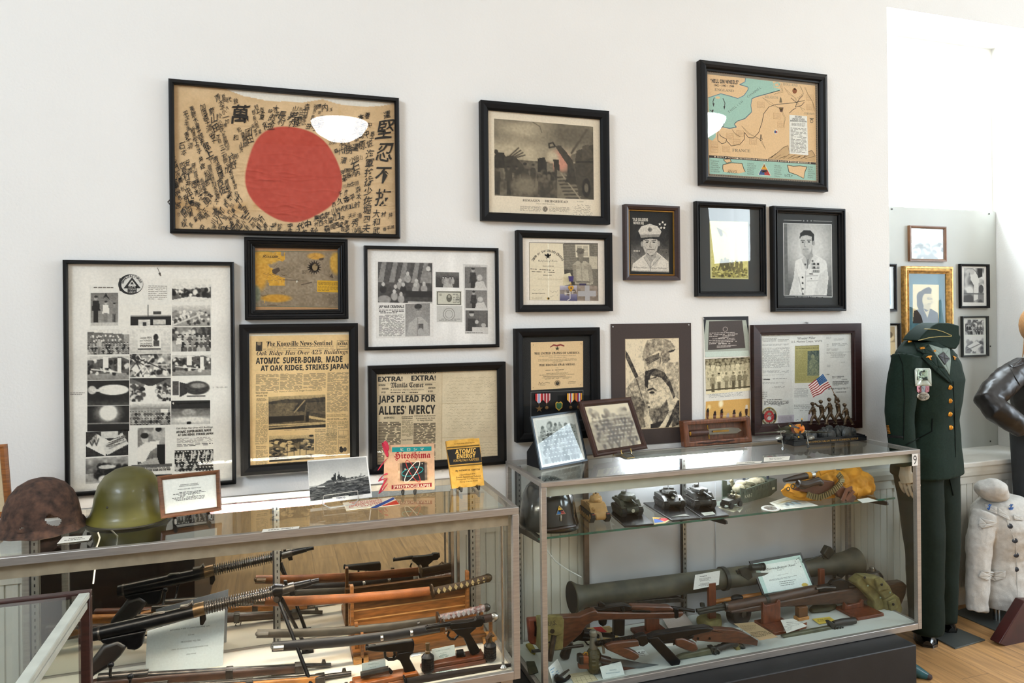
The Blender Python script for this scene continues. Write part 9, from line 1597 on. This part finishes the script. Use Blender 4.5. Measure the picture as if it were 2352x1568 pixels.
def rings(c,f,spec,n=36,sq=2.4):
 f=V(f).normalized(); l=V((-f.y,f.x,0)); out=[]
 for zz,a,d,ox,of in spec:
  r=[]
  for i in range(n):
   t_=2*math.pi*i/n; ca,sa=math.cos(t_),math.sin(t_); k=(abs(ca)**sq+abs(sa)**sq)**(-1/sq)
   r.append(V((c.x,c.y,zz))+l*(a*k*ca+ox)+f*(d*k*sa+of))
  out.append(r)
 return out
def cloth(o,vox,strength,scale,sm=2):
 r=o.modifiers.new('fuse','REMESH'); r.mode='VOXEL'; r.voxel_size=vox; r.use_smooth_shade=True
 if strength:
  tx=bpy.data.textures.new('folds','CLOUDS'); tx.noise_scale=scale; d=o.modifiers.new('folds','DISPLACE'); d.texture=tx; d.strength=strength; d.mid_level=.5
 s=o.modifiers.new('soft','SMOOTH'); s.iterations=sm
 return o
gr=M('dark_green_wool','17271f',.85,var=.14,scale=120,bump=.2,bscale=500,spec=.2); grd=M('darker_green_wool','0b110e',.9,var=.1,scale=120,spec=.15); grn_l=M('green_wool_trousers','142019',.8,var=.12,scale=90,spec=.2); gb_=M('gilt_button','d08a2c',.3,.7); skin=M('mannequin_skin','b9a996',.45,var=.05)
MY=-.25; mc=onY(2128,900,MY); fdir=V((.30,-.95,0)); f=fdir.normalized(); l=V((-f.y,f.x,0)); Zy=lambda y: onY(2128,y,MY).z
t=thing('uniform_mannequin','headless mannequin in a dark green dress uniform with gold buttons, right of the case','mannequin',(mc.x,mc.y,0))
tb=B(); tb.loft(rings(mc,f,[(Zy(1086),.205,.135,0,0),(Zy(1050),.195,.13,0,0),(Zy(1010),.18,.125,0,0),(Zy(965),.168,.118,0,.004),(Zy(920),.175,.125,0,.01),(Zy(870),.19,.132,0,.012),(Zy(832),.195,.12,0,.004),(Zy(808),.185,.10,0,-.006),(Zy(793),.135,.085,0,-.012),(Zy(782),.085,.075,0,-.012)]))
sR=[mc-l*.185+V((0,0,Zy(815)-mc.z)),mc-l*.225+V((0,0,Zy(870)-mc.z)),mc-l*.248-f*.01+V((0,0,Zy(935)-mc.z)),mc-l*.238-f*.005+V((0,0,Zy(1000)-mc.z)),mc-l*.222+f*.005+V((0,0,Zy(1052)-mc.z))]
tb.tube(sR,[.066,.069,.063,.057,.056],18)
sL=[mc+l*.175+V((0,0,Zy(815)-mc.z)),mc+l*.20-f*.01+V((0,0,Zy(870)-mc.z)),mc+l*.20-f*.03+V((0,0,Zy(930)-mc.z)),mc+l*.18-f*.03+V((0,0,Zy(1010)-mc.z))]
tb.tube(sL,[.062,.062,.056,.05],16)
jk=cloth(tb.build('tunic',gr,t),.008,.008,.09,4); bv=hull(tb)
c6=K(2020,730,220/1816); c3=K(2000,480,.3955)
drape('shirt',bv,c6((935,500),(1180,575),(1325,560),(1350,800),(1325,1080),(1280,1010),(1060,700)),M('grey_green_shirt','7c8a80',.8,var=.05),t,.003); drape('neck_tab',bv,c6((1110,712),(1212,642),(1328,772),(1240,885)),M('black_silk_tab','0a0b0b',.5),t,.009)
drape('collar',bv,c6((650,440),(925,500),(1065,705),(848,672),(720,600)),gr,t,.008); drape('lapel',bv,c6((798,745),(848,680),(1065,705),(1240,960),(1385,1250),(1330,1225),(1050,1000)),gr,t,.009); drape('lapel',bv,c6((1340,560),(1440,600),(1500,700),(1490,860),(1400,1180),(1345,1090),(1362,850)),gr,t,.008)
for p in((700,610),(848,678)),((798,748),(1050,1005),(1330,1230)),((640,440),(715,600)): seam('lapel_edge',bv,c6(*p),.0022,grd,t,.008)
drape('shoulder_strap',bv,c6((290,535),(420,470),(640,440),(660,480),(420,520),(320,560)),gr,t,.007); button('strap_button',bv,*c6((580,452))[0],.010,gb_,t); drape('rank_bar',bv,c6((270,545),(310,505),(385,495),(400,510),(330,530)),M('silver_rank_bar','b5b0a4',.3,.8),t,.009)
for x,y in c3((458,1035),(458,1113),(458,1190),(462,1268)): button('tunic_button',bv,x,y,.0115,gb_,t)
drape('collar_letters',bv,c6((760,560),(850,550),(865,580),(780,595)),gb_,t,.012,n=2); drape('collar_letters',bv,c6((1370,575),(1425,600),(1435,628),(1378,605)),gb_,t,.012,n=2)
for pts in(((878,745),(935,715),(995,712),(985,745),(960,755),(985,800),(960,790),(940,755)),((1390,718),(1455,745),(1455,765),(1430,765),(1435,800),(1420,790),(1418,755))): drape('winged_badge',bv,c6(*pts),gb_,t,.013,n=2)
drape('collar_pip',bv,c6((1025,610),(1068,608),(1070,640),(1030,640)),gb_,t,.007,n=2)
ib=drape('name_badge',bv,c6((668,985),(690,950),(950,950),(978,985),(990,1290),(680,1290)),M('badge_sleeve','bfcabf',.2,var=.05),t,.006,.002)
r_=drape('badge_photo',bv,c6((725,985),(920,985),(918,1180),(722,1180)),M('pale_green_photo','a9bfa9',.4),ib,.0095,.001)
drape('photo_coat',bv,c6((722,1110),(780,1100),(850,1140),(910,1110),(918,1180),(722,1180)),M('photo_dark','26352e',.5),r_,.011,.0006,3); drape('photo_cap',bv,c6((750,1040),(790,1000),(860,985),(862,1020),(800,1030),(790,1100),(762,1090)),MATS['photo_dark'],r_,.011,.0006,3)
drape('pink_ribbon',bv,c6((710,1290),(780,1290),(800,1400),(740,1420),(710,1390)),M('pink_ribbon','c58a98',.7),ib,.006,.001,3); drape('blue_ribbon',bv,c6((785,1290),(870,1290),(860,1420),(800,1420)),M('pale_blue_ribbon','a9b9c4',.7),ib,.0065,.001,3); drape('pink_ribbon',bv,c6((872,1290),(945,1290),(942,1390),(900,1420),(868,1410)),MATS['pink_ribbon'],ib,.006,.001,3)
ov=drape('oval_pendant',bv,[(lambda p:p)(c6((830+118*math.cos(a),1485+82*math.sin(a)))[0]) for a in [i*math.pi/10 for i in range(20)]],M('pale_oval','b5b3a8',.4),ib,.008,.002,4)
for s,x0,y,x1 in(('Honor',775,1468,885),('those who',738,1508,930),('serve',778,1540,885)):
 A,Bq,D=[hit(bv,*c6(p)[0],.0125) for p in((x0,y),(x1,y-4),(x0,y-30))]; B().text(s,A,Bq-A,D-A,w=(Bq-A).length,h=(D-A).length).build('pendant_lettering',M('black_print'),ov,smooth=0)
drape('ribbon_bar',bv,c6((1500,960),(1620,1000),(1640,1075),(1510,1010)),M('ribbon_bar_print','a87a62',.5,var=.5,scale=90,col2='d8c8b0'),t,.008,.002,3)
seam('pocket_edge',bv,c3((205,1368),(355,1290),(358,1215)),.0028,grd,t); seam('front_edge',bv,c3((478,1000),(486,1200),(492,1440)),.0025,grd,t); seam('sleeve_seam',bv,c3((150,815),(185,900),(195,1100),(190,1340)),.002,grd,t); seam('pocket_edge',bv,c3((530,1230),(585,1385)),.0028,grd,t)
drape('cuff_braid',bv,c3((95,1312),(188,1318),(188,1330),(97,1326)),M('black_braid','0b0c0c',.8),t,.003,.002,3)
for i in range(6): x,y=c3((88+2*i,1256+8.5*i))[0]; drape('service_stripe',bv,[(x,y),(x+6,y-.4),(x+6.4,y+1.6),(x+.4,y+2)],gb_,t,.003,.001,2)
# trousers, shoes, hand, cap
zb=lambda x,y: onY(x,y,MY)
tb=B(); hp=mc+V((0,0,Zy(1075)-mc.z))
for s,foot in((-1,onZ(2128,1462,.05)),(1,onZ(2160,1432,.05))):
 h=hp+l*(.085*s); k=h*.5+foot*.5+f*.01; tb.tube([h+V((0,0,.06)),h-V((0,0,.05)),h*.6+k*.4,k,k*.5+foot*.5,foot+V((0,0,.02))],[.098,.104,.098,.084,.078,.074],20)
 tb.ell(h+V((0,0,0)),(.12,.11,.1))
cloth(tb.build('trousers',grn_l,t),.010,.010,.12,4); bt=hull(tb); K4=K(2000,1050,352/1066)
seam('pocket_edge',bt,K4((548,150),(575,265)),.0025,grd,t,.001)
shoe=M('polished_black_shoe','0c0c0d',.18,coat=.5)
for s,toe,heel in((-1,onZ(2131,1487,.0),onZ(2118,1447,.0)),(1,onZ(2188,1456,0),onZ(2150,1430,0))):
 d=(toe-heel); d.z=0; L=d.length; L=max(L,.24); d.normalize(); n_=V((-d.y,d.x,0)); b=B(); sec=[(0,.034,.075),(.1,.036,.085),(.35,.036,.085),(.5,.042,.06),(.7,.048,.05),(.88,.042,.042),(1,.02,.025)]
 b.loft([[toe-d*(L*(1-u))+n_*(w_*math.cos(a))+V((0,0,.006+h_*max(0,math.sin(a)))) for a in [2*math.pi*i/18 for i in range(18)]] for u,w_,h_ in sec]); b.prism([toe-d*(L*(1-u))+n_*(w_*1.06*sg) for sg,us in((1,sec),(-1,sec[::-1])) for u,w_,h_ in us][::-1],(0,0,.012)); sh_=b.build('shoe',shoe,t,smooth=50)
 b=B()
 for i in range(4): c=toe-d*(L*(.56-.06*i)); b.tube([c+n_*.03+V((0,0,.05+.008*i)),c+V((0,0,.068+.008*i)),c-n_*.03+V((0,0,.05+.008*i))],.0025,6)
 b.build('laces',M('black_laces','17181a',.7),sh_)
w0=sR[-1]; b=B(); dn=V((0,0,-1)); fo=(f*.5-l*-.15).normalized()
b.tube([w0-dn*.02,w0+dn*.025,w0+dn*.055,w0+dn*.085+f*.008],[.026,.027,.034,.030],12,flat=.75)
for i in range(4):
 base=w0+dn*.085+f*(.030-.0195*i)+l*.004; Lf=(.07,.078,.074,.06)[i]; b.tube([base,base+dn*Lf*.42+l*.006+f*.004,base+dn*Lf*.75+l*.020+f*.006,base+dn*Lf*.92+l*.034+f*.006],[.0082,.0078,.0072,.0056],8)
b.tube([w0+dn*.04+f*.024,w0+dn*.065+f*.045+l*.012,w0+dn*.095+f*.048+l*.024],[.011,.0095,.0075],8); o=b.build('hand',skin,t); cloth(o,.0022,0,0,1)
cp=B(); cp.pxp(c6((585,425),(640,340),(720,250),(850,140),(960,88),(1150,92),(1340,140),(1343,310),(1372,345),(1350,480),(1285,582),(1150,572),(930,490),(740,432)),MY-.02,.10); ca=cp.build('garrison_cap',gr,t,bevel=.022,seg=4)
for pts in(((735,428),(950,372),(1150,352),(1368,345)),((850,206),(1050,216),(1200,258),(1368,332))): B().tube([onY(*c6(p)[0],MY-.071) for p in pts],.0017,8).build('gold_piping',M('gold_piping_cord','a89a5c',.6),ca)
b=B(); b.loft(rings(mc,f,[(Zy(800),.06,.06,0,-.01),(Zy(775),.056,.058,0,0)])); b.build('neck',skin,t)
st=M('grey_steel_plate','5a5f5c',.45,.5,var=.08,scale=8)
t=tag(lying('',"floor_plate",[(2098,1440),(2165,1430),(2263,1471),(2194,1491)],K(0,0,1),.006,st,'',.001,0.0005),'grey steel base plate on the floor under the black shoes','plate')
lab='grey steel base plate with an upright rod under the white jacket torso'; t=thing('torso_stand',lab,'stand',onZ(2289,1425,0)); lying('','base_plate',[(2187,1407),(2305,1457),(2400,1425),(2275,1380)],K(0,0,1),.006,st,'',.001,.0005).parent=t
for o in t.children: o.location=V(o.location)-t.location
p=onZ(2289,1423,.006); p2=V((p.x,p.y,.62)); b=B(); b.cyl(p,p2,.016,n=18); b.build('upright_rod',M('chrome_rod','8d8d8a',.2,.9),t)
# --- white jacket torso
wc_=M('white_linen','bfbcb5',.9,var=.06,scale=60,bump=.5,bscale=220); WY=-.2; w0=onY(2302,1250,WY); Wz=lambda y: onY(2302,y,WY).z; f=V((.25,-.97,0)).normalized(); l=V((-f.y,f.x,0))
t=thing('jacket_torso','torso form in a white linen jacket and cap with blue anchors and black buttons','mannequin',(w0.x,w0.y,Wz(1382)))
tb=B(); tb.loft(rings(w0,f,[(Wz(1378),.175,.14,0,0),(Wz(1350),.185,.145,0,0),(Wz(1300),.16,.125,0,0),(Wz(1270),.15,.12,0,0),(Wz(1230),.165,.14,0,.01),(Wz(1200),.175,.145,0,.012),(Wz(1170),.18,.12,0,0),(Wz(1150),.16,.095,0,0),(Wz(1138),.09,.07,0,0)]))
q=lambda y,a,b_: V((w0.x,w0.y,Wz(y)))+l*a+f*b_
tb.tube([q(1165,-.165,0),q(1220,-.215,-.01),q(1280,-.245,-.005),q(1340,-.27,.0),q(1372,-.285,.01)],[.058,.06,.054,.05,.046],16); tb.tube([q(1165,.165,0),q(1230,.195,.03),q(1300,.2,.09),q(1370,.19,.13)],[.058,.06,.054,.05],16)
cloth(tb.build('linen_jacket',wc_,t),.007,.016,.05,2); bw_=hull(tb)
drape('lapel',bw_,K4((790,320),(880,345),(960,410),(970,440),(880,395),(800,365)),wc_,t,.007); drape('pocket_flap',bw_,K4((745,470),(760,420),(880,450),(870,470),(770,495)),wc_,t,.007); drape('pocket_flap',bw_,K4((745,830),(770,790),(940,790),(935,840),(870,860),(790,850)),wc_,t,.007); drape('pocket_flap',bw_,K4((990,400),(1062,410),(1060,440),(1000,432)),wc_,t,.007)
for x,y in((826,343),(976,343)):
 A=hit(bw_,*K4((x,y))[0],.012)
 if A: b=B(); b.tube([A+V((0,0,.014)),A-V((0,0,.014))],.0028,6).tube([A+V((-.010,0,.007)),A+V((.010,0,.007))],.0022,6).tube([A+V((-.014,0,-.005)),A+V((-.006,0,-.014)),A+V((.006,0,-.014)),A+V((.014,0,-.005))],.0028,6).tube([A+V((.01,-.002,.012)),A+V((-.012,-.002,-.008))],.0018,6); b.build('anchor_badge',M('blue_anchor','2a5a9c',.5),t)
for x,y in K4((968,478),(1002,578),(1010,678),(1010,777)): button('black_button',bw_,x,y,.0125,M('black_button_horn','15141a',.35),t)
seam('front_edge',bw_,K4((905,330),(1010,600),(1022,970)),.003,wc_,t,.001)
b=B(); cw=[onY(*K4(p)[0],WY-.03) for p in((690,245),(740,185),(820,150),(900,165),(950,235),(955,320),(880,305),(780,260))]; ce=sum(cw,V((0,0,0)))/8; b.ell(ce,(.082,.075,.052),MX.Rotation(.35,3,'Y'),20,12).ell(ce+V((-.01,-.02,.018)),(.06,.06,.05),n=16,k=10); cloth(b.build('linen_cap',wc_,t),.006,.012,.04,2)
# --- black leather jacket figure
lt=M('black_leather','0b0a0a',.4,var=.25,scale=30,bump=.25,bscale=90,coat=.25); JY=-.14; J=lambda x,y,d=0: onY(2230+x*.18485,770+y*.18485,JY+d)
t=thing('leather_jacket_mannequin','figure in a black leather jacket with hand on hip at the right edge','mannequin',(J(960,800).x,JY,0))
tb=B(); jc=J(880,600); tb.loft(rings(jc,V((.2,-.98,0)),[(J(880,1240).z,.15,.12,0,0),(J(880,1000).z,.15,.12,0,0),(J(880,760).z,.17,.13,0,0),(J(880,560).z,.18,.12,0,0),(J(880,420).z,.17,.1,0,0),(J(880,340).z,.11,.08,0,0),(J(880,290).z,.07,.065,0,0)]))
tb.tube([J(640,400),J(470,540,-.02),J(300,700,-.04),J(215,810,-.05),J(320,930,-.09),J(480,1040,-.12),J(640,1150,-.13)],[.062,.072,.07,.066,.063,.06,.052],18)
cloth(tb.build('jacket',lt,t),.007,.012,.06,2); bl_=hull(tb); drape('shoulder_strap',bl_,[(2230+x*.18485,770+y*.18485) for x,y in((465,362),(640,285),(655,350),(525,402))],lt,t,.006); seam('armhole_seam',bl_,[(2230+x*.18485,770+y*.18485) for x,y in((470,370),(540,500),(610,620))],.002,lt,t)
b=B(); hb_=J(690,110,-.02)
for i in range(46): a=random.random(); b.tube([hb_+V((.02+.06*a,random.uniform(-.03,.03),.12)),hb_+V((.01+.05*a,random.uniform(-.04,.02),.03)),hb_+V((-.012+.05*a,random.uniform(-.04,.02),-.05-.05*random.random()))],[.010,.009,.002],6)
b.ell(hb_+V((.09,0,.1)),(.085,.09,.11),n=18,k=12); b.build('hair',M('light_brown_hair','9a6f45',.5,var=.35,scale=80,stretch=(6,6,1)),t)
b=B(); tz=J(880,1240).z;
for s in(-1,1): b.tube([V((jc.x+.08*s,JY,tz+.05)),V((jc.x+.08*s,JY,.5)),V((jc.x+.09*s,JY,.03))],[.10,.08,.065],16)
b.build('trousers',M('dark_trousers','26282a',.8),t)
B().ell(J(660,1165,-.13),(.035,.03,.03)).build('hand',skin,t)
# --- floor oddments
b=B(); b.pxp(K4((895,1296),(1075,1000),(1180,1000),(1180,1330),(1005,1346)),-.44,.05,True); tag(b.build('sloped_sign_base',M('dark_red_lacquer','3a1512',.35,var=.25,scale=12),None,bevel=.004),'dark red lacquered sloping wooden base at the right edge of the floor','base')
t=thing('teal_club','teal tapered object with a brown tip lying behind the plinth corner','object',onZ(2110,1545,0)); a0=onZ(2080,1530,.03); a1=onZ(2139,1556,.012); d=(a1-a0).normalized(); B().tube([a0,a0*.5+a1*.5,a1-d*.012],[.034,.025,.014],18).build('body',M('teal_painted_wood','12525a',.3,var=.3,scale=20,coat=.3),t); B().tube([a1-d*.014,a1,a1+d*.004],[.0142,.011,.004],14).build('brown_tip',M('brown_rubber_tip','3a2a26',.6),t)
GRP=dict(plate_easel='plate easels on the left case',model_tank='model tanks on the glass shelf',display_board='black boards under the model tanks',wooden_stand='mahogany stands in the right case',sword='swords on the oak rack',serrated_grenade='serrated grenades in the left case',pistol_stand='wooden pistol bases',pistol_magazine='pistol magazines',sheathed_bayonet='sheathed bayonets in the right case',display_case='display cases along the wall',label_card='small label cards in the cases',paper_card='loose paper cards in the cases',framed_photograph='small framed photographs',framed_newspaper='framed newspapers on the wall',framed_map='framed maps on the wall')
for o in list(COL.objects):
 if o.parent is None and 'label' in o.keys() and 'group' not in o.keys():
  k=o.name.split('.')[0]
  if k in GRP: o['group']=GRP[k]
